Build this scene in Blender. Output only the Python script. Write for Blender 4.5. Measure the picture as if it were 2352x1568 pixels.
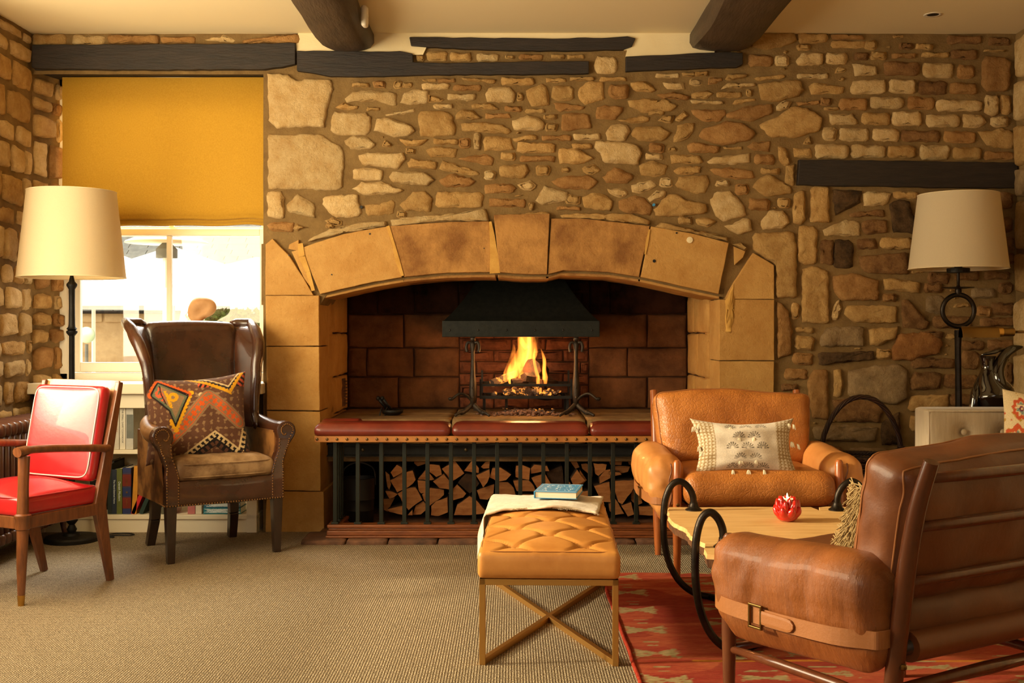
import bpy, math, random
from mathutils import Vector, Matrix, noise
R = random.Random(7)
PI = math.pi
for o in list(bpy.data.objects): bpy.data.objects.remove(o)
SC = bpy.context.scene
COL = SC.collection
F = 2600.0; CH = 1.10          # focal length in pixels, eye height in metres
WALL = 6.19; CEIL = 2.717; LEFT = -2.63; RIGHT = 2.76

# ---------------------------------------------------------------- camera, world, sun, area lights, exposure
cd = bpy.data.cameras.new('camera'); cam = bpy.data.objects.new('camera', cd); COL.objects.link(cam)
cam.location = (0, 0, CH); cam.rotation_euler = (PI/2, 0, 0)
cd.sensor_width = 36; cd.lens = F*36/2352; cd.shift_y = -27/2352
cd.clip_start = .05; cd.clip_end = 200
SC.camera = cam
SC.view_settings.view_transform = 'Standard'; SC.view_settings.look = 'None'
SC.view_settings.exposure = 0.0; SC.view_settings.gamma = 1; SC.view_settings.use_curve_mapping = False
w = bpy.data.worlds.new('daylight'); SC.world = w; w.use_nodes = True
bg = w.node_tree.nodes['Background']; bg.inputs[0].default_value = (1, .96, .88, 1); bg.inputs[1].default_value = 2.6

def light(name, kind, loc, aim, energy, color, **kw):
    l = bpy.data.lights.new(name, kind); l.energy = energy; l.color = color
    for k, v in kw.items(): setattr(l, k, v)
    o = bpy.data.objects.new(name, l); COL.objects.link(o); o.location = loc
    if aim is not None: o.rotation_euler = (Vector(aim)-Vector(loc)).to_track_quat('-Z', 'Y').to_euler()
    return o
# low warm sun, through the tall window in the left wall (outside the frame)
light('sun', 'SUN', (-6, 3, 4), (-6+1, 3+.10, 4-.38), 4.2, (1, .83, .54), angle=math.radians(2.5))
# sky light of the same left window, then a weak fill added behind the camera
light('side_window_daylight', 'AREA', (-2.60, 3.7, 1.65), (.4, 4.9, 1.5), 132, (1, .81, .48), shape='RECTANGLE', size=2.4, size_y=1.5)
light('rear_fill_light', 'AREA', (-1.4, -1.2, 2.0), (0, 6, .9), 8, (1, .76, .45), shape='RECTANGLE', size=2.2, size_y=1.3)
# daylight entering by the back window
light('back_window_daylight', 'AREA', (-2.3, 7.9, 3.1), (-1.65, 5.3, .3), 330, (1, .95, .84), shape='RECTANGLE', size=1.5, size_y=.9)

# ---------------------------------------------------------------- helpers
def P(px, py, d): return Vector(((px-1176)*d/F, d, CH-(py-757)*d/F))
def XZ(px, py, d=WALL): return ((px-1176)*d/F, CH-(py-757)*d/F)

class MB:
    def __init__(s): s.v = []; s.f = []
    def add(s, vs, fs):
        b = len(s.v); s.v += [tuple(v) for v in vs]; s.f += [tuple(i+b for i in f) for f in fs]; return s
    def box(s, c, sz, rot=None):
        x, y, z = sz[0]/2, sz[1]/2, sz[2]/2
        vs = [Vector((a*x, b*y, e*z)) for a in (-1, 1) for b in (-1, 1) for e in (-1, 1)]
        if rot is not None: vs = [rot @ v for v in vs]
        c = Vector(c)
        return s.add([v+c for v in vs], [(0,1,3,2),(4,6,7,5),(0,4,5,1),(2,3,7,6),(0,2,6,4),(1,5,7,3)])
    def bb(s, x0, x1, y0, y1, z0, z1): return s.box(((x0+x1)/2,(y0+y1)/2,(z0+z1)/2), (x1-x0,y1-y0,z1-z0))
    def bar(s, p0, p1, w, h, up=(0,0,1), w1=None, h1=None):
        p0 = Vector(p0); p1 = Vector(p1); t = (p1-p0).normalized(); u = Vector(up)
        a = t.cross(u); a = a.normalized() if a.length > 1e-5 else Vector((1,0,0)); b = a.cross(t).normalized()
        w1 = w if w1 is None else w1; h1 = h if h1 is None else h1; vs = []
        for p, ww, hh in ((p0,w,h),(p1,w1,h1)):
            for i, j in ((-1,-1),(1,-1),(1,1),(-1,1)): vs.append(p+a*i*ww/2+b*j*hh/2)
        return s.add(vs, [(3,2,1,0),(4,5,6,7),(0,1,5,4),(1,2,6,5),(2,3,7,6),(3,0,4,7)])
    def tube(s, pts, r, n=10, closed=False, sq=1.0):
        pts = [Vector(p) for p in pts]; m = len(pts)
        rs = r if isinstance(r, (list, tuple)) else [r]*m
        tan = []
        for i in range(m):
            a = pts[(i-1) % m] if (closed or i > 0) else pts[0]; b = pts[(i+1) % m] if (closed or i < m-1) else pts[-1]
            tan.append((b-a).normalized())
        ref = Vector((0,0,1)) if abs(tan[0].z) < .9 else Vector((1,0,0))
        nrm = (ref - tan[0]*ref.dot(tan[0])).normalized(); vs = []
        for i in range(m):
            nrm = nrm - tan[i]*nrm.dot(tan[i]); nrm.normalize(); bi = tan[i].cross(nrm)
            for k in range(n):
                a = 2*PI*k/n; vs.append(pts[i]+(nrm*math.cos(a)*sq+bi*math.sin(a))*rs[i])
        fs = []
        for i in range(m if closed else m-1):
            j = (i+1) % m
            for k in range(n): fs.append((i*n+k, i*n+(k+1)%n, j*n+(k+1)%n, j*n+k))
        if not closed: fs += [tuple(range(n))[::-1], tuple((m-1)*n+k for k in range(n))]
        return s.add(vs, fs)
    def lathe(s, prof, c=(0,0,0), n=24, rot=None):
        c = Vector(c); vs = []; fs = []; m = len(prof)
        for r, z in prof:
            for k in range(n):
                v = Vector((r*math.cos(2*PI*k/n), r*math.sin(2*PI*k/n), z))
                if rot is not None: v = rot @ v
                vs.append(v+c)
        for i in range(m-1):
            for k in range(n): fs.append((i*n+k, i*n+(k+1)%n, (i+1)*n+(k+1)%n, (i+1)*n+k))
        if prof[0][0] > 1e-4: fs.append(tuple(range(n))[::-1])
        if prof[-1][0] > 1e-4: fs.append(tuple((m-1)*n+k for k in range(n)))
        return s.add(vs, fs)
    def ball(s, c, r, n=10, m=7, sc=(1,1,1)):
        b = MB().lathe([(max(1e-5, math.sin(PI*i/m)*r), -math.cos(PI*i/m)*r) for i in range(m+1)], (0,0,0), n)
        c = Vector(c); return s.add([(v[0]*sc[0]+c.x, v[1]*sc[1]+c.y, v[2]*sc[2]+c.z) for v in b.v], b.f)
    def prism(s, poly, y0, y1):      # poly of (x,z), extruded along y
        n = len(poly); vs = [(x,y0,z) for x,z in poly]+[(x,y1,z) for x,z in poly]
        fs = [tuple(range(n)), tuple(range(n,2*n))[::-1]]+[((i+1)%n, i, n+i, n+(i+1)%n) for i in range(n)]
        return s.add(vs, fs)
    def slab(s, poly, z0, z1):       # poly of (x,y), extruded along z
        n = len(poly); vs = [(x,y,z0) for x,y in poly]+[(x,y,z1) for x,y in poly]
        fs = [tuple(range(n))[::-1], tuple(range(n,2*n))]+[(i, (i+1)%n, n+(i+1)%n, n+i) for i in range(n)]
        return s.add(vs, fs)
    def rbox(s, c, sz, r, n=(10,8,5), fn=None, rot=None, sharp=.35):
        h = Vector(sz)/2; r = min(r, h.x, h.y, h.z); idx = {}; vs = []; fs = []; c = Vector(c)
        def pr(i, N):
            u = -1+2*i/N; return u*(1-sharp)+math.sin(PI/2*u)*sharp
        def V(i, j, k):
            key = (i,j,k)
            if key in idx: return idx[key]
            p = Vector((pr(i,n[0]), pr(j,n[1]), pr(k,n[2]))); q = Vector((p.x*h.x, p.y*h.y, p.z*h.z))
            inn = Vector([max(-(h[t]-r), min(h[t]-r, q[t])) for t in range(3)]); d = q-inn
            if d.length > 1e-9: q = inn+d.normalized()*r
            if fn: q = fn(q, p)
            if rot is not None: q = rot @ q
            idx[key] = len(vs); vs.append(q+c); return idx[key]
        N = n
        for i in range(N[0]):
            for j in range(N[1]):
                fs.append((V(i,j,0),V(i,j+1,0),V(i+1,j+1,0),V(i+1,j,0))); fs.append((V(i,j,N[2]),V(i+1,j,N[2]),V(i+1,j+1,N[2]),V(i,j+1,N[2])))
        for i in range(N[0]):
            for k in range(N[2]):
                fs.append((V(i,0,k),V(i+1,0,k),V(i+1,0,k+1),V(i,0,k+1))); fs.append((V(i,N[1],k),V(i,N[1],k+1),V(i+1,N[1],k+1),V(i+1,N[1],k)))
        for j in range(N[1]):
            for k in range(N[2]):
                fs.append((V(0,j,k),V(0,j,k+1),V(0,j+1,k+1),V(0,j+1,k))); fs.append((V(N[0],j,k),V(N[0],j+1,k),V(N[0],j+1,k+1),V(N[0],j,k+1)))
        return s.add(vs, fs)
    def xf(s, m): s.v = [tuple(m @ Vector(v)) for v in s.v]; return s
    @staticmethod
    def rloop(c, sz, r, fn, rot, yk, n=72, sgn=1, eps=0):     # a seam that follows an rbox surface near its +-y face
        h = Vector(sz)/2; out = []; c = Vector(c); r = min(r, h.x, h.y, h.z)
        for i in range(n):
            a = 2*PI*i/n; ex = lambda k: math.copysign(min(1, abs(k)**.45*1.0), k)
            u, w_ = ex(math.cos(a)), ex(math.sin(a)); k = max(abs(u), abs(w_)); u /= k; w_ /= k
            q = Vector((u*h.x, yk*h.y, w_*h.z)); inn = Vector([max(-(h[t]-r), min(h[t]-r, q[t])) for t in range(3)]); d = q-inn
            q = inn+d.normalized()*(r+eps)
            p = Vector((u, yk, w_))
            if fn: q = fn(q, p)
            if rot is not None: q = rot @ q
            out.append(q+c)
        return out
    def build(s, name, mat, parent=None, smooth=False, bevel=0, auto=None, col=None):
        me = bpy.data.meshes.new(name); me.from_pydata(s.v, [], s.f); me.update()
        if mat: me.materials.append(MAT[mat] if isinstance(mat, str) else mat)
        if smooth:
            for p in me.polygons: p.use_smooth = True
            if auto: me.set_sharp_from_angle(angle=math.radians(auto))
        if col:
            a = me.color_attributes.new('Col', 'FLOAT_COLOR', 'POINT'); fl = []
            for v in s.v: fl += list(col(v))+[1.0]
            a.data.foreach_set('color', fl)
        o = bpy.data.objects.new(name, me); COL.objects.link(o)
        if parent is not None: o.parent = parent
        if bevel:
            b = o.modifiers.new('bevel', 'BEVEL'); b.width = bevel; b.segments = 2; b.limit_method = 'ANGLE'; b.angle_limit = math.radians(40)
        return o

def tag(o, label=None, cat=None, group=None, kind=None):
    if label: o['label'] = label
    if cat: o['category'] = cat
    if group: o['group'] = group
    if kind: o['kind'] = kind
    return o
def thing(name, label, cat, loc=(0,0,0), rz=0, group=None):
    o = bpy.data.objects.new(name, None); COL.objects.link(o); o.location = loc; o.rotation_euler = (0,0,rz)
    o.empty_display_size = .1
    return tag(o, label, cat, group)
def dup(root, loc, rz=None, label=None):
    r = root.copy(); COL.objects.link(r); r.location = loc
    if rz is not None: r.rotation_euler = (0,0,rz)
    if label: r['label'] = label
    for ch in list(root.children):
        c = ch.copy(); COL.objects.link(c); c.parent = r
        for g in ch.children:
            d = g.copy(); COL.objects.link(d); d.parent = c
    return r
def nz(x, y, z=0, s=1.0): return noise.noise(Vector((x*s, y*s, z*s)))
def smoothpts(pts, n=6, closed=False):          # Catmull-Rom
    pts = [Vector(p) for p in pts]; m = len(pts); out = []
    for i in range(m if closed else m-1):
        p0 = pts[(i-1)%m] if (closed or i > 0) else pts[i]; p1 = pts[i]; p2 = pts[(i+1)%m]
        p3 = pts[(i+2)%m] if (closed or i < m-2) else pts[i+1]
        for k in range(n):
            t = k/n; out.append(.5*((2*p1)+(p2-p0)*t+(2*p0-5*p1+4*p2-p3)*t*t+(3*p1-p0-3*p2+p3)*t**3))
    if not closed: out.append(pts[-1])
    return out
def lerp(a, b, t): return a+(b-a)*t
def interp(tab, x):
    if x <= tab[0][0]: return tab[0][1]
    for (a, va), (b, vb) in zip(tab, tab[1:]):
        if x <= b: return va+(vb-va)*(x-a)/(b-a)
    return tab[-1][1]

# ---------------------------------------------------------------- materials
MAT = {}
def mat(name, base, rough=.6, c2=None, scale=8, detail=6, bump=0, bscale=60, metal=0, var=0, coat=0, spec=.5, stretch=(1,1,1), vor=0, sheen=0, sub=0, attr=False, mixlo=.35, mixhi=.65, emis=None, trans=0, bdist=.004):
    m = bpy.data.materials.new(name); m.use_nodes = True; nt = m.node_tree; N = nt.nodes; L = nt.links
    b = N['Principled BSDF']; b.inputs['Roughness'].default_value = rough; b.inputs['Metallic'].default_value = metal
    b.inputs['Specular IOR Level'].default_value = spec; b.inputs['Coat Weight'].default_value = coat
    if sheen: b.inputs['Sheen Weight'].default_value = sheen
    if trans: b.inputs['Transmission Weight'].default_value = trans
    if emis: b.inputs['Emission Color'].default_value = (*emis[0], 1); b.inputs['Emission Strength'].default_value = emis[1]
    tc = N.new('ShaderNodeTexCoord'); mp = N.new('ShaderNodeMapping'); mp.inputs['Scale'].default_value = stretch
    L.new(tc.outputs['Object'], mp.inputs[0]); src = None
    if attr:
        a = N.new('ShaderNodeVertexColor'); a.layer_name = 'Col'; src = a.outputs[0]
    if c2 is not None or attr:
        n = N.new('ShaderNodeTexNoise'); n.inputs['Scale'].default_value = scale; n.inputs['Detail'].default_value = detail; n.inputs['Roughness'].default_value = .65
        L.new(mp.outputs[0], n.inputs['Vector'])
        mr = N.new('ShaderNodeMapRange'); mr.inputs[1].default_value = mixlo; mr.inputs[2].default_value = mixhi; L.new(n.outputs[0], mr.inputs[0])
        mx = N.new('ShaderNodeMix'); mx.data_type = 'RGBA'; L.new(mr.outputs[0], mx.inputs[0])
        if attr:
            mx.blend_type = 'MULTIPLY'; mx.inputs[7].default_value = (*(c2 or (.7,.7,.7)), 1); L.new(src, mx.inputs[6])
        else:
            mx.inputs[6].default_value = (*base, 1); mx.inputs[7].default_value = (*c2, 1)
        src = mx.outputs[2]
    if var:
        oi = N.new('ShaderNodeObjectInfo'); mr = N.new('ShaderNodeMapRange'); mr.inputs[3].default_value = 1-var; mr.inputs[4].default_value = 1+var*.6
        L.new(oi.outputs['Random'], mr.inputs[0]); hs = N.new('ShaderNodeHueSaturation'); L.new(mr.outputs[0], hs.inputs['Value'])
        if src is None: hs.inputs['Color'].default_value = (*base, 1)
        else: L.new(src, hs.inputs['Color'])
        src = hs.outputs[0]
    if src is None: b.inputs['Base Color'].default_value = (*base, 1)
    else: L.new(src, b.inputs['Base Color'])
    if bump:
        n2 = N.new('ShaderNodeTexNoise'); n2.inputs['Scale'].default_value = bscale; n2.inputs['Detail'].default_value = 8; n2.inputs['Roughness'].default_value = .7
        L.new(mp.outputs[0], n2.inputs['Vector']); h = n2.outputs[0]
        if vor:
            vo = N.new('ShaderNodeTexVoronoi'); vo.inputs['Scale'].default_value = vor; vo.feature = 'DISTANCE_TO_EDGE'; L.new(mp.outputs[0], vo.inputs['Vector'])
            mr2 = N.new('ShaderNodeMapRange'); mr2.inputs[2].default_value = .12; L.new(vo.outputs['Distance'], mr2.inputs[0])
            ad = N.new('ShaderNodeMath'); ad.operation = 'ADD'; L.new(h, ad.inputs[0]); L.new(mr2.outputs[0], ad.inputs[1]); h = ad.outputs[0]
        bp = N.new('ShaderNodeBump'); bp.inputs['Strength'].default_value = bump; bp.inputs['Distance'].default_value = bdist
        L.new(h, bp.inputs['Height']); L.new(bp.outputs[0], b.inputs['Normal'])
    MAT[name] = m; return m
def srgb(r, g, b):
    f = lambda c: (c/255/12.92) if c/255 <= .04045 else ((c/255+.055)/1.055)**2.4
    return (f(r), f(g), f(b))
def stonemat(name, c, c2, scale=16, d=.022, var=.15):
    m = bpy.data.materials.new(name); m.use_nodes = True; nt = m.node_tree; N = nt.nodes; L = nt.links; b = N['Principled BSDF']
    b.inputs['Roughness'].default_value = .95; b.inputs['Specular IOR Level'].default_value = .15
    tc = N.new('ShaderNodeTexCoord'); oi = N.new('ShaderNodeObjectInfo'); mul = N.new('ShaderNodeMath'); mul.operation = 'MULTIPLY'; mul.inputs[1].default_value = 40; L.new(oi.outputs['Random'], mul.inputs[0])
    def noi(sc, det, ro, ty='FBM'):
        n = N.new('ShaderNodeTexNoise'); n.noise_dimensions = '4D'; n.noise_type = ty; n.inputs['Scale'].default_value = sc; n.inputs['Detail'].default_value = det; n.inputs['Roughness'].default_value = ro
        L.new(tc.outputs['Object'], n.inputs['Vector']); L.new(mul.outputs[0], n.inputs['W']); return n
    n1 = noi(scale, 6, .7); n2 = noi(70, 4, .7); n3 = noi(13, 9, .78); n4 = noi(48, 5, .8)
    mr = N.new('ShaderNodeMapRange'); mr.inputs[1].default_value = .36; mr.inputs[2].default_value = .66; L.new(n1.outputs[0], mr.inputs[0])
    mx = N.new('ShaderNodeMix'); mx.data_type = 'RGBA'; mx.inputs[6].default_value = (*c, 1); mx.inputs[7].default_value = (*c2, 1); L.new(mr.outputs[0], mx.inputs[0])
    mr2 = N.new('ShaderNodeMapRange'); mr2.inputs[1].default_value = .60; mr2.inputs[2].default_value = .74; mr2.inputs[4].default_value = .5; L.new(n2.outputs[0], mr2.inputs[0])
    mx2 = N.new('ShaderNodeMix'); mx2.data_type = 'RGBA'; mx2.inputs[7].default_value = (c2[0]*.45, c2[1]*.4, c2[2]*.35, 1); L.new(mx.outputs[2], mx2.inputs[6]); L.new(mr2.outputs[0], mx2.inputs[0])
    mv = N.new('ShaderNodeMapRange'); mv.inputs[3].default_value = 1-var; mv.inputs[4].default_value = 1+var*.7; L.new(oi.outputs['Random'], mv.inputs[0])
    hs = N.new('ShaderNodeHueSaturation'); L.new(mv.outputs[0], hs.inputs['Value']); L.new(mx2.outputs[2], hs.inputs['Color']); L.new(hs.outputs[0], b.inputs['Base Color'])
    ad = N.new('ShaderNodeMath'); ad.operation = 'MULTIPLY_ADD'; ad.inputs[1].default_value = .7; L.new(n4.outputs[0], ad.inputs[0]); L.new(n3.outputs[0], ad.inputs[2])
    bp = N.new('ShaderNodeBump'); bp.inputs['Strength'].default_value = 1; bp.inputs['Distance'].default_value = d; L.new(ad.outputs[0], bp.inputs['Height']); L.new(bp.outputs[0], b.inputs['Normal'])
    MAT[name] = m
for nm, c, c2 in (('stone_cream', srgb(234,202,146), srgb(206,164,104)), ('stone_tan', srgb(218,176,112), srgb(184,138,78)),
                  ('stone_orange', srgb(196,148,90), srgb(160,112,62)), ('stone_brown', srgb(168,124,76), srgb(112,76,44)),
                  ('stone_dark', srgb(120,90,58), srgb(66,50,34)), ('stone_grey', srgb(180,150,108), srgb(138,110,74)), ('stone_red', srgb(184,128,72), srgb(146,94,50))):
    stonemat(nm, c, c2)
mat('mortar', srgb(140,112,70), .98, srgb(118,92,56), scale=9, bump=.9, bscale=90, bdist=.006, spec=.15)
mat('mortar_yellow', srgb(206,160,84), .95, srgb(190,142,70), scale=14, bump=.5, bscale=60, spec=.15)
stonemat('ashlar', srgb(204,158,92), srgb(182,132,70), scale=5, d=.007, var=.025)
mat('ashlar_sooty', srgb(188,138,78), .92, srgb(136,92,50), scale=5, bump=.9, bscale=34, var=.03, bdist=.010, spec=.2, mixlo=.40, mixhi=.66)
mat('firebox_block', srgb(124,82,50), .92, srgb(84,54,34), scale=5, bump=.8, bscale=25, var=.12, bdist=.01, spec=.15)
mat('firebox_soot', srgb(70,42,28), .95, srgb(30,20,15), scale=5, bump=.7, bscale=25, var=.15, bdist=.01, spec=.1)
mat('firebrick', srgb(128,76,50), .9, srgb(88,50,34), scale=12, bump=.8, bscale=40, var=.2, bdist=.006, spec=.15)
mat('soot_mortar', srgb(70,44,30), .98, srgb(40,28,20), scale=12, bump=.6, bscale=70, spec=.1)
mat('mortar_near_black', srgb(34,24,18), .98, spec=.05)  # near-black mortar for the flue and the log recess
mat('hearth_slab', srgb(150,120,80), .9, srgb(118,90,58), scale=9, bump=.8, bscale=60, bdist=.006, spec=.2)
mat('hearth_brick', srgb(124,84,60), .9, srgb(80,56,42), scale=14, bump=.8, bscale=60, var=.2)
mat('plaster', srgb(234,216,174), .85, srgb(226,206,162), scale=3, bump=.25, bscale=6, bdist=.01, spec=.3)
mat('ceiling_paint', srgb(232,214,172), .8, bump=.1, bscale=4, bdist=.01, spec=.3)
mat('black_timber', srgb(44,32,24), .55, srgb(25,18,13), scale=6, bump=.8, bscale=14, stretch=(1,1,6), bdist=.006, spec=.5)
mat('beam_timber', srgb(80,62,46), .45, srgb(50,37,27), scale=4, bump=.9, bscale=9, stretch=(5,1,5), bdist=.012, spec=.5)
mat('cream_paint', srgb(232,218,188), .45, spec=.4)
mat('sash_paint', srgb(240,232,212), .4, spec=.4)
mat('grey_metal_dark', srgb(48,44,40), .45, srgb(30,28,26), scale=20, bump=.3, bscale=50, metal=.7)
mat('black_iron', srgb(26,24,22), .5, srgb(40,37,33), scale=12, bump=.6, bscale=40, metal=.6)
mat('wrought_iron', srgb(58,50,42), .36, srgb(34,29,25), scale=10, bump=.5, bscale=30, metal=.85)
mat('andiron_iron', srgb(72,60,48), .55, srgb(40,33,28), scale=14, bump=.5, bscale=40, metal=.5)
mat('fender_green', srgb(34,38,30), .4, metal=.4)
mat('hood_copper', srgb(36,38,32), .55, srgb(24,26,23), scale=40, bump=.35, bscale=120, metal=.55, bdist=.002)
mat('steel_beam', srgb(44,44,42), .55, srgb(32,32,30), scale=10, bump=.3, bscale=50, metal=.4)
mat('brass', srgb(190,146,74), .3, metal=1)
mat('brass_dark', srgb(120,92,50), .35, metal=1)
mat('gold_frame', srgb(196,150,80), .38, metal=.9)
mat('nail_brass', srgb(150,112,72), .3, metal=1)
mat('fringe_khaki', srgb(168,140,92), .95)
mat('bolt_bronze', srgb(110,96,72), .35, metal=.9)
mat('leather_tan', srgb(196,124,56), .42, srgb(160,94,38), scale=5, bump=.35, bscale=22, vor=55, coat=.12, bdist=.003, spec=.5)
mat('leather_tan_light', srgb(204,140,76), .42, srgb(184,118,58), scale=5, bump=.3, bscale=22, coat=.1, bdist=.004)
mat('leather_brown', srgb(154,90,42), .38, srgb(120,66,28), scale=4, bump=.6, bscale=11, coat=.15, bdist=.016, stretch=(1,2.6,.8))
mat('leather_brown_dark', srgb(120,68,32), .45, srgb(92,48,22), scale=4, bump=.4, bscale=16, coat=.1, bdist=.005)
mat('leather_sling', srgb(116,64,30), .45, srgb(106,56,25), scale=6, bump=.3, bscale=30)
mat('strap_leather', srgb(150,94,48), .5, srgb(156,98,50), scale=10, bump=.3, bscale=60)
mat('leather_stool', srgb(208,144,70), .45, srgb(188,122,52), scale=6, bump=.2, bscale=30, vor=0, bdist=.003)
mat('leather_wing', srgb(76,42,24), .26, srgb(48,26,16), scale=5, bump=.35, bscale=12, coat=.45, bdist=.006)
mat('leather_wing_worn', srgb(150,102,54), .4, srgb(80,46,22), scale=7, bump=.35, bscale=14, coat=.2, bdist=.005, mixlo=.4, mixhi=.6)
mat('leather_seat_worn', srgb(170,138,100), .55, srgb(104,74,46), scale=8, bump=.6, bscale=14, bdist=.006, mixlo=.38, mixhi=.62)
mat('leather_red', srgb(188,26,34), .34, srgb(170,16,26), scale=4, bump=.15, bscale=30, coat=.6)
mat('piping_pale', srgb(226,190,180), .5)
mat('leather_fender', srgb(124,44,28), .34, srgb(98,32,20), scale=5, bump=.25, bscale=30, coat=.3)
mat('oak', srgb(140,78,36), .4, srgb(106,54,24), scale=5, stretch=(2,12,12), bump=.25, bscale=20, coat=.2)
mat('oak_strip', srgb(190,126,56), .45, srgb(160,98,42), scale=8, bump=.2)
mat('walnut', srgb(124,72,38), .32, srgb(90,48,24), scale=6, stretch=(8,8,1.5), bump=.2, bscale=18, coat=.3)
mat('walnut_pale', srgb(186,134,82), .35, srgb(160,108,60), scale=6, stretch=(8,8,1.5), coat=.2)
mat('chair_wood', srgb(100,54,28), .26, srgb(88,46,26), scale=6, stretch=(6,6,1.5), coat=.35)
mat('chair_wood_light', srgb(176,98,44), .3, srgb(146,76,32), scale=6, stretch=(6,6,1.5), coat=.4)
mat('dark_wood', srgb(52,32,22), .35, srgb(36,22,16), scale=6, stretch=(6,6,2), coat=.3)
mat('plank', srgb(228,186,122), .5, srgb(206,156,90), scale=4, stretch=(1.2,9,4), bump=.3, bscale=14, bdist=.003, mixlo=.4, mixhi=.7)
mat('bark', srgb(128,82,42), .85, srgb(86,50,26), scale=14, stretch=(6,6,1), bump=1, bscale=30, bdist=.008)
mat('wicker', srgb(56,30,20), .4, srgb(38,20,14), scale=14, bump=.4, bscale=60)
mat('linen_shade', srgb(238,226,196), .85, srgb(232,218,186), scale=200, bump=.15, bscale=300, bdist=.001, spec=.2)
mat('shade_trim', srgb(226,206,166), .8)
mat('blanket', srgb(228,214,190), .95, srgb(208,188,158), scale=30, bump=.8, bscale=90, sheen=.4, bdist=.004, spec=.1)
mat('cover_blue', srgb(60,140,190), .55)
mat('print_white', srgb(220,228,226), .6)
mat('paper', srgb(236,226,204), .8, srgb(220,206,178), scale=4, stretch=(1,1,120))
mat('velvet', srgb(176,158,130), .6, srgb(160,142,114), scale=60, stretch=(1,1,.1), bump=.2, bscale=160, sheen=.35)
mat('vase_glaze', srgb(22,14,10), .09, srgb(60,30,16), scale=5, coat=1, mixlo=.55, mixhi=.8)
mat('clay_sculpture', srgb(206,160,112), .7, srgb(184,136,88), scale=6)
mat('ceramic_red', srgb(196,24,14), .12, srgb(150,10,8), scale=10, coat=1, mixlo=.5, mixhi=.8)
mat('wax', srgb(250,240,215), .5)
mat('candle_flame', (1,.7,.3), .5, emis=((1,.62,.22), 60))
mat('radiator_brown', srgb(96,58,40), .35, srgb(80,46,32), scale=8, coat=.2)
mat('white_plastic', srgb(226,214,192), .4)
mat('black_plastic', srgb(14,12,11), .5)
mat('fabric_attr', (1,1,1), .9, (.78,.78,.78), scale=220, bump=.6, bscale=260, attr=True, sheen=.2, spec=.1, bdist=.002)
mat('fabric_brown', srgb(58,44,36), .9, sheen=.2)
mat('tassel', srgb(232,218,188), .9)
mat('rug_attr', (1,1,1), .95, (.62,.58,.55), scale=90, stretch=(.5,3,1), bump=.8, bscale=160, attr=True, spec=.1, bdist=.004, mixlo=.4, mixhi=.75)
mat('rug_edge', srgb(176,66,44), .95, srgb(140,44,32), scale=60, bump=.8, bscale=120, spec=.1)
mat('log_face', srgb(196,134,76), .85, srgb(160,98,50), scale=10, stretch=(1,1,4), bump=.5, bscale=40, var=.18)
mat('log_bark', srgb(84,58,38), .95, srgb(52,36,25), scale=14, bump=1, bscale=30, bdist=.01)
mat('char', srgb(30,20,15), .9, srgb(70,38,22), scale=20, bump=1, bscale=40, bdist=.01)
mat('ash', srgb(150,110,90), .95, srgb(80,56,46), scale=40, bump=1, bscale=60)
mat('slate', srgb(120,122,112), .8, srgb(96,98,92), scale=12, bump=.4, bscale=30, var=.2)
mat('house_stone', srgb(190,160,112), .95, srgb(160,128,84), scale=3, bump=.5, bscale=12)
mat('canvas_white', srgb(250,250,248), .8)
mat('foliage', srgb(110,140,62), .8, srgb(70,100,40), scale=6)
mat('trunk', srgb(90,80,62), .9)
mat('paving', srgb(200,190,170), .9, srgb(180,168,148), scale=3)
mat('lamp_green', srgb(200,226,190), .5)
# blind: woven ochre cloth, lets some daylight through
def two_sided(name, base, tr, tcol):
    m = MAT[name]; nt = m.node_tree; N = nt.nodes; L = nt.links; b = N['Principled BSDF']; out = N['Material Output']
    t = N.new('ShaderNodeBsdfTranslucent'); t.inputs[0].default_value = (*tcol, 1); mx = N.new('ShaderNodeMixShader'); mx.inputs[0].default_value = tr
    L.new(b.outputs[0], mx.inputs[1]); L.new(t.outputs[0], mx.inputs[2]); L.new(mx.outputs[0], out.inputs[0])
mat('blind_cloth', srgb(182,138,40), .8, srgb(170,126,30), scale=160, stretch=(1,1,1), bump=.3, bscale=300, bdist=.001, sheen=.2, spec=.2)
two_sided('blind_cloth', None, .035, srgb(210,150,40))
two_sided('linen_shade', None, .5, srgb(240,222,180))
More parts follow.
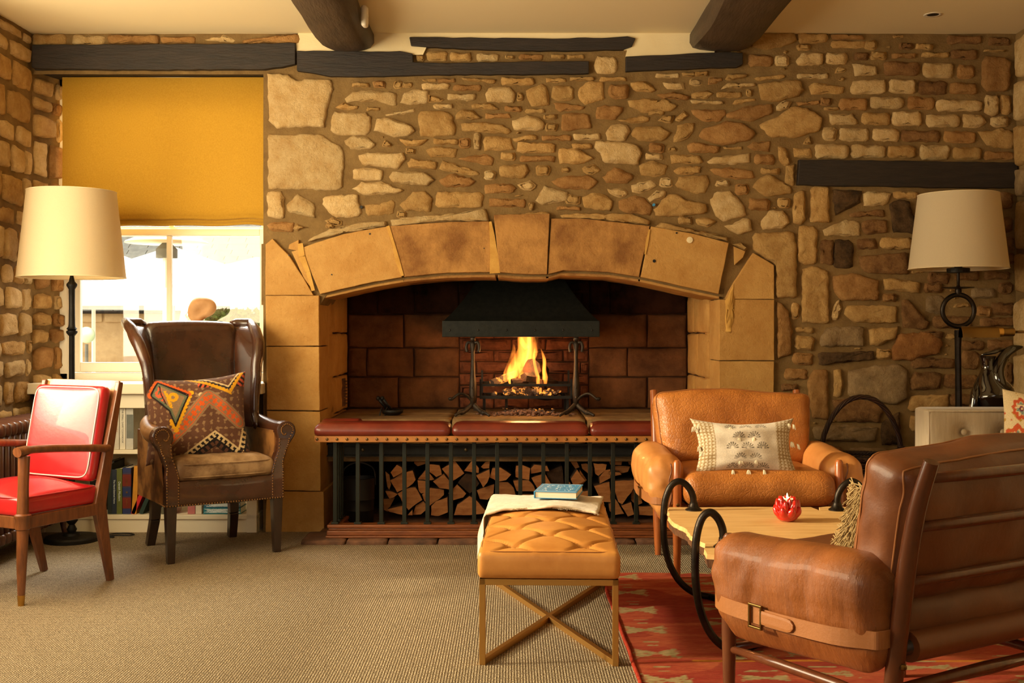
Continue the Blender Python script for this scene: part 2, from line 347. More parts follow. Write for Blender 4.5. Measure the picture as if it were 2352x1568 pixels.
# woven sisal carpet: ribs with knots
def carpet():
    m = bpy.data.materials.new('sisal_carpet'); m.use_nodes = True; nt = m.node_tree; N = nt.nodes; L = nt.links; b = N['Principled BSDF']
    b.inputs['Roughness'].default_value = .95; b.inputs['Specular IOR Level'].default_value = .15
    tc = N.new('ShaderNodeTexCoord')
    wv = N.new('ShaderNodeTexWave'); wv.bands_direction = 'X'; wv.inputs['Scale'].default_value = 34; wv.inputs['Distortion'].default_value = 1.6; wv.inputs['Detail'].default_value = 2; wv.inputs['Detail Scale'].default_value = 3
    L.new(tc.outputs['Object'], wv.inputs[0])
    wy = N.new('ShaderNodeTexWave'); wy.bands_direction = 'Y'; wy.inputs['Scale'].default_value = 24; wy.inputs['Distortion'].default_value = 5; wy.inputs['Detail'].default_value = 2; wy.inputs['Detail Scale'].default_value = 4
    L.new(tc.outputs['Object'], wy.inputs[0])
    ad = N.new('ShaderNodeMath'); ad.operation = 'MULTIPLY'; L.new(wv.outputs['Fac'], ad.inputs[0]); L.new(wy.outputs['Fac'], ad.inputs[1])
    ns = N.new('ShaderNodeTexNoise'); ns.inputs['Scale'].default_value = 160; ns.inputs['Detail'].default_value = 3; L.new(tc.outputs['Object'], ns.inputs['Vector'])
    a2 = N.new('ShaderNodeMath'); a2.operation = 'MULTIPLY_ADD'; a2.inputs[1].default_value = .6; L.new(ns.outputs[0], a2.inputs[0]); L.new(ad.outputs[0], a2.inputs[2])
    cr = N.new('ShaderNodeValToRGB'); cr.color_ramp.elements[0].position = .22; cr.color_ramp.elements[0].color = (*srgb(98,84,64), 1)
    cr.color_ramp.elements[1].position = .85; cr.color_ramp.elements[1].color = (*srgb(186,168,138), 1); L.new(a2.outputs[0], cr.inputs[0])
    L.new(cr.outputs[0], b.inputs['Base Color'])
    bp = N.new('ShaderNodeBump'); bp.inputs['Strength'].default_value = .9; bp.inputs['Distance'].default_value = .005; L.new(a2.outputs[0], bp.inputs['Height']); L.new(bp.outputs[0], b.inputs['Normal'])
    MAT['sisal_carpet'] = m
carpet()
def glass():
    m = bpy.data.materials.new('window_glass'); m.use_nodes = True; nt = m.node_tree; N = nt.nodes; L = nt.links
    N.remove(N['Principled BSDF']); t = N.new('ShaderNodeBsdfTransparent'); g = N.new('ShaderNodeBsdfGlossy'); g.inputs['Roughness'].default_value = .02
    mx = N.new('ShaderNodeMixShader'); mx.inputs[0].default_value = .05; L.new(t.outputs[0], mx.inputs[1]); L.new(g.outputs[0], mx.inputs[2]); L.new(mx.outputs[0], N['Material Output'].inputs[0])
    MAT['window_glass'] = m
glass()
def flame_volume():
    # emission only; hotter and whiter low in the core, orange at the rim and top
    m = bpy.data.materials.new('flame'); m.use_nodes = True; nt = m.node_tree; N = nt.nodes; L = nt.links
    N.remove(N['Principled BSDF']); out = N['Material Output']
    tc = N.new('ShaderNodeTexCoord'); mp = N.new('ShaderNodeMapping'); mp.inputs['Scale'].default_value = (14, 14, 3.2); L.new(tc.outputs['Object'], mp.inputs[0])
    n = N.new('ShaderNodeTexNoise'); n.inputs['Scale'].default_value = 1.0; n.inputs['Detail'].default_value = 3; L.new(mp.outputs[0], n.inputs['Vector'])
    mr = N.new('ShaderNodeMapRange'); mr.inputs[1].default_value = .40; mr.inputs[2].default_value = .66; mr.inputs[3].default_value = .06; mr.inputs[4].default_value = 1; L.new(n.outputs[0], mr.inputs[0])
    sp = N.new('ShaderNodeSeparateXYZ'); L.new(tc.outputs['Object'], sp.inputs[0])
    hz = N.new('ShaderNodeMapRange'); hz.inputs[1].default_value = .0; hz.inputs[2].default_value = .34; hz.inputs[3].default_value = 1; hz.inputs[4].default_value = .22; L.new(sp.outputs[2], hz.inputs[0])
    mu = N.new('ShaderNodeMath'); mu.operation = 'MULTIPLY'; L.new(mr.outputs[0], mu.inputs[0]); L.new(hz.outputs[0], mu.inputs[1])
    st = N.new('ShaderNodeMath'); st.operation = 'MULTIPLY'; st.inputs[1].default_value = FLAME; L.new(mu.outputs[0], st.inputs[0])
    e = N.new('ShaderNodeEmission'); e.inputs[0].default_value = (1, .27, .03, 1); L.new(st.outputs[0], e.inputs[1]); L.new(e.outputs[0], out.inputs['Volume'])
    MAT['flame'] = m
FLAME = 150
flame_volume()
def ember():
    m = bpy.data.materials.new('ember'); m.use_nodes = True; nt = m.node_tree; N = nt.nodes; L = nt.links; b = N['Principled BSDF']
    tc = N.new('ShaderNodeTexCoord'); n = N.new('ShaderNodeTexNoise'); n.inputs['Scale'].default_value = 38; n.inputs['Detail'].default_value = 5; L.new(tc.outputs['Object'], n.inputs['Vector'])
    cr = N.new('ShaderNodeValToRGB'); e = cr.color_ramp.elements; e[0].position = .52; e[0].color = (.01, .004, .002, 1); e[1].position = .72; e[1].color = (1, .32, .04, 1); L.new(n.outputs[0], cr.inputs[0])
    b.inputs['Base Color'].default_value = (.06, .04, .03, 1); L.new(cr.outputs[0], b.inputs['Emission Color']); b.inputs['Emission Strength'].default_value = 2.2; b.inputs['Roughness'].default_value = .9
    MAT['ember'] = m
ember()
# ================================================================ room shell
def S(o): o['kind'] = 'structure'; return o
def grid_wall(name, mt, u0, u1, v0, v1, step, fr, skip, amp):
    nu = max(1, round((u1-u0)/step)); nv = max(1, round((v1-v0)/step)); m = MB(); used = {}; vs = []; fs = []
    def V(i, j):
        if (i,j) not in used:
            u = lerp(u0,u1,i/nu); v = lerp(v0,v1,j/nv)
            used[(i,j)] = len(vs); vs.append(fr(u, v, amp*(noise.noise(Vector((u*5,v*5,1)))+.5*noise.noise(Vector((u*19,v*19,4))))))
        return used[(i,j)]
    for i in range(nu):
        for j in range(nv):
            if skip(lerp(u0,u1,(i+.5)/nu), lerp(v0,v1,(j+.5)/nv)): continue
            fs.append((V(i,j),V(i+1,j),V(i+1,j+1),V(i,j+1)))
    m.add(vs, fs); return m.build(name, mt, smooth=True)
def inpoly(x, z, poly):
    c = False; n = len(poly)
    for i in range(n):
        (x1,z1),(x2,z2) = poly[i], poly[(i+1)%n]
        if (z1 > z) != (z2 > z) and x < (x2-x1)*(z-z1)/(z2-z1)+x1: c = not c
    return c
arch_low = [(735,687),(796,673),(853,660),(923,648),(1021,638),(1133,636),(1200,641),(1260,641),(1284,632),(1396,636),(1480,649),(1573,670),(1649,686)]
open_poly = [XZ(a, b-22) for a, b in arch_low]
open_poly = [(open_poly[0][0]-.03, -.1)]+[(open_poly[0][0]-.03, open_poly[0][1])]+open_poly[1:-1]+[(open_poly[-1][0]+.03, open_poly[-1][1]), (open_poly[-1][0]+.03, -.1)]
def skip_back(x, z):
    if x < -1.36 and z < 2.50 : return True
    return inpoly(x, z, open_poly)
wall_back = S(grid_wall('wall_back', 'mortar', LEFT-.02, RIGHT+.02, 0, CEIL+.02, .03, lambda u, v, d: (u, WALL-d, v), skip_back, .006))
# solid behind the mortar face (keeps daylight out)
m = MB(); m.bb(1.14, RIGHT+.2, WALL+.03, WALL+.4, 0, CEIL+.1); m.bb(-1.34, 1.14, WALL+.03, WALL+.4, 1.52, CEIL+.1); m.bb(LEFT-.2, -1.34, WALL+.03, WALL+.4, 2.53, CEIL+.1)
m.bb(-1.34,-1.08, WALL+.03, WALL+.4, 0, 1.6)
m.build('wall_core', 'mortar', wall_back)
wall_left = S(grid_wall('wall_left', 'mortar', 5.3, WALL+.03, 0, CEIL+.02, .03, lambda u, v, d: (LEFT+d, u, v), lambda a, b: False, .012))
m = MB(); t = -2.9
m.bb(t, LEFT-.03, 5.25, 7.0, -.1, CEIL+.1); m.bb(t, LEFT, -2.4, 2.3, -.1, CEIL+.1); m.bb(t, LEFT-.03, 2.3, 5.25, -.1, .75); m.bb(t, LEFT-.03, 2.3, 5.25, 2.45, CEIL+.1)
m.bb(LEFT-.03, LEFT, 2.3, 5.3, -.1, .75); m.bb(LEFT-.03, LEFT, 5.25, 5.3, .75, CEIL); m.bb(LEFT-.03, LEFT, 2.3, 5.25, 2.45, CEIL)
m.build('plaster_wall', 'plaster', wall_left)
wall_right = S(grid_wall('wall_right', 'mortar', 5.2, WALL+.03, 0, CEIL+.02, .04, lambda u, v, d: (RIGHT-d, u, v), lambda a, b: False, .012))
m = MB(); m.bb(RIGHT+.03, RIGHT+.2, 5.1, 7.0, -.1, CEIL+.1); m.bb(RIGHT, RIGHT+.2, -2.4, 5.2, -.1, CEIL+.1); m.build('plaster_wall', 'plaster', wall_right)
m = MB(); m.bb(t, RIGHT+.2, -2.6, -2.4, -.1, .8); m.bb(t, RIGHT+.2, -2.6, -2.4, 2.4, CEIL+.1); m.bb(t, -2.4, -2.6, -2.4, .8, 2.4); m.bb(0.4, RIGHT+.2, -2.6, -2.4, .8, 2.4)
wall_rear = S(m.build('wall_rear', 'plaster'))
# ceiling, slightly uneven against the stone
m = MB(); m.bb(t, RIGHT+.2, -2.6, WALL+.2, CEIL, CEIL+.15); ceiling = S(m.build('ceiling', 'ceiling_paint'))
m = MB(); m.bb(LEFT-.1, RIGHT+.1, -2.5, 7.3, -.1, 0); floor = S(m.build('floor', 'sisal_carpet'))
# windows outside the frame (the side window lets the sun in)
def plain_window(name, x0, x1, y0, y1, z0, z1):
    along = x1-x0 if x1-x0 > y1-y0 else 0
    m = MB(); w = .06
    if along:
        m.bb(x0,x1,y0,y1,z0,z0+w); m.bb(x0,x1,y0,y1,z1-w,z1); m.bb(x0,x0+w,y0,y1,z0,z1); m.bb(x1-w,x1,y0,y1,z0,z1); m.bb((x0+x1)/2-.02,(x0+x1)/2+.02,y0,y1,z0,z1)
    else:
        m.bb(x0,x1,y0,y1,z0,z0+w); m.bb(x0,x1,y0,y1,z1-w,z1); m.bb(x0,x1,y0,y0+w,z0,z1); m.bb(x0,x1,y1-w,y1,z0,z1)
    o = S(m.build(name, 'sash_paint')); g = MB()
    if along: g.bb(x0+.01,x1-.01,(y0+y1)/2,(y0+y1)/2+.004,z0+.01,z1-.01)
    else: g.bb((x0+x1)/2,(x0+x1)/2+.004,y0+.01,y1-.01,z0+.01,z1-.01)
    g.build('pane', 'window_glass', o)
plain_window('window_2', -2.80, -2.74, 2.3, 5.25, .75, 2.45)
plain_window('window_3', -2.4, .4, -2.53, -2.47, .8, 2.4)

# ================================================================ rubble stones
def stone(poly, fr, depth, mt, parent, seed, name='stone', seg=.022, rough=.0042, inset=.009, round_=0.13, build=True, back=.012):
    rr = random.Random(seed); pts = []; n = len(poly)
    cx = sum(p[0] for p in poly)/n; cz = sum(p[1] for p in poly)/n
    for i in range(n):
        a = Vector(poly[i]); b = Vector(poly[(i+1)%n]); k = max(1, round((b-a).length/seg))
        for j in range(k): pts.append(a.lerp(b, j/k))
    if round_:
        for _ in range(1):
            pts = [p*(1-round_)+(pts[i-1]+pts[(i+1)%len(pts)])*.5*round_ for i, p in enumerate(pts)]
    m = len(pts); pts = [p+Vector((rr.uniform(-1,1), rr.uniform(-1,1)))*rough for p in pts]
    size = min(max(p[0] for p in pts)-min(p[0] for p in pts), max(p[1] for p in pts)-min(p[1] for p in pts))
    ins = min(inset, size*.22); c = Vector((cx,cz)); vs = []
    def ring(sc, dp, jit):
        for p in pts:
            q = c+(p-c)*1.0; d = (p-c); L = d.length
            q = c+d*max(0, 1-sc/max(L,.01)); vs.append(fr(q.x, q.y, dp+rr.uniform(-jit,jit)))
    ring(0, -back, 0); ring(0, depth*.15, .0008); ring(ins*.6, depth*.70, .0015); ring(ins*1.5, depth, .003)
    amp = min(1, size/.09)
    for sc_ in (.72, .40):
        for p in pts:
            q = c+(p-c)*sc_; vs.append(fr(q.x, q.y, depth+.003*amp+.009*amp*noise.noise(Vector((q.x*16, q.y*16, seed*.37)))+rr.uniform(-.002,.002)))
    vs.append(fr(c.x, c.y, depth+rr.uniform(-.002,.007))); fs = []
    # orientation sign
    area = sum(pts[i].x*pts[(i+1)%m].y-pts[(i+1)%m].x*pts[i].y for i in range(m))
    for r_ in range(5):
        for i in range(m):
            j = (i+1)%m; q = (r_*m+i, r_*m+j, (r_+1)*m+j, (r_+1)*m+i); fs.append(q if area > 0 else q[::-1])
    for i in range(m):
        j = (i+1)%m; q = (5*m+i, 5*m+j, 6*m); fs.append(q if area > 0 else q[::-1])
    mb = MB().add(vs, fs)
    return mb.build(name, mt, parent, smooth=True) if build else mb
K3 = 2352/720
def cA(p, ox, k, oy=0): return XZ(ox+p[0]/k, oy+p[1]/k, WALL)
def bx2(a, b, c, d): 
    t = min(c-a, d-b)*.22
    return [(a+t*.6,b),(c-t,b+t*.15),(c,b+t),(c-t*.2,d-t*.6),(c-t,d),(a+t,d-t*.1),(a,d-t),(a+t*.15,b+t)]
STONES = []
def add(ox, oy, k, items, tints=None):
    for it in items:
        tint = None
        if isinstance(it[0], str): tint, it = it[0], it[1]
        if len(it) == 4 and not isinstance(it[0], (list, tuple)): poly = bx2(*it)
        else: poly = [(it[i], it[i+1]) for i in range(0, len(it), 2)]
        STONES.append(([XZ(ox+x/k, oy+y/k) for x, y in poly], tint or R.choice(tints)))
TL = ['stone_cream','stone_cream','stone_tan']; TM = ['stone_tan','stone_tan','stone_orange','stone_cream']; TR_ = ['stone_tan','stone_orange','stone_tan','stone_brown']  # lighter tints left, darker right: the fall of light put into the stone colour
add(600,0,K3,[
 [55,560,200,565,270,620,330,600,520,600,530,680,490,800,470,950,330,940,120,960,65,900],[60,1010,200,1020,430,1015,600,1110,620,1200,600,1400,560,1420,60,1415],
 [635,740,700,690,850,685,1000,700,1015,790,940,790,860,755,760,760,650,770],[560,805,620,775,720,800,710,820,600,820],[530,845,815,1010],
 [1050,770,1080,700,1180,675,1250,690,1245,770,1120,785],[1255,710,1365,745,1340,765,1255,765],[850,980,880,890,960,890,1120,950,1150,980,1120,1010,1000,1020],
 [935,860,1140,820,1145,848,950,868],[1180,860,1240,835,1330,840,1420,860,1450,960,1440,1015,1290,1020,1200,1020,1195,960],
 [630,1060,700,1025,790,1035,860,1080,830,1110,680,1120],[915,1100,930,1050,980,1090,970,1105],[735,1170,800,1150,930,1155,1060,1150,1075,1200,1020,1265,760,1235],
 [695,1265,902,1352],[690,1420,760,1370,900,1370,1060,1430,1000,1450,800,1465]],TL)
add(600,0,K3,[[1400,705,1605,755],[1685,700,1720,660,1860,660,1905,710,1890,770,1700,760],[1925,705,1955,750],[1990,680,2120,630,2145,690,2160,780,2030,795],[2185,650,2340,755],
 [1300,782,1425,816],[1580,785,1700,780,1780,815,1720,822,1590,815],('stone_orange',[1835,800,1945,835]),[1990,822,2120,846],[1465,870,1500,830,1580,830,1648,890,1600,895,1470,890],
 ('stone_orange',[1690,855,1865,890]),[1505,930,1700,925,1800,940,1875,985,1840,1005,1510,980],[1890,910,2000,870,2080,890,2125,940,2110,975,1900,975],[2135,930,2220,980],[2125,862,2215,893],
 [1035,1040,1130,1060,1250,1045,1190,1090,1090,1095],[1295,1045,1475,1083],[1485,1038,1565,1105],[1600,1005,1640,1115],[1670,1060,1690,1025,1860,1035,1890,1120,1680,1130],
 [1885,1040,2030,1008,2070,1040,1920,1065],[2110,1015,2320,1055],[1240,1120,1300,1100,1465,1115,1455,1180,1280,1175],('stone_orange',[1480,1190,1690,1160,1745,1190,1720,1240,1600,1215]),
 [1805,1150,1905,1200],[1925,1070,2195,1148],[1950,1172,2195,1212],[1100,1225,1130,1195,1310,1210,1305,1275,1110,1255],[1340,1270,1370,1210,1480,1240,1640,1300,1600,1320,1430,1285],
 [1790,1250,1980,1230,2000,1280,1960,1335,1800,1330],[2065,1243,2165,1310],[965,1330,1000,1295,1220,1290,1290,1350,1240,1390,1000,1370],[1680,1285,1752,1350],
 ('stone_orange',[1340,1350,1430,1305,1560,1340,1600,1360,1560,1400,1380,1400]),[1680,1385,1860,1380,1910,1410,1880,1445,1690,1450],[1925,1390,2010,1362,2065,1390,2020,1425,1950,1415],
 [2065,1500,2130,1400,2290,1440,2290,1510,2110,1530],[1215,594,1308,612],[1330,592,1450,620],[1505,585,1750,600,1750,630,1520,600],[1805,585,2040,640],[2140,588,2280,618],
 [690,622,805,656],[845,614,930,655],[1000,615,1058,662],[1064,622,1130,650],[1210,625,1405,672],[1450,640,1640,682],
 [1250,390,1390,460],[1420,400,1570,460],[1620,405,1775,460],[1840,418,1890,442],[1945,410,2105,450],[2180,415,2270,440],[1170,418,1220,455],[800,806,880,830],[1090,1120,1150,1150]],TM)
add(1200,0,K3,[[430,660,500,620,600,620,610,740,470,780,430,740],[650,640,795,738],[235,770,330,780,465,800,450,825,270,835],('stone_orange',[550,860,570,805,620,797,750,805,740,840,690,890,555,890]),
 [300,870,370,850,490,860,515,960,300,980],[390,1002,580,1048],[635,1000,670,940,780,940,800,990,760,1055,640,1050],[818,1000,860,960,1030,950,1105,1000,1060,1050,870,1055],
 [1135,1060,1170,950,1290,920,1280,980,1230,1040,1140,1060],[1330,1020,1360,970,1530,920,1640,925,1745,1000,1700,1050,1500,1085,1350,1040],
 [540,1110,560,1065,720,1070,860,1090,890,1150,860,1230,700,1220,620,1220,590,1150],[380,1080,510,1118],[275,1115,410,1120,530,1190,430,1225,280,1225],[955,1075,1060,1145],[930,1155,1050,1195],
 [1235,1090,1300,1072,1475,1105,1460,1145,1260,1145],[1510,1105,1640,1100,1640,1125,1520,1120],[1690,1105,1740,1070,1855,1065,1845,1140,1740,1130],[1115,1165,1320,1165,1345,1215,1320,1228,1125,1225],
 [1390,1210,1440,1185,1700,1150,1700,1220,1560,1230,1400,1225],[1745,1165,1885,1232],[1920,1110,1970,1115,2005,1230,1960,1235,1930,1200],[450,1260,540,1232,580,1275,520,1305,460,1290],
 [305,1258,345,1285],('stone_orange',[610,1330,690,1265,800,1300,830,1320,780,1370,640,1370]),[875,1245,960,1210,1090,1240,1060,1310,1000,1325,900,1310],[1140,1280,1200,1255,1330,1250,1320,1300,1170,1310],
 [1410,1270,1560,1265,1720,1280,1735,1335,1600,1340,1450,1310],[1795,1265,1925,1305],('stone_orange',[220,1360,320,1325,480,1320,560,1360,500,1420,300,1410]),
 [1150,1385,1180,1330,1370,1320,1400,1380,1360,1440,1280,1448,1170,1400],[1455,1355,1540,1395],[820,1390,960,1350,1000,1400,880,1450,830,1440],[1035,1338,1120,1400],
 [1730,1400,1790,1330,1860,1315,2015,1410,2000,1455,1830,1465],[325,1500,350,1462,430,1475,430,1530,340,1530],[640,1420,760,1420,790,1460,740,1480,680,1460],[945,1490,1000,1440,1075,1435,1060,1480,960,1510],
 [1600,1385,1695,1455],[810,625,900,612,960,640,990,675,960,690,840,675],[1055,620,1200,625,1215,665,1090,665],[1010,715,1130,700,1245,720,1240,752,1060,740],[1260,598,1340,640],
 [1390,640,1400,580,1490,590,1490,610,1400,635],[1495,670,1550,625,1730,625,1740,650,1560,660],[1270,700,1380,680,1430,705,1380,735,1275,735],[1460,688,1640,732],[1680,675,1720,715],
 [800,760,960,745,1010,760,1060,745,1160,800,1100,830,920,845,810,800],[950,832,1055,862],[725,905,900,870,950,880,940,915,800,920],[1025,910,1060,870,1130,870,1120,920],
 [1150,890,1210,840,1235,870,1200,900,1155,905],[1265,755,1490,765,1500,780,1280,778],[1575,780,1600,752,1740,735,1745,755,1620,780],[1265,825,1510,825,1525,860,1480,905,1380,910,1290,860],
 [1530,850,1700,800,1860,780,1870,850,1720,905,1600,890,1540,890],[1775,630,1950,615,2080,610,2105,680,2060,720,1900,760,1800,750],[1780,940,1920,875,2040,800,2130,820,2245,890,2215,980,2060,1025,1860,1025],
 [1905,800,1950,760,2015,765,1990,810,1910,830],[2060,770,2225,755,2220,785,2080,790],[2240,735,2315,790],[1530,600,1545,560,1680,560,1670,580,1560,605],[1740,580,1970,560,1960,585,1760,605],
 [2070,555,2285,590],('stone_orange',[1700,415,1870,495]),[1900,420,1995,490],[2055,460,2100,405,2250,400,2245,485,2080,490],[1010,555,1165,583],[1205,550,1290,575],[1300,540,1390,570],
 [545,430,705,550],[340,412,455,440],[365,582,530,606],[585,580,770,612],[1980,1250,2040,1240,2040,1390,1970,1370],[2035,1115,2155,1120,2165,1180,2040,1175],[2110,1075,2150,1025,2165,1080]],TM)
add(1700,0,K3,[[80,250,180,245,400,250,420,310,360,340,200,370,100,345],[430,250,630,255,660,290,640,320,460,330],[680,262,920,265,930,298,700,300],[690,308,930,360],[935,305,1020,370],[430,335,520,375],
 ('stone_brown',[1195,325,1290,370]),[1320,330,1440,372],('stone_brown',[860,400,960,450]),[980,392,1095,445],[1140,405,1305,438],[1370,395,1560,430],('stone_brown',[1585,375,1775,445]),[1830,375,1975,392],
 [1150,265,1220,285],('stone_brown',[1560,270,1800,330]),('stone_brown',[1860,285,2020,340]),[650,400,797,480],[520,650,560,625,770,650,765,700,540,705],[1815,430,2020,685],
 ('stone_cream',[850,480,1015,495,1015,565,870,565]),('stone_brown',[1085,465,1340,565]),('stone_cream',[1375,475,1595,580]),[1632,492,1755,585],('stone_cream',[835,690,850,610,1070,600,1088,685,1060,700,850,705]),
 ('stone_cream',[1125,600,1308,700]),('stone_brown',[1340,610,1545,710]),[1575,625,1770,708],('stone_orange',[745,740,945,825]),('stone_cream',[980,730,1222,812]),('stone_orange',[1260,730,1450,818]),
 ('stone_cream',[1475,752,1805,835]),[1835,720,1935,860],[1955,718,2030,850],('stone_cream',[665,858,830,858,880,930,690,938]),[920,848,1115,935],('stone_cream',[1143,840,1352,943]),[1395,862,1642,952],
 [1675,862,1800,870,1842,920,1790,955,1680,955],[1885,880,2005,950],('stone_cream',[620,960,720,1055]),[750,965,960,1058],('stone_cream',[1000,965,1187,1058]),('stone_brown',[1212,980,1495,1065]),
 [1532,988,1758,1072],[1790,990,1900,990,1960,970,2055,1000,2050,1110,1960,1110,1850,1085],('stone_cream',[568,1085,805,1188]),('stone_cream',[838,1090,1085,1182]),[1112,1095,1310,1185],('stone_cream',[1350,1092,1568,1195]),
 [1598,1108,1805,1195],[1838,1138,2050,1200],[635,805,730,825]],TM)
add(600,440,2352/660,[[55,10,160,5,185,60,190,215,60,200],('stone_cream',[210,110,300,25,430,100,435,215,350,190,220,160]),('stone_cream',[510,60,560,40,780,30,815,180,790,205,620,205,560,170,515,110]),
 [845,110,910,100,970,110,1060,70,1090,90,1070,180,880,195],[1145,110,1240,10,1330,5,1400,60,1380,160,1180,150],[1118,165,1180,212],[60,280,80,255,260,255,250,325,100,320],[270,310,290,270,380,290,300,315],
 [530,240,580,215,660,240,660,275,590,275],[540,268,590,295],[1435,5,1810,130],[1870,60,2160,125],[2200,95,2225,135]],TM)
add(1200,440,2352/660,[[500,50,560,15,680,30,730,80,710,150,510,130],[795,80,920,40,1000,60,1055,130,1040,190,860,170,800,140],[1080,150,1200,30,1260,30,1340,80,1490,95,1510,170,1300,195,1100,195],
 ('stone_cream',[1540,70,1600,5,1700,5,1790,100,1830,195,1640,235,1580,190]),[1860,60,2020,150],[2095,60,2180,130],[2220,60,2250,5,2305,5,2310,220,2270,262,2215,250],
 ('stone_cream',[1960,240,2020,165,2130,160,2180,260,2120,300,1970,305]),[1890,380,1910,345,2210,335,2235,470,2235,860,2075,860,2070,600,1900,480],[1655,280,1720,270,1800,225,1860,235,1875,320,1760,345],
 [1283,212,1382,265],[1425,225,1500,220,1580,250,1510,290,1440,270],('stone_orange',[285,125,465,150]),[60,100,90,140],[2085,915,2115,925,2170,990,2200,1150,2195,1320,2090,1360,2085,1300],[2205,920,2260,1040]],TM)
add(1750,420,2352/900,[],TM)
KF = 1573/602
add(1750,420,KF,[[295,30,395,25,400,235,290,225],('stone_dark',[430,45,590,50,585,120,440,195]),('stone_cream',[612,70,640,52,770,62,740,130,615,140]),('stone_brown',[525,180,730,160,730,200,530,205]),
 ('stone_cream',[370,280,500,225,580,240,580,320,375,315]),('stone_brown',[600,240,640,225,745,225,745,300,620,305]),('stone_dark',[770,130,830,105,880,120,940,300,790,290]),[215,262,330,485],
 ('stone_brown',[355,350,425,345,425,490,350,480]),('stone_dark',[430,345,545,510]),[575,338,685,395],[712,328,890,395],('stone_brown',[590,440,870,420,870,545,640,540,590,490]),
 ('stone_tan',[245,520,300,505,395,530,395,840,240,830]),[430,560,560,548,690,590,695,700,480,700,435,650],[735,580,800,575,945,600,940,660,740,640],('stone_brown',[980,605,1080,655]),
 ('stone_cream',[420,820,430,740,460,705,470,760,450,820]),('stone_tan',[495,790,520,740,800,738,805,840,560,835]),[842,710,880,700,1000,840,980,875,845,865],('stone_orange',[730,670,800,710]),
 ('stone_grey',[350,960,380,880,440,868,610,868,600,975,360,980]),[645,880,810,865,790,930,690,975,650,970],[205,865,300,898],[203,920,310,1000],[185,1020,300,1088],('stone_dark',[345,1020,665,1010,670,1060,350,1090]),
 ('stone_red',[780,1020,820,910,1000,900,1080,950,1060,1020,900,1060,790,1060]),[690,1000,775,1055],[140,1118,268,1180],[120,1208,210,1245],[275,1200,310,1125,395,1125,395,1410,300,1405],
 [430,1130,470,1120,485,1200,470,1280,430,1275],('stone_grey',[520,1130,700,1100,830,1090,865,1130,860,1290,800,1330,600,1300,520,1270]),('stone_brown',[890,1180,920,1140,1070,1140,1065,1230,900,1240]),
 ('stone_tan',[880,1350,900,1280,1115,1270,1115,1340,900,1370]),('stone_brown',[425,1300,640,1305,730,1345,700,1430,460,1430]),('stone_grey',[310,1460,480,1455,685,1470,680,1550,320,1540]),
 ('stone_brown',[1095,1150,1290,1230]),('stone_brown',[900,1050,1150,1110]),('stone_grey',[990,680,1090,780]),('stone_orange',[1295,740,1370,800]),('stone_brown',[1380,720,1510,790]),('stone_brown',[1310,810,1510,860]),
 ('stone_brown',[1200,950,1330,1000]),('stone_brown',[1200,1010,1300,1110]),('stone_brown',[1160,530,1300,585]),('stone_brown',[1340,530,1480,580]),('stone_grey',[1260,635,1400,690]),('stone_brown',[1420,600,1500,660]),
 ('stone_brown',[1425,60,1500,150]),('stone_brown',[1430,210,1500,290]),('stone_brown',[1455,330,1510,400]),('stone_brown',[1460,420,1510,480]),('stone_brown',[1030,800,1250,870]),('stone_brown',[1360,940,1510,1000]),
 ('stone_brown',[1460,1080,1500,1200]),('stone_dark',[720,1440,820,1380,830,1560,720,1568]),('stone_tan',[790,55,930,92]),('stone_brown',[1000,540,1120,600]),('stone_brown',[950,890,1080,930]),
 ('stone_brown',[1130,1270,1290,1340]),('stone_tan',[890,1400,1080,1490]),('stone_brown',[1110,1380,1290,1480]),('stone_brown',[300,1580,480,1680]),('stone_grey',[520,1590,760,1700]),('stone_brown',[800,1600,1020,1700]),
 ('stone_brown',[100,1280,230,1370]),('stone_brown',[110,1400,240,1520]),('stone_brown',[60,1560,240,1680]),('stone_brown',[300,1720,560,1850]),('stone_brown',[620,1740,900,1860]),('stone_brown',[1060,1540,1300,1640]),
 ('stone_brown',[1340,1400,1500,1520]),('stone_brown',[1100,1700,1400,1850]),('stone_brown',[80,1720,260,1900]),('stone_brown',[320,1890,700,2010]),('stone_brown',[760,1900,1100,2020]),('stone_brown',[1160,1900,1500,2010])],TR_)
add(0,0,K3,[('stone_tan',[250,258,495,345]),('stone_cream',[550,265,785,340]),('stone_orange',[815,270,1185,330]),('stone_orange',[1215,278,1465,325]),('stone_cream',[1540,300,1680,270,1760,300,1740,320]),
 ('stone_orange',[1820,310,1950,285,2250,262,2250,330,1830,330])],TM)
fr_back = lambda u, v, d: (u, WALL-d, v)
def area_of(p): return abs(sum(p[i][0]*p[(i+1)%len(p)][1]-p[(i+1)%len(p)][0]*p[i][1] for i in range(len(p))))/2
# widen every outline a little: the joints are narrow
def grow(poly, e):
    n = len(poly); cx = sum(p[0] for p in poly)/n; cz = sum(p[1] for p in poly)/n; out = []
    for x, z in poly:
        dx, dz = x-cx, z-cz; L = math.hypot(dx, dz) or 1; out.append((x+dx/L*e, z+dz/L*e))
    return out
STONES = [(grow(p, .007), t) for p, t in STONES]
STONES.sort(key=lambda s: -area_of(s[0]))
small = MB()
for i, (poly, tint) in enumerate(STONES):
    dp = R.uniform(.007, .017)+min(.008, area_of(poly)*.3)
    if i < 290: stone(poly, fr_back, dp, tint, wall_back, i)
    else:
        b = stone(poly, fr_back, dp, tint, wall_back, i, build=False); small.add(b.v, b.f)
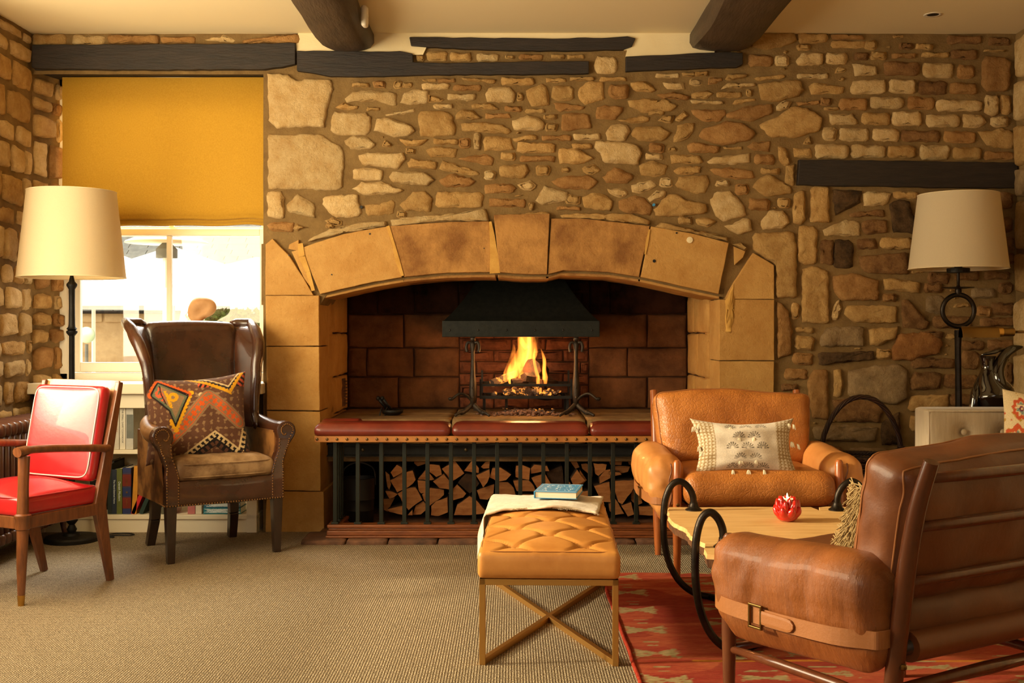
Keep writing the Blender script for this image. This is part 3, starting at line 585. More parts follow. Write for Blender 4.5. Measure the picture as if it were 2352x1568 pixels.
# slivers and chips in the wide joints
GX, GZ, gs = LEFT, 0.0, .011; NXg = int((RIGHT-LEFT)/gs); NZg = int(CEIL/gs); occ = bytearray(NXg*NZg)
def mark(poly):
    xs_ = [p[0] for p in poly]; zs_ = [p[1] for p in poly]
    for i in range(max(0,int((min(xs_)-GX)/gs)), min(NXg-1,int((max(xs_)-GX)/gs)+1)+0):
        for j in range(max(0,int(min(zs_)/gs)), min(NZg-1,int(max(zs_)/gs)+1)):
            if inpoly(GX+(i+.5)*gs, (j+.5)*gs, poly): occ[i*NZg+j] = 1
for poly, _t in STONES: mark(poly)
for pp_ in ([(60,100),(700,100),(700,190),(615,190),(615,1300),(60,1300)],[(600,545),(660,545),(690,525),(830,500),(1130,478),(1265,478),(1500,495),(1680,545),(1790,600),(1790,1300),(600,1300)],
            [(670,60),(1650,60),(1650,160),(1710,165),(1430,172),(1430,125),(1360,125),(1360,178),(680,185)],[(1820,360),(2345,366),(2345,442),(1820,435)],[(935,80),(1465,80),(1465,125),(935,125)]):
    mark([XZ(a,b) for a,b in pp_])
rr = random.Random(77); nchip = 0; cur = None
for a_ in range(9000):
    w_ = rr.uniform(.03,.13)*(1 if a_ < 5000 else .6); h_ = min(w_*.8, rr.uniform(.018,.06)*(1 if a_ < 5000 else .6)); x = rr.uniform(LEFT+.02, RIGHT-.02-w_); z = rr.uniform(.02, CEIL-.02-h_)
    i0, i1, j0, j1 = int((x-GX-.008)/gs), int((x+w_-GX+.008)/gs), int((z-.007)/gs), int((z+h_+.007)/gs)
    if any(occ[i*NZg+j] for i in range(max(0,i0), min(NXg,i1+1)) for j in range(max(0,j0), min(NZg,j1+1))): continue
    t_ = h_*.3; poly = [(x,z+t_*rr.random()),(x+w_*.5,z+rr.uniform(0,t_)),(x+w_-t_,z+t_*rr.random()),(x+w_,z+h_*.5),(x+w_-t_*1.2,z+h_-t_*rr.random()),(x+w_*.45,z+h_),(x+t_,z+h_-t_*rr.random())]
    mark(poly); b = stone(poly, fr_back, rr.uniform(.003,.010), 'stone_tan', wall_back, 1000+a_, build=False); small.add(b.v, b.f); nchip += 1
tag(small.build('small_stones', 'stone_tan', wall_back, smooth=True), kind='stuff')

# rubble packed in courses for the surfaces seen at a slant
def packed(u0, u1, v0, v1, fr, parent, seed, tints, wmin=.12, wmax=.26, hmin=.07, hmax=.2, dmin=.012, dmax=.034, gap=.012):
    rr = random.Random(seed); v = v0
    while v < v1-.04:
        h = min(rr.uniform(hmin,hmax), v1-v); u = u0
        while u < u1-.03:
            w_ = min(rr.uniform(wmin,wmax), u1-u)
            if u1-(u+w_) < .06: w_ = u1-u
            a, b, c, d = u+gap/2, v+gap/2, u+w_-gap/2, v+h-gap/2; s = .006+.13*min(c-a,d-b)
            j = lambda: rr.uniform(0, s)
            poly = [(a+j(),b+j()),((a+c)/2,b+j()*.6),(c-j(),b+j()),(c-j()*.5,(b+d)/2),(c-j(),d-j()),((a+c)/2,d-j()*.6),(a+j(),d-j()),(a+j()*.5,(b+d)/2)]
            stone(poly, fr, rr.uniform(dmin,dmax), rr.choice(tints), parent, rr.random(), seg=.035)
            u += w_
        v += h
packed(5.4, WALL-.005, .0, CEIL-.01, lambda u, v, d: (LEFT+d, u, v), wall_left, 3, ['stone_cream','stone_cream','stone_tan'], wmin=.12, wmax=.30, hmin=.09, hmax=.24, dmin=.006, dmax=.020)
packed(5.5, WALL-.005, .0, CEIL-.01, lambda u, v, d: (RIGHT-d, WALL-(u-5.5), v), wall_right, 5, ['stone_cream','stone_tan','stone_grey'], hmin=.12, hmax=.3, dmax=.03)
# slanted left side of the window recess
ra = Vector((LEFT, WALL+.0, 0)); rb = Vector((-2.56, 6.45, 0)); rt = (rb-ra).normalized(); rn = Vector((rt.y, -rt.x, 0)); RL_ = (rb-ra).length
wall_recess = S(grid_wall('wall_window_recess', 'mortar', -.02, RL_, 0, 2.52, .03, lambda u, v, d: tuple(ra+rt*u+rn*d+Vector((0,0,v))), lambda a, b: False, .01))
packed(.0, RL_-.01, .72, 2.50, lambda u, v, d: tuple(ra+rt*u+rn*d+Vector((0,0,v))), wall_recess, 11, ['stone_cream','stone_tan','stone_tan','stone_orange'], wmin=.12, wmax=.2, hmin=.08, hmax=.22, dmin=.015, dmax=.035)
# plaster band under the ceiling between the beams
def jag(x0, x1, z, n=14, a=.004): return [(lerp(x0,x1,i/n), z+R.uniform(-a,a)) for i in range(n+1)]
pz = lambda py: XZ(0, py)[1]; pxx = lambda px: XZ(px, 0)[0]
pl = [(pxx(681), pz(100)), (pxx(687), pz(74)), (pxx(1640), pz(74)), (pxx(1640), pz(130)), (pxx(1436), pz(131)), (pxx(1440), pz(116)), (pxx(1300), pz(117)),(pxx(1150),pz(112)), (pxx(980), pz(110)), (pxx(972), pz(127)), (pxx(945), pz(127)), (pxx(683), pz(122))]
o = MB().prism(pl, WALL-.016, WALL).build('plaster_band', 'plaster', wall_back)
# ================================================================ black timbers let into the wall
def timber(name, label, pts, depth, group=None, d=WALL):
    m = MB(); n = len(pts); top = []
    def dens(a, b):
        k = max(1, int(abs(b[0]-a[0])/18)); return [(lerp(a[0],b[0],i/k), lerp(a[1],b[1],i/k)+(R.uniform(-1.0,1.0) if 0 < i else 0)) for i in range(k)]
    pp = []
    for i in range(n): pp += dens(pts[i], pts[(i+1)%n])
    m.prism([XZ(x, y, d) for x, y in pp], d-depth, d+.05)
    return tag(m.build(name, 'black_timber', bevel=.004), label, 'beam', group)
timber('timber_lintel', 'long black painted timber lintel above the window', [(79,106),(300,105),(500,104),(681,102),(681,150),(650,157),(610,162),(300,163),(100,161),(78,158)], .035)
# the lintel's soffit runs back to the window
m = MB(); x0, z0 = XZ(80,162); x1, _ = XZ(612,162)
m.bb(x0, x1, WALL-.01, 6.47, z0, z0+.12); lin = m.build('lintel_soffit', 'black_timber', bpy.data.objects['timber_lintel'], bevel=.006)
timber('wall_timber', 'black painted split timber between the window lintel and the plaster, under the left beam', [(684,119),(800,120),(870,121),(920,120),(949,126),(950,145),(1050,147),(1200,144),(1352,143),(1352,171),(1200,174),(1050,173),(880,178),(760,178),(720,170),(684,165)], .03)
timber('wall_timber', 'highest thin black timber in the plaster band above the fireplace', [(941,88),(1060,89),(1250,91),(1400,89),(1440,86),(1459,91),(1450,110),(1430,117),(1240,120),(1060,115),(945,108)], .03)
timber('wall_timber', 'short black timber under the foot of the right ceiling beam', [(1436,133),(1560,127),(1660,122),(1704,124),(1704,150),(1690,157),(1540,162),(1436,167)], .03)
timber('timber_lintel', 'plain black timber lintel above the right floor lamp', [(1832,368),(1980,370),(2200,373),(2331,375),(2333,433),(2200,433),(1980,429),(1828,426)], .035)
# ceiling beams, rough hewn, running to the wall
def ceiling_beam(name, label, xs, drop, y1):
    m = MB(); nseg = 26; prof_n = 14; vs = []; fs = []; y0 = -2.35
    for i in range(nseg+1):
        y = lerp(y0, y1, (i/nseg)**.6); tt = max(0, (y-(y1-.55))/.55)
        xa, xb = xs(y); dz = drop*(1-.35*tt**2.2); 
        for k in range(prof_n):
            u = k/(prof_n-1); # left top, down, under, up right
            if u < .25: x = xa-.02*math.sin(u*4*PI/1); z = CEIL-dz*(u/.25)*.9; x = xa-.022*math.sin(u/.25*PI)
            elif u < .75: x = lerp(xa, xb, (u-.25)/.5); z = CEIL-dz*(.9+.1*math.sin((u-.25)/.5*PI))
            else: x = xb+.03*math.sin((u-.75)/.25*PI); z = CEIL-dz*(1-(u-.75)/.25)*.9
            nn = Vector((x*3+5, y*2.2, z*3)); x += .018*noise.noise(nn); z += .014*noise.noise(nn+Vector((7,0,0))) if .1 < u < .9 else .02
            vs.append((x, y+(0 if i < nseg else .0), z))
    for i in range(nseg):
        for k in range(prof_n-1): fs.append((i*prof_n+k, i*prof_n+k+1, (i+1)*prof_n+k+1, (i+1)*prof_n+k))
    fs.append(tuple(nseg*prof_n+k for k in range(prof_n)))
    m.add(vs, fs); return tag(m.build(name, 'beam_timber', smooth=True, auto=38), label, 'beam')
ceiling_beam('ceiling_beam', 'rough dark ceiling beam on the left with the white sensor on its side', lambda y: (lerp(-.955,-.995,(y+2.35)/8.5), lerp(-.74,-.775,(y+2.35)/8.5)), .155, WALL-.005)
ceiling_beam('ceiling_beam', 'wider rough dark ceiling beam on the right', lambda y: (lerp(.90,.985,(y+2.35)/8.5), lerp(1.18,1.26,(y+2.35)/8.5)), .15, WALL-.005)

# ================================================================ window, sill, blind
YW = 6.42
win = S(MB().bb(-2.60,-2.52,YW,YW+.08,.80,2.56).bb(-1.36,-1.28,YW,YW+.08,.80,2.56).bb(-2.6,-1.28,YW,YW+.08,2.47,2.56).bb(-2.6,-1.28,YW,YW+.08,.80,.855).build('window_1', 'sash_paint', bevel=.004))
def sash(z0, z1, y, cx=-1.952):
    fr = MB(); x0, x1 = -2.50, -1.40
    fr.bb(x0,x0+.045,y,y+.04,z0,z1).bb(x1-.035,x1,y,y+.04,z0,z1).bb(x0+.045,x1-.035,y,y+.04,z0,z0+.055).bb(x0+.045,x1-.035,y,y+.04,z1-.04,z1)
    fr.bb(cx-.014,cx+.014,y+.004,y+.036,z0+.055,z1-.04)
    o = fr.build('sash', 'sash_paint', win, bevel=.004)
    for a, b in ((x0+.04, cx-.01), (cx+.01, x1-.03)): MB().bb(a,b,y+.018,y+.022,z0+.05,z1-.035).build('pane', 'window_glass', o)
sash(.86, 1.675, YW+.015); sash(1.635, 2.48, YW+.058)
MB().bb(-2.52,-2.50,YW-.004,YW+.08,.80,2.5).bb(-1.40,-1.36,YW-.004,YW+.08,.80,2.5).build('window_lining', 'sash_paint', win, bevel=.003)
# wall below the window and outside reveal
S(MB().bb(-2.75,-1.2,6.44,6.62,-.1,.80).bb(-2.95,-2.59,6.40,6.62,-.1,CEIL).bb(-1.345,-1.2,6.40,6.62,-.1,CEIL).build('wall_below_window', 'plaster'))
sill = S(MB().bb(-2.62,-1.349,6.10,YW+.02,.752,.81).build('trim_1', 'cream_paint', bevel=.006))
tag(sill, 'cream painted window sill above the bookcase')
# roman blind with stacked folds at the bottom
bl = thing('roman_blind', 'ochre roman blind pulled half down over the window', 'blind', (-1.945, 6.335, 0))
X0, X1 = -.573, .573; prof = [(0,2.512),(0,2.40),(.002,2.2),(0,2.0),(-.002,1.83),(-.006,1.745),(-.018,1.722),(-.012,1.712),(-.004,1.716),(-.006,1.70),(-.022,1.69),(-.018,1.678),(-.004,1.684),(.012,1.70),(.014,1.76)]
def blindpt(x, y, z):
    s = 1+(.02 if z < 1.75 else 0)*0
    yy = y+.004*nz(x*3, z*3, 2)+.003*math.sin(x*9+z*3)
    dz = (.012*nz(x*4, 0, 5)+.008*math.exp(-((x-.5)/.1)**2)) if z < 1.78 else 0
    for bx_ in (-.2, 0.01, .22): yy -= .006*math.exp(-(((x-bx_)/.035)**2+((z-2.20)/.02)**2))
    return (x, yy, z+dz)
nx_ = 60; pf = []
for (a, b), (c, d) in zip(prof, prof[1:]):
    k = 8 if abs(b-d) > .1 else 2
    for i in range(k): pf.append((lerp(a,c,i/k), lerp(b,d,i/k)))
pf.append(prof[-1]); vs = []; fs = []
for j, (y, z) in enumerate(pf):
    for i in range(nx_+1): vs.append(blindpt(lerp(X0,X1,i/nx_)*(1-.012*(1-(z-1.7)/.8)*0), y, z))
for j in range(len(pf)-1):
    for i in range(nx_): fs.append((j*(nx_+1)+i, j*(nx_+1)+i+1, (j+1)*(nx_+1)+i+1, (j+1)*(nx_+1)+i))
MB().add(vs, fs).build('blind_fabric', 'blind_cloth', bl, smooth=True)
MB().bb(X0, X1, .004, .03, 2.488, 2.513).build('head_rail', 'sash_paint', bl)
m = MB(); m.tube([(.598,-.02,2.50),(.60,-.022,1.9),(.596,-.02,1.3),(.60,-.02,.98)], .003, 5); m.build('chain', 'sash_paint', bl)
# ================================================================ fireplace
fp = thing('fireplace', 'wide inglenook fireplace of dressed stone with a shallow arch and raised hearth', 'fireplace', (0,0,0))
def block(poly_px, mt, name, seed, y0=6.168, y1=6.62, bev=.003, seg=.05, rough=.001):
    rr = random.Random(seed); poly = [XZ(a, b) for a, b in poly_px]; pts = []
    for i in range(len(poly)):
        a = Vector(poly[i]); b = Vector(poly[(i+1)%len(poly)]); k = max(1, round((b-a).length/seg))
        for j in range(k): pts.append(a.lerp(b, j/k)+Vector((rr.uniform(-1,1), rr.uniform(-1,1)))*rough)
    c = sum(pts, Vector((0,0)))/len(pts); m = len(pts); vs = []
    area = sum(pts[i].x*pts[(i+1)%m].y-pts[(i+1)%m].x*pts[i].y for i in range(m)); sg = 1 if area > 0 else -1
    nr = []
    for i in range(m):
        t = (pts[(i+1)%m]-pts[i-1]); nr.append(Vector((-t.y, t.x)).normalized()*sg)
    for y, ins in ((y1, .0), (y0+bev, .0), (y0+bev*.3, bev*.35), (y0, bev)):
        for i, p in enumerate(pts):
            q = p+nr[i]*ins; vs.append((q.x, y, q.y))
    fs = []
    for r_ in range(3):
        for i in range(m):
            j = (i+1)%m; q = (r_*m+i, r_*m+j, (r_+1)*m+j, (r_+1)*m+i); fs.append(q if sg > 0 else q[::-1])
    base = 3*m; pol = tuple(base+i for i in range(m)); fs.append(pol if sg > 0 else pol[::-1])
    fs.append(tuple(range(m))[::-1] if sg > 0 else tuple(range(m)))
    return MB().add(vs, fs)
def lowy(x): return interp([(a, b) for a, b in arch_low], x)
def topy(x): return interp([(670,586),(690,572),(718,561),(796,537),(889,521),(1021,511),(1125,509),(1133,495),(1262,492),(1264,503),(1340,503),(1492,520),(1593,538),(1671,558),(1711,577)], x)
def vous(tl, tr, br, bl_, n=6):
    top = [(lerp(tl,tr,i/n), topy(lerp(tl,tr,i/n))) for i in range(n+1)]
    bot = [(lerp(br,bl_,i/n), lowy(lerp(br,bl_,i/n))-11) for i in range(n+1)]
    bl_ -= 5; br += 5
    return top+bot, [(lerp(bl_,br,i/n), lowy(lerp(bl_,br,i/n))) for i in range(n+1)]+[(lerp(br,bl_,i/n), lowy(lerp(br,bl_,i/n))-20) for i in range(n+1)]
for i, (a, mt) in enumerate((((694,890,924,737),'ashlar'),((895,1123,1133,930),'ashlar_sooty'),((1134,1262,1256,1148),'ashlar_sooty'),((1266,1491,1466,1258),'ashlar_sooty'),((1494,1672,1648,1470),'ashlar'))):
    p, lip = vous(*a); m = block(p, mt, 'arch_stone', i, y0=6.16 if i != 2 else 6.15); b = block(lip, mt, 'x', 20+i, y0=6.20, bev=.004); m.add(b.v, b.f)
    m.build('arch_stone', mt, fp)
bk_ = [XZ(600,700), XZ(600,560), XZ(628,556)]+[XZ(x_, topy(x_)+8) for x_ in range(690,1712,40)]+[XZ(1728,590), XZ(1770,615), XZ(1770,700)]+[XZ(x_, lowy(x_)-6) for x_ in range(1649,734,-30)]+[XZ(735,700)]
MB().prism(bk_, 6.195, 6.6).build('arch_core', 'mortar', fp)
# small flank stones by the skewbacks
for i, (p, mt) in enumerate(([[(666,562),(688,551),(687,577),(664,572)],'ashlar'],[[(671,578),(691,574),(716,662),(700,640)],'ashlar'],[[(1684,566),(1711,577),(1705,592),(1686,608)],'ashlar'])):
    block(p, mt, 'arch_stone', 40+i, y0=6.17).build('arch_stone', mt, fp)
# rough ledge of stone on top of the arch
for i, p in enumerate(([(705,555),(720,543),(758,527),(830,512),(886,508),(889,519),(798,535),(740,548)],[(897,506),(950,499),(1050,490),(1116,481),(1124,508),(1021,509),(898,520)],
        [(1133,494),(1161,492),(1210,489),(1262,487),(1262,500),(1200,505),(1135,506)],[(1287,496),(1312,491),(1396,490),(1450,493),(1492,507),(1492,518),(1424,510),(1340,502),(1290,500)],[(1503,521),(1517,511),(1565,521),(1672,546),(1674,556),(1593,536),(1508,524)],[(1680,561),(1702,557),(1717,572),(1711,578)])):
    stone([XZ(a, b) for a, b in p], fr_back, .028, 'stone_cream' if i < 2 else 'stone_tan', fp, 300+i, name='ledge_stone', rough=.004, round_=.1)
# piers
JL, JR = 735, 1649
LP = [([(612,562),(628,549),(664,586),(719,673),(733,684),(733,678),(612,678)],'ashlar'),([(612,679),(734,679),(735,794),(614,794)],'ashlar'),([(614,796),(735,796),(736,942),(615,940)],'ashlar'),([(615,943),(737,945),(738,1126),(616,1124)],'ashlar'),([(614,1127),(745,1128),(747,1232),(612,1232)],'ashlar')]
LP[0] = ([(612,562),(628,549),(664,586),(700,640),(722,678),(612,678)],'ashlar')
RP = [([(1684,648),(1728,581),(1776,609),(1776,687),(1664,687),(1672,668)],'ashlar'),([(1650,688),(1776,688),(1776,827),(1650,827)],'ashlar'),([(1650,829),(1776,829),(1775,962),(1650,962)],'ashlar'),([(1650,964),(1776,964),(1776,1110),(1650,1110)],'ashlar'),([(1648,1112),(1778,1112),(1778,1232),(1648,1232)],'ashlar')]
for i, (p, mt) in enumerate(LP+RP):
    block(p, mt, 'pier_stone', 60+i, y0=6.165, bev=.0035).build('pier_stone', mt, fp)
# joints in pale yellow mortar
def joint(pts, wd):
    m = MB()
    for (a, b), (w0, w1) in zip(zip(pts, pts[1:]), zip(wd, wd[1:])):
        (x0,z0),(x1,z1) = XZ(*a), XZ(*b); m.bar((x0,6.1585,z0),(x1,6.1585,z1), w0, .008, (0,1,0), w1=w1)
    return m
k = 1/420
for pts, wd in (([(892,520),(905,560),(915,600),(926,634)],[8*k,6*k,10*k,6*k]),([(1126,510),(1131,545),(1135,590),(1137,628)],[6*k,12*k,18*k,24*k]),([(692,560),(696,590),(710,625),(722,668)],[12*k,14*k,10*k,8*k]),([(1490,528),(1484,560),(1480,585)],[4*k,6*k,3*k])):
    joint(pts, wd).build('yellow_joint', 'mortar_yellow', fp)
stone([XZ(a,b) for a,b in [(1664,690),(1672,672),(1683,650),(1685,700),(1684,730),(1676,765),(1664,760)]], lambda u,v,d:(u,6.166-d,v), .004, 'mortar_yellow', fp, 91, name='yellow_patch')
0 and stone([XZ(a,b) for a,b in [(614,690),(650,682),(680,676),(650,700),(640,740),(660,800),(640,850),(622,830),(613,760)]], lambda u,v,d:(u,6.166-d,v), .002, 'mortar_yellow', fp, 92, name='yellow_patch')
# firebox: backs and sides, block by block
YB = 7.2; xl, xr = -1.045, 1.115
def fblock(fr, u0, u1, v0, v1, mt, seed, name='firebox_block', dep=.012):
    g = .004; stone([(u0+g,v0+g),(u1-g,v0+g),(u1-g,v1-g),(u0+g,v1-g)], fr, dep, mt, fp, seed, name=name, seg=.09, rough=.003, inset=.012, round_=0)
MB().bb(xl-.3, xr+.3, YB+.002, YB+.1, 0, 2.9).build('firebox_back', 'soot_mortar', fp)
MB().bb(xl-.15, xl-.02, 6.4, YB+.1, 0, 2.9).build('firebox_cheek', 'soot_mortar', fp); MB().bb(xr+.02, xr+.15, 6.4, YB+.1, 0, 2.9).build('firebox_cheek', 'soot_mortar', fp)
MB().bb(xl-.3, xr+.3, 6.55, YB+.1, 2.9, 3.0).bb(xl-.3,xr+.3,6.60,6.66,1.50,3.0).build('capped_flue', 'mortar_near_black', fp)  # unseen flue box, its top closed to keep light from leaking in
frb = lambda u, v, d: (u, YB-d, v); rows = [.60,.80,.985,1.20,1.45,1.68,1.9]; s = 500
rr = random.Random(12)
bxl, bxr = XZ(1055,0,YB)[0], XZ(1352,0,YB)[0]     # the brick patch behind the fire
for r_, (a, b) in enumerate(zip(rows, rows[1:])):
    for lo, hi in ((xl, bxl), (bxr, xr)):
        u = lo; first = True
        while u < hi-.02:
            w_ = rr.uniform(.2,.46)*(.6 if first and r_%2 else 1); first = False
            if hi-u-w_ < .14: w_ = hi-u
            mt = 'firebox_block' if b < 1.30 else 'firebox_soot'
            if 1.18 < b < 1.5 and abs((u+w_/2)) < .45: mt = 'firebox_soot'
            fblock(frb, u, u+w_, a, b, mt, s); s += 1; u += w_
for r_ in range(11):      # bricks
    a = .60+r_*.074; u = bxl-(.11 if r_%2 else 0)
    while u < bxr-.01:
        c, d = max(u, bxl), min(u+.22, bxr)
        if d-c > .03: fblock(frb, c, d, a, a+.074, 'firebrick' if a < 1.05 else 'firebox_soot', s, 'brick', .01)
        s += 1; u += .22
for side, x in ((1, xl), (-1, xr)):
    fr = (lambda u, v, d, x=x, side=side: (x+side*d-side*.012, u if side < 0 else 6.46+YB-u, v))
    for r_, (a, b) in enumerate(zip([0.03,.3,.60,.82,1.08,1.31,1.6], [.3,.60,.82,1.08,1.31,1.6,1.9])):
        mid = 6.82 if r_%2 else 6.95
        for c, d in ((6.46, mid), (mid, YB)): fblock(fr, c, d, a, b, 'ashlar' if b < 1.35 else 'firebox_soot', s); s += 1
# iron vent let into the left cheek
vent = MB(); vx = xl+.006; y0v, y1v = 6.93, 7.03
vent.bb(vx-.004, vx+.006, y0v, y1v, .63, .80)
for i in range(8): vent.bar((vx+.012, y0v+.01, .645+i*.0195), (vx+.012, y1v-.01, .645+i*.0195), .012, .008)
vent.build('air_vent', 'hearth_brick', fp)
# raised hearth of thick slabs on a steel beam; log recess beneath
YH = 6.36; hx = [xl, XZ(1036,0,YH)[0], XZ(1347,0,YH)[0], xr]
for i, (a, b) in enumerate(zip(hx, hx[1:])):
    for (y0, y1) in ((YH, 6.80), (6.804, YB)):
        MB().rbox(((a+b)/2, (y0+y1)/2, .528), (b-a-.006, y1-y0, .142), .012, n=(16,8,5), fn=lambda q, p: q+Vector((0,.006*nz(q.x*9,q.z*9,i),.003*nz(q.x*6,q.y*6,i+5)))).build('hearth_slab', 'hearth_slab', fp, smooth=True)
bm = MB(); bm.bb(xl,xr,6.42,6.44,.385,.457).bb(xl,xr,6.375,6.46,.385,.392).bb(xl,xr,6.375,6.46,.450,.457)
sb = bm.build('steel_beam', 'steel_beam', fp)
for px in (833, 1070, 1306, 1500):
    x, z = XZ(px, 1033, 6.42); MB().ball((x, 6.418, z), .011, 8, 5, (1,.5,1)).build('bolt', 'bolt_bronze', sb)
MB().bb(xl, xr, 6.40, 6.47, .355, .385).build('hearth_slab', 'hearth_slab', fp, bevel=.004)
MB().bb(xl, xr, 6.47, YB, .38, .455).build('recess_lid', 'mortar_near_black', fp)
MB().bb(xl, xr, 6.96, 7.0, .0, .46).build('recess_back', 'mortar_near_black', fp)
MB().bb(-1.03, 1.10, 6.05, 6.97, .0, .018).build('hearth_floor', 'hearth_brick', fp)
# front kerb of brick in the carpet
x = -1.085; rr = random.Random(4)
while x < 1.12:
    w_ = min(rr.uniform(.2,.34), 1.13-x)
    MB().rbox((x+w_/2, 5.93, .007), (w_-.006, .28, .03), .008, n=(6,4,3), fn=lambda q, p: q+Vector((0,.01*nz(q.x*12+x*7,q.y*3),.003*nz(q.x*9,q.y*9,x)))).build('kerb_brick', 'hearth_brick', fp, smooth=True); x += w_
# a small round plug on the arch and a few drill holes
x, z = XZ(1582,552); MB().lathe([(.017,0),(.017,.006),(.001,.008)], (x,6.160,z), 16, Matrix.Rotation(PI/2,3,'X')).build('round_plug', 'plaster', fp)
m = MB()
for px, py, r in ((851,538,.005),(1552,536,.005),(1501,600,.009),(1112,571,.003),(666,587,.004),(764,631,.004)):
    x, z = XZ(px,py); m.lathe([(.0005,-.001),(r,-.001),(r,.003)], (x,6.1595,z), 8, Matrix.Rotation(PI/2,3,'X'))
m.build('drill_holes', 'black_plastic', fp)
for i, (px, py, mt) in enumerate(((831,476,'steel_beam'),(1501,471,'cover_blue'))):
    x, z = XZ(px,py); tag(MB().lathe([(.001,.002),(.006,.002),(.008,0),(.008,-.012)], (x,WALL-.006,z), 10, Matrix.Rotation(-PI/2,3,'X')).build('wall_plug', mt), ['grey screw plug in the mortar above the left half of the arch','blue plastic wall plug in the mortar above the right half of the arch'][i], 'wall plug')

# ---------------------------------------------------------------- hood
hd = thing('fire_hood', 'dark metal smoke hood flaring out over the fire', 'hood', (0,0,0))
def hx_(px): return XZ(px, 0, 6.62)[0]
hc = (hx_(1018)+hx_(1375))/2; hw = (hx_(1375)-hx_(1018))/2; zb = 1.1-15*6.62/F; zt = 1.1+20*6.62/F
vs = []; fs = []; prof = [(zb,1.0),(zt,1.0)]+[(zt+.004,.985)]
for i in range(1, 13):
    t = i/12; prof.append((zt+t*.55, .985-.60*(1-(1-t)**1.9)))
for z, s in prof:
    yb = YB-.01; yf = yb-(YB-6.60)*(.25+.75*s)
    vs += [(hc-hw*s, yf, z), (hc+hw*s, yf, z), (hc+hw*s, yb, z), (hc-hw*s, yb, z)]
for i in range(len(prof)-1):
    for k in range(4): fs.append((i*4+k, i*4+(k+1)%4, i*4+4+(k+1)%4, i*4+4+k))
MB().add(vs, fs).build('canopy', 'hood_copper', hd, smooth=True, auto=30)
m = MB(); m.bb(hc-hw-.004, hc+hw+.004, 6.592, 6.60, zb-.004, zt+.002); m.build('band', 'hood_copper', hd, bevel=.002)
for px in (1034,1099,1164,1229,1293,1359):
    MB().ball((hx_(px), 6.591, 1.1-1*6.6/F), .007, 8, 5, (1,.6,1)).build('rivet', 'grey_metal_dark', hd)
# ---------------------------------------------------------------- andirons
DA = 6.62
def andiron(px, label, s):
    x0 = (px-1176)*DA/F; t = thing('andiron', label, 'andiron', (x0, DA, .599), 0, 'pair of andirons')
    h = lambda py: CH-(py-757)*DA/F-.599
    m = MB(); m.tube([(0,0,h(930)),(0,0,h(905)),(0,0,h(880)),(0,0,h(858)),(0,0,h(830)),(0,0,h(808)),(0,0,h(790)),(0,0,h(784))], [.020,.030,.029,.021,.016,.017,.027,.015], 10, sq=.7); m.build('shaft', 'andiron_iron', t, smooth=True)
    for sg in (-1,1):
        m = MB(); m.tube(smoothpts([(0,0,h(800)),(sg*.012,-.005,h(788)),(sg*.030,-.008,h(787)),(sg*.038,-.01,h(797)),(sg*.033,-.012,h(808))]), .009, 7); m.build('scroll', 'andiron_iron', t, smooth=True)
        m = MB(); m.tube(smoothpts([(0,0,h(926)),(sg*.025,-.02,h(936)),(sg*.055,-.05,h(945)),(sg*.075,-.075,.02),(sg*.10,-.09,.006)]), [.014]*16+[.009]*9, 8); m.build('foot', 'andiron_iron', t, smooth=True)
    m = MB().ball((0,0,h(778)), .017, 8, 6); m.build('finial', 'andiron_iron', t, smooth=True)
    m = MB(); m.tube(smoothpts([(0,0,h(922)),(s*.035,-.03,h(908)),(s*.075,-.05,h(903)),(s*.12,-.07,h(915)),(s*.13,-.08,h(912))]), .013, 8, sq=.6); m.build('side_arm', 'andiron_iron', t, smooth=True)
    m = MB(); m.bar((0,.01,h(925)),(0,.40,h(925)), .02,.025).bar((0,.38,h(925)),(0,.39,.0), .02,.02); m.build('log_rest', 'andiron_iron', t)
    for py in (890,912): MB().ball((0,-.024,h(py)), .008, 7, 5).build('boss', 'andiron_iron', t)
andiron(1086, 'left wrought andiron with scrolled head beside the fire basket', -1)
andiron(1323, 'right wrought andiron with scrolled head beside the fire basket', 1)
# ---------------------------------------------------------------- fire basket, logs on fire, embers, flames
bx0, bx1 = XZ(1104,0,6.66)[0], XZ(1312,0,6.66)[0]; zt_, zb_ = XZ(0,884,6.66)[1], XZ(0,912,6.66)[1]
bk = thing('fire_basket', 'black iron fire basket with flat bars between the andirons', 'fire basket', (0,0,0))
m = MB()
for (z, h) in ((zt_, .014), (zb_, .018)):
    MB().bb(bx0,bx1,6.655,6.663,z-h/2,z+h/2).bb(bx0,bx0+.008,6.663,6.98,z-h/2,z+h/2).bb(bx1-.008,bx1,6.663,6.98,z-h/2,z+h/2).bb(bx0,bx1,6.98,6.988,z-h/2,z+h/2).build('hoop_bar', 'black_iron', bk)
for x in (bx0, bx1):
    for y in (6.665, 6.98): MB().bb(x-.006,x+.006,y-.006,y+.006,zb_-.01,zt_+(.035 if y < 6.8 else .075)).build('corner_post', 'black_iron', bk)
for i in range(12):
    x = lerp(bx0+.02,bx1-.02,i/11); MB().bb(x-.008,x+.008,6.665,6.98,zb_-.006,zb_+.006).build('grate_bar', 'black_iron', bk)
for x, y in ((bx0+.02,6.70),(bx1-.02,6.70),(bx0+.15,6.95),(bx1-.02,6.95)): MB().bb(x-.008,x+.008,y-.008,y+.008,.60,zb_).build('leg', 'black_iron', bk)
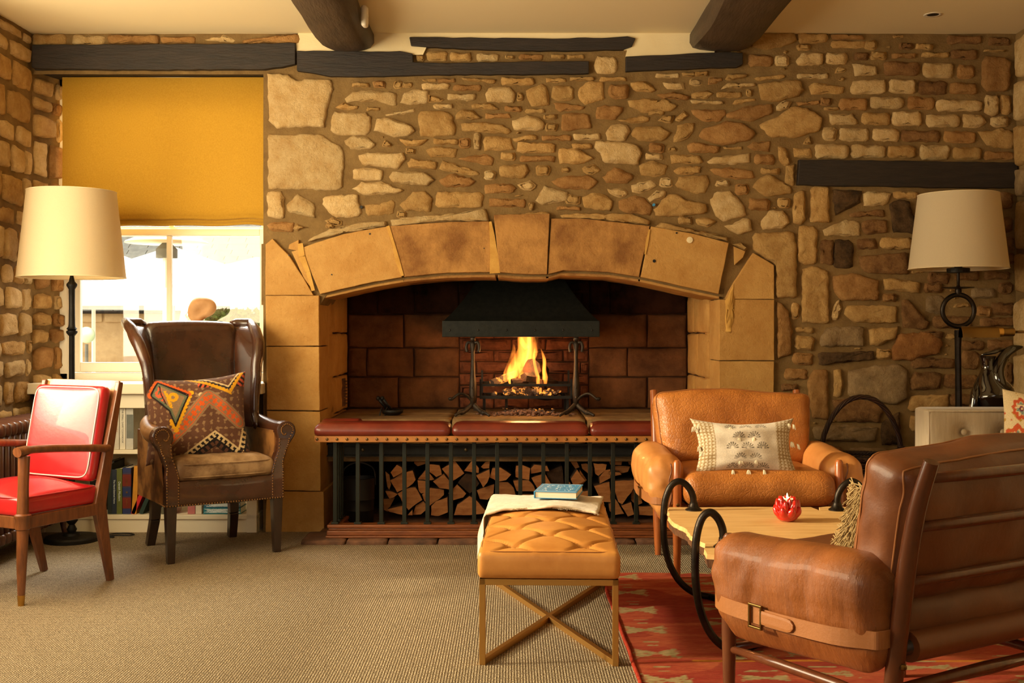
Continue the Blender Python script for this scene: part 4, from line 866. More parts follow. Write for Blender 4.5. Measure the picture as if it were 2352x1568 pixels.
def rawlog(name, label, p0, p1, r, mt, seed, n=9, group='burning logs in the fire basket'):
    p0 = Vector(p0); p1 = Vector(p1); pts = [p0.lerp(p1, i/6) for i in range(7)]
    m = MB().tube(pts, r, n); rr = random.Random(seed)
    m.v = [tuple(Vector(v)+Vector((rr.uniform(-1,1),rr.uniform(-1,1),rr.uniform(-1,1)))*r*.09) for v in m.v]
    return tag(m.build(name, mt, smooth=True, auto=40), label, 'log', group)
q = lambda px, py, d: P(px, py, d)
rawlog('burning_log', 'thick round log on top of the fire with a pale cut end', q(1222,846,6.76), q(1240,852,6.97), .055, 'char', 1, 14)
rawlog('burning_log', 'square split log leaning to the right in the fire', q(1203,866,6.70), q(1262,872,6.86), .030, 'char', 2, 5)
rawlog('burning_log', 'split log glowing at the left side of the fire', q(1130,880,6.76), q(1185,858,6.88), .024, 'ember', 3, 6)
rawlog('burning_log', 'charred log lying across the front of the fire', q(1175,878,6.70), q(1212,874,6.74), .022, 'char', 4, 7)
rawlog('burning_log', 'charred log low in the basket, end to the front', q(1213,900,6.69), q(1216,895,6.92), .024, 'char', 5, 10)
rawlog('burning_log', 'charred log at the right side of the fire', q(1240,878,6.74), q(1275,880,6.88), .022, 'char', 6, 7)
m = MB(); rr = random.Random(9)
for i in range(110):
    x = rr.gauss(XZ(1212,0,6.8)[0], .09); y = rr.uniform(6.69,6.93); z = zb_+.01+rr.uniform(0,.032)
    if abs(x-XZ(1212,0,6.8)[0]) < .2: m.ball((x,y,z), rr.uniform(.007,.016), 6, 4, (1.2,1,.8))
tag(m.build('embers', 'ember'), 'glowing embers on the grate of the fire basket', 'embers', kind='stuff')
m = MB()
for i in range(420):
    x = rr.gauss(XZ(1208,0,6.7)[0], .11); y = rr.gauss(6.68,.07)
    if abs(x-.08) < .3 and y < 7.0 and y > 6.5: m.ball((x,y,.602+rr.uniform(0,.022)*math.exp(-((x-.08)/.15)**2)), rr.uniform(.004,.012), 5, 3, (1.3,1,.6))
tag(m.build('fallen_ash', 'ash'), 'heap of ash and cinders on the hearth below the basket', 'ash', kind='stuff')
m = MB()
for i in range(60):
    x = rr.gauss(XZ(1215,0,6.7)[0], .08); y = rr.gauss(6.75,.06); m.ball((x,y,.612+rr.uniform(0,.014)), rr.uniform(.004,.009), 5, 3, (1.3,1,.6))
tag(m.build('hot_cinders', 'ember'), 'red hot cinders glowing in the ash heap', 'cinders', kind='stuff')
def tongue(pts, rad, name='flame_tongue'):
    pts = smoothpts(pts, 5); n = len(pts); rs = [interp([(i/(len(rad)-1), v) for i, v in enumerate(rad)], i/(n-1)) for i in range(n)]
    return MB().tube(pts, rs, 10, sq=.8)
fl = thing('fire', 'bright orange and yellow flames rising from the logs into the hood', 'fire', P(1205,880,6.80))
base = Vector(fl.location)
def rel(px, py, d): return P(px, py, d)-base
FT = [([(1175,882,6.80),(1176,860,6.80),(1190,835,6.80),(1203,805,6.81),(1204,780,6.82),(1206,757,6.82)],[.018,.048,.060,.052,.056,.040]),
      ([(1160,876,6.77),(1166,858,6.77),(1174,838,6.77),(1180,812,6.78),(1180,790,6.79)],[.014,.034,.034,.022,.003]),
      ([(1206,856,6.83),(1212,835,6.83),(1222,812,6.83),(1222,790,6.83),(1218,766,6.83)],[.014,.032,.042,.040,.026]),
      ([(1236,884,6.74),(1235,865,6.74),(1230,845,6.75),(1226,820,6.76),(1228,800,6.77)],[.014,.016,.012,.012,.003]),
      ([(1250,884,6.75),(1252,866,6.75),(1250,850,6.76),(1250,825,6.77),(1242,800,6.78)],[.018,.021,.016,.014,.003]),
      ([(1198,878,6.78),(1196,862,6.79),(1194,846,6.8)],[.02,.03,.02]),
      ([(1240,905,6.70),(1241,898,6.70),(1242,890,6.70)],[.006,.013,.008]),
      ([(1210,800,6.84),(1196,780,6.84),(1190,760,6.84)],[.02,.022,.012]),([(1232,810,6.84),(1230,790,6.84),(1236,770,6.84)],[.016,.018,.006])]
for pts, rad in FT: tongue([rel(*p) for p in pts], rad).build('flame_tongue', 'flame', fl, smooth=True)
light('fire_glow', 'POINT', P(1208,842,6.70), None, 9, (1, .46, .14), shadow_soft_size=.09)
# ---------------------------------------------------------------- fire tool on the hearth at the left
ft = thing('fire_tongs', 'black ball-ended tongs on a low iron dish at the left of the hearth', 'fire tool', (P(893,955,6.62).x, 6.62, .60))
MB().lathe([(.001,.004),(.045,.004),(.062,.016),(.066,.034),(.060,.034),(.052,.016),(.001,.012)], (.02,0,0), 20).build('dish', 'black_iron', ft, smooth=True)
for dx in (0,.024):
    MB().tube([(-.055+dx,-.01,.095),(-.035+dx,0,.065),(-.01+dx,.01,.035)], [.010,.009,.007], 8).build('arm', 'black_iron', ft, smooth=True)
    MB().ball((-.060+dx,-.012,.100), .013, 10, 7).build('ball_end', 'black_iron', ft, smooth=True)
for dx in (-.05,-.02): MB().tube([(dx,-.03,.0),(dx+.005,-.02,.03),(dx+.01,-.01,.045)], .004, 6).build('foot', 'black_iron', ft)
# ---------------------------------------------------------------- coal hod in the recess at the left
ch = thing('coal_bucket', 'black metal bucket with a flared scoop lid in the log recess', 'bucket', (XZ(836,0,6.5)[0], 6.24+.05, .018))
MB().lathe([(.075,0),(.08,.01),(.082,.08),(.084,.085),(.082,.09),(.085,.14),(.087,.145),(.085,.15),(.088,.26),(.092,.262),(.084,.262),(.078,.02),(.001,.02)], (0,0,0), 24).build('body', 'black_plastic', ch, smooth=True, auto=40)
MB().tube(smoothpts([(-.09,0,.22),(-.08,0,.31),(0,0,.345),(.08,0,.31),(.09,0,.22)]), .005, 6).build('handle', 'black_iron', ch)

# ---------------------------------------------------------------- firewood stack
L1 = [[500,360,600,240,670,280,690,350,550,435],[495,490,670,370,700,370,830,330,880,480,780,580,600,665],[415,650,480,640,520,655,605,690,540,745,480,755],[610,680,740,600,880,580,980,770,770,925,680,800],
 [465,905,560,880,680,860,690,990,480,950],[760,1000,830,920,830,1005],[820,1010,880,870,990,800,1030,850,1030,930,950,1005],[910,460,1020,330,1080,370,1160,470,1120,490,920,475],[910,480,1060,490,1060,660,960,675,930,640],
 [1060,240,1240,260,1270,400,1190,435,1070,350],[1140,490,1300,380,1380,470,1440,570,1400,610,1240,590],[975,690,1100,590,1310,620,1310,700,1090,860,1010,780],[1110,1000,1120,860,1190,790,1360,730,1370,960,1230,1010],
 [1270,315,1470,190,1610,380,1440,500,1380,470],[1610,340,1730,170,1830,300,1830,365,1720,355],[1505,520,1620,385,1730,400,1840,530,1690,690],[1790,400,1990,310,2000,400,1960,500,1890,580],[1855,290,1920,210,1990,200,1980,300,1900,310],
 [1370,680,1500,545,1640,680,1590,740,1440,790],[1450,1005,1500,850,1690,710,1780,760,1940,940,1900,980,1700,1000],[1790,640,2060,540,2050,680,1960,780,1840,770],[830,120,1000,130,1010,250,900,290,840,240],[400,360,470,420,490,560,460,650,430,600],
 [370,790,550,760,500,850,450,980,390,950]]
L2 = [[-105,430,-60,300,60,280,220,390,150,480,10,500],[20,600,40,510,170,510,262,600,290,700,20,720],[290,260,400,255,505,300,490,480,290,430],[515,300,570,240,760,260,790,330,520,370],[520,440,670,390,740,390,820,540,700,610,630,630],[755,370,990,270,1020,560,960,600,840,590],[1110,460,1210,320,1340,490,1170,575],
 [1070,460,1120,530,1070,580,1030,520],[250,480,480,470,560,560,590,640,310,640],[1460,230,1660,240,1640,330,1530,420,1490,390],[1550,440,1640,330,1710,320,1720,450,1560,540],[1690,350,1860,360,1880,390,1780,410,1700,400],
 [1460,560,1700,500,1720,810,1590,800,1500,640],[1770,480,2060,470,2060,600,1880,840,1830,800,1770,620],[1690,840,1800,770,1920,990,1780,1010,1710,950],[1870,850,2020,800,2060,980,1970,1015],[1690,150,1920,160,1890,270,1720,260],
 [1110,200,1180,150,1260,310,1200,320],[1280,260,1360,250,1460,300,1450,450,1300,330],[1980,150,2160,190,2140,270,2010,270],[2030,650,2130,600,2200,830,2120,870,2030,790],[1780,290,2030,290,2000,370,1900,400,1780,340],
 [720,610,790,560,850,600,840,700,720,700],[1260,330,1360,480,1280,560,1200,580],[2100,400,2300,380,2320,560,2180,600],[2220,640,2420,600,2460,800,2300,860],[2140,880,2350,870,2380,1010,2150,1010],
 [60,760,260,740,300,900,90,960],[320,700,560,690,600,880,380,920],[620,740,860,720,880,900,680,930],[900,680,1120,640,1160,860,940,900],[1180,660,1420,620,1440,820,1240,860],[80,980,300,940,340,1010,90,1012],[400,950,640,940,660,1010,410,1012],[700,950,960,930,1000,1010,710,1012],[1040,900,1300,880,1340,1010,1060,1012],[1380,870,1560,830,1640,1010,1400,1012]]
DARK = {15}
uniq = {(0,15):'dark bark-faced square log in the middle of the left half of the wood stack',(0,19):'large half-round log at the bottom of the stack, left of the stool',(1,0):'log end with a star shaped crack, high in the wood stack left of the stool',(0,13):'big square split log at the top of the stack, left half',(1,6):'pale diamond shaped log end just behind the blue book',(1,13):'large wedge log with round top, near the right of the stack',
   (0,3):'round-cornered log with visible growth rings at the lower left of the stack',(1,12):'wide coarse-grained log above the right end of the stool blanket'}
LOGS = []
for li, (ox, lst) in enumerate(((820, L1), (1140, L2))):
    for i, it in enumerate(lst):
        pp = [XZ(ox+it[j]/6.533, 1030+it[j+1]/6.533, 6.40) for j in range(0, len(it), 2)]
        zs = [p[1] for p in pp]; back = i in ({21,22,23} if li == 0 else {16,17,18,19,21})
        yf = 6.47 if back else R.uniform(6.385,6.43); cx = sum(p[0] for p in pp)/len(pp); cz = sum(zs)/len(zs)
        yb = yf+R.uniform(.26,.34); zoff = .02-min(zs) if min(zs) < .019 else 0
        rr = random.Random(i+li*50); pts = []
        for j in range(len(pp)):
            a = Vector(pp[j]); b = Vector(pp[(j+1)%len(pp)]); k = max(1, round((b-a).length/.03))
            for t in range(k): pts.append(a.lerp(b, t/k)+Vector((rr.uniform(-1,1),rr.uniform(-1,1)))*.002)
        area = sum(pts[t].x*pts[(t+1)%len(pts)].y-pts[(t+1)%len(pts)].x*pts[t].y for t in range(len(pts)))
        if area < 0: pts = pts[::-1]
        n = len(pts); vs = []
        for y, s in ((yf,.985),(yf+.004,1.0),(yb,.97)): vs += [((p.x-cx)*s, y-yf, (p.y-cz)*s) for p in pts]
        fs = [tuple(range(n))]
        fs2 = [(r_*n+(t+1)%n, r_*n+t, (r_+1)*n+t, (r_+1)*n+(t+1)%n) for r_ in range(2) for t in range(n)]+[tuple(2*n+t for t in range(n))[::-1]]
        me = MB().add(vs, fs+fs2)
        dark = (li == 0 and i == 15) or (li == 1 and i == 5)
        o = me.build('log', 'log_bark' if dark else 'log_face'); o.location = (cx, yf, cz+max(0,zoff)+.001)
        o.data.materials.append(MAT['log_bark'])
        for p in o.data.polygons[1:]: p.material_index = 1
        ppx = sum(it[0::2])/len(it[0::2])/6.533+ox; ppy = sum(it[1::2])/len(it[1::2])/6.533+1030
        LOGS.append((o, ppx, ppy, len(it)//2, dark, area_of([(p.x,p.y) for p in pts]), (li,i)))
barpx = [822,876,929,982,1036,1089,1142,1195,1248,1302,1355,1408,1461,1514]
onum = ['first','second','third','fourth','fifth','sixth','seventh','eighth','ninth','tenth','eleventh','twelfth','thirteenth','fourteenth']
seen = set()
for o, ppx, ppy, nv, dark, ar, key in LOGS:
    row = ['topmost','upper','middle','lower','bottom'][min(4, max(0, int((ppy-1050)/31)))]
    shp = 'dark barked' if dark else ('three-cornered' if nv <= 4 and ar < .006 else 'four-cornered' if nv == 4 else 'round-backed' if nv >= 7 else 'wedge-shaped' if nv == 5 else 'many-sided')
    g = sum(1 for b in barpx if b < ppx)
    where = 'behind the %s fender bar gap' % onum[g] if g < 14 else 'at the right end of the stack'
    lb = uniq.get(key)
    if not lb:
        for sz in ('', 'small ' if ar < .005 else 'large ', 'rough ', 'narrow ', 'plain ', 'deep-set ', 'short '):
            lb = '%s%s split log in the %s row, %s' % (sz, shp, row, where)
            if lb not in seen: break
    seen.add(lb); tag(o, lb, 'log', 'firewood stacked under the hearth')
# ================================================================ club fender
fd = thing('club_fender', 'club fender with oxblood leather top on dark bars and an oak plinth', 'fender', (0, 0, 0))
YF = 5.90; fx0, fx1 = -.985, 1.06       # bar line
zt0 = .548
def pad(x0, x1, y0, y1, bulgeL=.5, bulgeR=.5):
    def fn(q, p):
        top = max(0, p.z); u = p.x; e = (1-abs(p.y)**3)*(1-max(0, abs(u)-.86)/.14*.55)
        return Vector((q.x, q.y, q.z+top*.018*e-(.0 if p.z > 0 else 0)))
    return MB().rbox(((x0+x1)/2,(y0+y1)/2,zt0+.030), (x1-x0,y1-y0,.056), .026, n=(26,10,6), fn=fn)
cuts = [XZ(720,0,5.82)[0], XZ(1036.5,0,5.82)[0], XZ(1353.5,0,5.82)[0], XZ(1675,0,5.82)[0]]
for i, (a, b) in enumerate(zip(cuts, cuts[1:])):
    pad(a+.002, b-.002, 5.80, 6.00).build('leather_pad', 'leather_fender', fd, smooth=True)
pad(cuts[0]-.005, cuts[0]+.22, 6.004, 6.16).build('leather_pad', 'leather_fender', fd, smooth=True)
pad(cuts[3]-.22, cuts[3]+.005, 6.004, 6.16).build('leather_pad', 'leather_fender', fd, smooth=True)
MB().bb(cuts[0]+.006,cuts[3]-.006,5.812,5.99,zt0-.026,zt0+.006).bb(cuts[0]+.006,cuts[0]+.21,5.99,6.15,zt0-.026,zt0+.006).bb(cuts[3]-.21,cuts[3]-.006,5.99,6.15,zt0-.026,zt0+.006).build('oak_strip', 'oak_strip', fd, bevel=.003)
m = MB(); x = cuts[0]+.02
while x < cuts[3]-.01:
    m.ball((x, 5.811, zt0-.010), .0075, 8, 5, (1,.7,1)); x += .0512
tag(m.build('dome_bolts', 'bolt_bronze', fd, smooth=True), kind='stuff')
bars = [XZ(px,0,YF)[0] for px in (770,822,876,929,982,1036,1089,1142,1195,1248,1302,1355,1408,1461,1514,1567,1620,1668)]
for x in bars:
    MB().bb(x-.0105,x+.0105,YF-.0105,YF+.0105,.092,zt0-.026).bb(x-.019,x+.019,YF-.017,YF+.017,.088,.1).build('bar', 'fender_green', fd, bevel=.002)
for x in (bars[0], bars[-1]):
    for y in (5.98, 6.05, 6.12): MB().bb(x-.0105,x+.0105,y-.0105,y+.0105,.092,zt0-.026).bb(x-.019,x+.019,y-.017,y+.017,.088,.1).build('bar', 'fender_green', fd, bevel=.002)
def plinth(x0, x1, y0, y1):
    m = MB()
    for z0, z1, e in ((.022,.034,.034),(.034,.060,.028),(.060,.072,.020),(.072,.090,.026)): m.bb(x0-e, x1+e, y0-e, y1+e, z0, z1)
    return m
plinth(bars[0]-.01, bars[-1]+.01, YF-.015, YF+.012).build('oak_plinth', 'oak', fd, bevel=.005)
for x in (bars[0], bars[-1]): plinth(x-.01, x+.01, YF+.05, 6.13).build('oak_plinth', 'oak', fd, bevel=.005)

# ================================================================ soft leather armchairs on turned frames
def lerp3(tab, x): return interp(tab, x)
def armchair(label, loc, rz, out, wood, arm_mat, back_mat, seat_mat, backtop=.80):
    t = thing('leather_armchair', label, 'armchair', loc, rz, 'low leather armchairs')
    HX = .36; FY = -.30
    for s in (-1, 1):
        l = MB().tube([(s*HX,FY,0),(s*HX,FY,.10),(s*HX,FY,.25),(s*HX,FY,.42),(s*HX,FY,.515),(s*HX,FY,.525)], [.0145,.017,.021,.021,.017,.010], 14).build('front_leg', wood, t, smooth=True, auto=50)
        for z in (.225, .10 if 0 else .33): MB().ball((s*HX, FY-.020, z), .008, 8, 5, (1,.6,1)).build('bolt', 'brass_dark', l)
        pts = smoothpts([(s*HX,.245,0),(s*HX,.262,.15),(s*HX,.285,.33),(s*HX,.312,.52),(s*HX,.345,.68),(s*HX,.385,.795)], 4)
        rs = [interp([(0,.014),(.2,.021),(.5,.0235),(.8,.021),(1,.018)], i/(len(pts)-1)) for i in range(len(pts))]
        l = MB().tube(pts, rs, 14).build('rear_leg', wood, t, smooth=True, auto=50)
        for z, y in ((.30,.30),(.22,.29)): MB().ball((s*(HX+.002), y+.006, z), .009, 8, 5).build('bolt', 'brass_dark', l)
        MB().tube([(s*HX,FY,.20),(s*HX,-.1,.205),(s*HX,.1,.205),(s*HX,.27,.20)], [.010,.015,.015,.010], 10).build('stretcher', wood, t, smooth=True)
        MB().tube([(s*HX,FY,.36),(s*HX,.30,.38)], .016, 10).build('side_rail', wood, t, smooth=True)
    MB().tube([(-HX,.27,.235),(0,.27,.235),(HX,.27,.235)], [.012,.018,.012], 10).build('stretcher', wood, t, smooth=True)
    MB().tube([(-HX,FY,.20),(0,FY,.20),(HX,FY,.20)], [.011,.016,.011], 10).build('stretcher', wood, t, smooth=True)
    for z, y, r in ((.755,.372,.015),(.635,.335,.015),(.50,.308,.014)):
        MB().tube([(-HX,y,z),(-HX*.5,y+.004,z),(HX*.5,y+.004,z),(HX,y,z)], [r*.8,r,r,r*.8], 10).build('back_rail', wood, t, smooth=True)
    # sling roll and seat straps
    MB().tube([(-HX+.05,.275,.335),(0,.275,.333),(HX-.05,.275,.335)], .038, 16).build('sling_roll', 'leather_sling', t, smooth=True, auto=50)
    MB().tube([(-HX,.275,.335),(HX,.275,.335)], .020, 12).build('sling_rod', 'dark_wood', t, smooth=True)
    MB().tube([(-HX+.05,FY+.01,.30),(HX-.05,FY+.01,.30)], .030, 14).build('sling_roll', 'leather_sling', t, smooth=True, auto=50)
    MB().bb(-HX+.05,HX-.05,FY+.01,.275,.318,.322).build('seat_sling', 'leather_sling', t)
    # seat cushion, two layers showing at the back
    def seatfn(q, p):
        b = (1-p.x**4)*(1-p.y**4); q = q.copy(); q.z += b*(.020 if p.z > 0 else -.004)*abs(p.z)
        q.z += .006*nz(q.x*7+3, q.y*7, 2)*(1 if p.z > 0 else .3)+.010*math.exp(-((q.y+.27)/.07)**2)*(p.z > .3); q.y += .006*nz(q.x*8, q.z*14, 9); return q
    MB().rbox((0,-.045,.392), (.675,.65,.138), .060, n=(26,22,10), fn=seatfn).build('seat_cushion', seat_mat, t, smooth=True)
    # back cushion leans on the rails and bulges over the top
    tilt = Matrix.Rotation(math.radians(-13), 3, 'X')
    def backfn(q, p):
        q = q.copy(); b = (1-p.x**4)*(1-abs(p.z)**3); q.y += (-.03 if p.y < 0 else .018)*b
        q.x *= 1+.045*(p.z) ; q.z += .012*math.cos(p.x*PI*.9+.5)*(p.z > 0)*p.z
        q.y += .009*nz(q.x*6, q.z*6, 4)+.004*nz(q.x*17, q.z*15, 8); q.z += .006*nz(q.x*8, 3, q.y*8)
        if abs(p.x) > .8: q.x += .007*nz(q.y*20, q.z*16, 3)
        return q
    hb = backtop-.43
    bsz = (.745,.160,hb); bcn = (0,.232,.43+hb/2)
    MB().rbox(bcn, bsz, .055, n=(34,14,30), fn=backfn, rot=tilt).build('back_cushion', back_mat, t, smooth=True)
    bc = t.children[-1]
    for yy in (-.80,.80):
        MB().tube(MB.rloop(bcn, bsz, .055, backfn, tilt, yy, 96, eps=.001), .0030, 5, closed=True).build('piping', 'strap_leather', bc, smooth=True)
    # arm bolsters, folded over the side rails and strapped
    for s in (-1, 1):
        def armfn(q, p, s=s):
            q = q.copy(); k = (q.z+.145)/.29           # 0 bottom .. 1 top
            wd = interp([(0,.30),(.15,.55),(.35,.84),(.6,1.0),(.85,.96),(1,.82)], k)
            q.x *= wd
            q.x += s*(out-.41)*(1-abs(k-.5))*.9
            strap = math.exp(-((q.z+.055)/.022)**2); q.x -= s*.006*strap*(1 if p.x*s > 0 else 0)
            q.z += .008*math.sin(p.y*2.2)-.0
            fold = abs(math.sin(q.y*26+4*nz(q.y*7,q.z*3,s)))**3*max(0, 1-abs(k-.52)*1.9); q.x -= s*.010*fold*(p.x*s > 0)
            q.x += .006*nz(q.y*9, q.z*9, s*3); q.y += (.014*math.sin(k*PI) if p.y < 0 else 0)*-1
            if p.y < -.85: q.x += .006*math.sin(q.z*60)*(1-k); q.y += .008*nz(q.x*25,q.z*25,1)
            return q
        ax = s*(HX+.035)
        MB().rbox((ax,-.005,.405), (.180,.565,.292), .074, n=(14,40,22), fn=armfn).build('arm_cushion', arm_mat, t, smooth=True)
        ac = t.children[-1]
        sm = [(ax-s*.004+.006*math.sin(z_*55), -.303-.004*math.sin((z_-.26)/.28*PI), z_) for z_ in [.30+.21*i/14 for i in range(15)]]
        MB().tube(sm, .0032, 5).build('end_seam', 'leather_sling', ac, smooth=True)
        # strap round the bolster, with buckle
        xo = ax+s*(.075+(out-.41)*.8); m = MB(); n = 30; vs = []; fs = []
        path = smoothpts([(ax-s*.075,-.20,.36),(ax-s*.05,-.296,.355),(ax+s*.0,-.305,.352),(xo-s*.022,-.278,.350),(xo+s*.004,-.19,.350),(xo+s*.009,0,.352),(xo+s*.006,.17,.358),(xo-s*.018,.258,.364),(ax+s*.02,.286,.366),(ax-s*.05,.28,.366)], 5)
        for i, pnt in enumerate(path):
            a = path[max(0,i-1)]; b = path[min(len(path)-1,i+1)]; tt = (b-a).normalized(); nn = Vector((0,0,1)).cross(tt)*-s
            for dz, dn in ((-.0215,0),(-.0215,.004),(.0215,.004),(.0215,0)): vs.append(pnt+Vector((0,0,dz))+nn*-dn)
        for i in range(len(path)-1):
            for k in range(4): fs.append((i*4+k, i*4+(k+1)%4, i*4+4+(k+1)%4, i*4+4+k))
        m.add(vs, fs); st = m.build('strap', 'strap_leather', ac)
        by = -.085; m = MB(); xb = xo+s*.014
        for z0, z1, ya, yb_ in ((.318,.324,by-.022,by+.022),(.376,.382,by-.022,by+.022)): m.bb(xb-.004,xb+.004,ya,yb_,z0,z1)
        for ya in (by-.024, by+.019): m.bb(xb-.004,xb+.004,ya,ya+.006,.318,.382)
        m.build('buckle', 'brass_dark', ac, bevel=.0015)
        MB().rbox((xb,by+.075,.352), (.007,.125,.036), .003, n=(2,10,4), fn=lambda q, p: Vector((q.x, q.y, q.z*(1 if p.y < .6 else math.sqrt(max(.05,1-((p.y-.6)/.42)**2)))))).build('strap_tongue', 'strap_leather', ac)
    return t
c1 = armchair('tan leather armchair facing the camera, beside the fender, with a fringed cushion', (1.080,5.30,0), math.radians(1.5), .425, 'chair_wood_light', 'leather_tan_light', 'leather_tan', 'leather_tan', .80)
c2 = armchair('nearest brown leather armchair, seen from behind at the lower right', (1.077,3.131,0), math.radians(211.3), .385, 'chair_wood', 'leather_brown', 'leather_brown_dark', 'leather_brown_dark', .812)

# ================================================================ throw pillows
def pillow_mesh(w, h, t, nx, ny, pinch=.10, colf=None, seed=0, sag=0):
    vs = []; fs = []; cols = []; idx = {}
    for side in (1, -1):
        for j in range(ny+1):
            for i in range(nx+1):
                u = -1+2*i/nx; v = -1+2*j/ny; edge = i in (0,nx) or j in (0,ny)
                if side < 0 and edge: idx[(side,i,j)] = idx[(1,i,j)]; continue
                x = u*w/2*(1-pinch*(1-v*v)*abs(u)**2*.6); z = v*h/2*(1-pinch*(1-u*u)*abs(v)**2)
                th = t/2*((1-u**4)*(1-v**4))**.55*(.72+.28*(1-u*u)*(1-v*v)); th *= 1+.12*nz(u*2.5,v*2.5,seed)
                y = -side*th+.006*nz(u*3,v*3,seed+5); z -= sag*(1-u*u)*(v > 0)*v
                idx[(side,i,j)] = len(vs); vs.append((x,y,z)); cols.append(colf((u+1)/2,(v+1)/2) if (colf and side > 0) else (None))
    for side in (1,-1):
        for j in range(ny):
            for i in range(nx):
                q = (idx[(side,i,j)], idx[(side,i+1,j)], idx[(side,i+1,j+1)], idx[(side,i,j+1)]); fs.append(q if side > 0 else q[::-1])
    return vs, fs, cols
def make_pillow(name, label, w, h, t, nx, ny, colf, back, loc, rot, group=None, **kw):
    vs, fs, cols = pillow_mesh(w, h, t, nx, ny, colf=colf, **kw)
    root = thing(name, label, 'cushion', loc, 0, group); root.rotation_euler = rot
    cl = [c if c else back for c in cols]; it = iter(cl)
    o = MB().add(vs, fs).build('cover', 'fabric_attr', root, smooth=True, col=lambda v: next(it))
    return root
def segd(px, py, ax, ay, bx, by):
    dx, dy = bx-ax, by-ay; L2 = dx*dx+dy*dy; t = max(0, min(1, ((px-ax)*dx+(py-ay)*dy)/L2)); L = math.sqrt(L2)
    return math.hypot(px-ax-dx*t, py-ay-dy*t), t*L, ((px-ax)*dy-(py-ay)*dx)/L      # distance, along, signed side
def polyd(x, y, pts):
    best = (9e9,0,0); acc = 0
    for (ax,ay),(bx,by) in zip(pts, pts[1:]):
        d, al, sd = segd(x,y,ax,ay,bx,by)
        if d < best[0]: best = (d, acc+al, sd)
        acc += math.hypot(bx-ax,by-ay)
    return best
OR, RD, YE, BK, TN, BR, WH, GN = srgb(206,84,26), srgb(196,84,50), srgb(214,152,20), srgb(30,22,20), srgb(140,108,76), srgb(96,62,44), srgb(206,178,130), srgb(96,100,74)
def kilim(u, v):
    x = 100+u*1620; y = 130+(1-v)*1370; s = 1
    def tri(al, p): return abs(((al/p) % 1)-.5)*2
    def zig(al, p): return ((al/p) % 1) < .5
    # upper right corner
    d, al, sd = polyd(x, y, [(740,130),(1465,500),(1650,180)]);
    if d < 26+26*tri(al, 62) and sd > -26: 
        if d < 52: return YE if (sd > -20 and d < 22+24*tri(al,62)) else BR
    d2, al2, s2 = polyd(x, y, [(870,150),(1450,430),(1660,120)])
    if d2 < 16: return BK
    d3, al3, s3 = polyd(x, y, [(900,120),(1440,385),(1640,90)])
    if d3 < 12: return WH
    if s3 < 0 and d3 < 80: return WH if (zig(al3, 92) and d3 < 62) or (d3 > 46 and d3 < 62) else BK
    if s3 < 0 and d3 < 400 and y < 380 and x > 950: return RD if zig(al3+20, 74) and d3 < 190 else (BK if d3 < 200 else RD)
    # left lozenge
    loz = [(200,450),(335,235),(800,512),(580,975),(490,730),(215,480)]
    c = False; n = len(loz)
    for i in range(n):
        (x1,y1),(x2,y2) = loz[i], loz[(i+1)%n]
        if (y1 > y) != (y2 > y) and x < (x2-x1)*(y-y1)/(y2-y1)+x1: c = not c
    dl, all_, sl = polyd(x, y, loz+[loz[0]])
    if dl < 13: return BK
    if c:
        if dl < 44: return GN
        dc, _, sc = polyd(x, y, [(355,300),(370,450),(430,600),(490,730)])
        if dc < 10: return BK
        if x < 365+(y-300)*.25: return RD if nz(x/46, y/46, 1) > -.12 else GN
        if math.hypot(x-565, y-520) < 82 and math.hypot(x-560, y-525) > 30: return YE
        if abs(x-(440+(y-400)*.3)) < 26 and 400 < y < 700 and nz(x/30,y/30) > -.3: return YE
        return TN
    do, alo, so = polyd(x, y, [(190,440),(335,225),(810,490)])
    if do < 34+22*tri(alo, 60): return OR if do > 8 else BK
    dy_, aly, sy = polyd(x, y, [(840,470),(585,1040),(512,900)])
    if dy_ < 22+26*tri(aly, 62): return YE
    # orange band
    db, alb, sb_ = polyd(x, y, [(480,1190),(790,900),(1110,545),(1600,960)])
    if db < 78:
        return OR if (db < 48 or db > 66) and not (zig(alb, 96) and 10 < db < 52) else TN
    if db < 112: return TN
    # bottom white key
    dw, alw, sw = polyd(x, y, [(640,1500),(1180,1110),(1540,1400),(1660,1060)])
    if dw < 15: return WH
    inner = polyd(x, y, [(600,1480),(1180,1040),(1570,1400)])
    if dw < 92 and y < 1500 and (sw < 0): return WH if (((alw/84) % 1) < .42 and dw < 78) or (dw > 58 and ((alw/84) % 1) < .7 and dw < 78) else BK
    if dw < 190 and sw < 0: return BR if zig(alw, 96) and 108 < dw < 178 else BK
    dd, ald, sd_ = polyd(x, y, [(600,1080),(1000,600)])
    if dd < 72: return BR if zig(ald, 88) and dd < 48 else BK
    if abs(math.hypot(x-995, y-510)-20) < 18: return WH
    k = nz(x/52, y/40, 7)+.6*math.sin((x+y)/34)*math.sin((x-y)/38)
    return TN if k > .42 else BR
kp = make_pillow('kilim_cushion', 'woven kilim cushion with orange and yellow zigzags on the wingback chair', .50, .45, .15, 170, 160, kilim, srgb(48,36,30), (-1.56,5.60,.665), (math.radians(-20), math.radians(-3), math.radians(16)), pinch=.14, seed=3)
CR, CD, LN, GY = srgb(222,206,178), srgb(196,172,130), srgb(228,214,194), srgb(112,100,84)
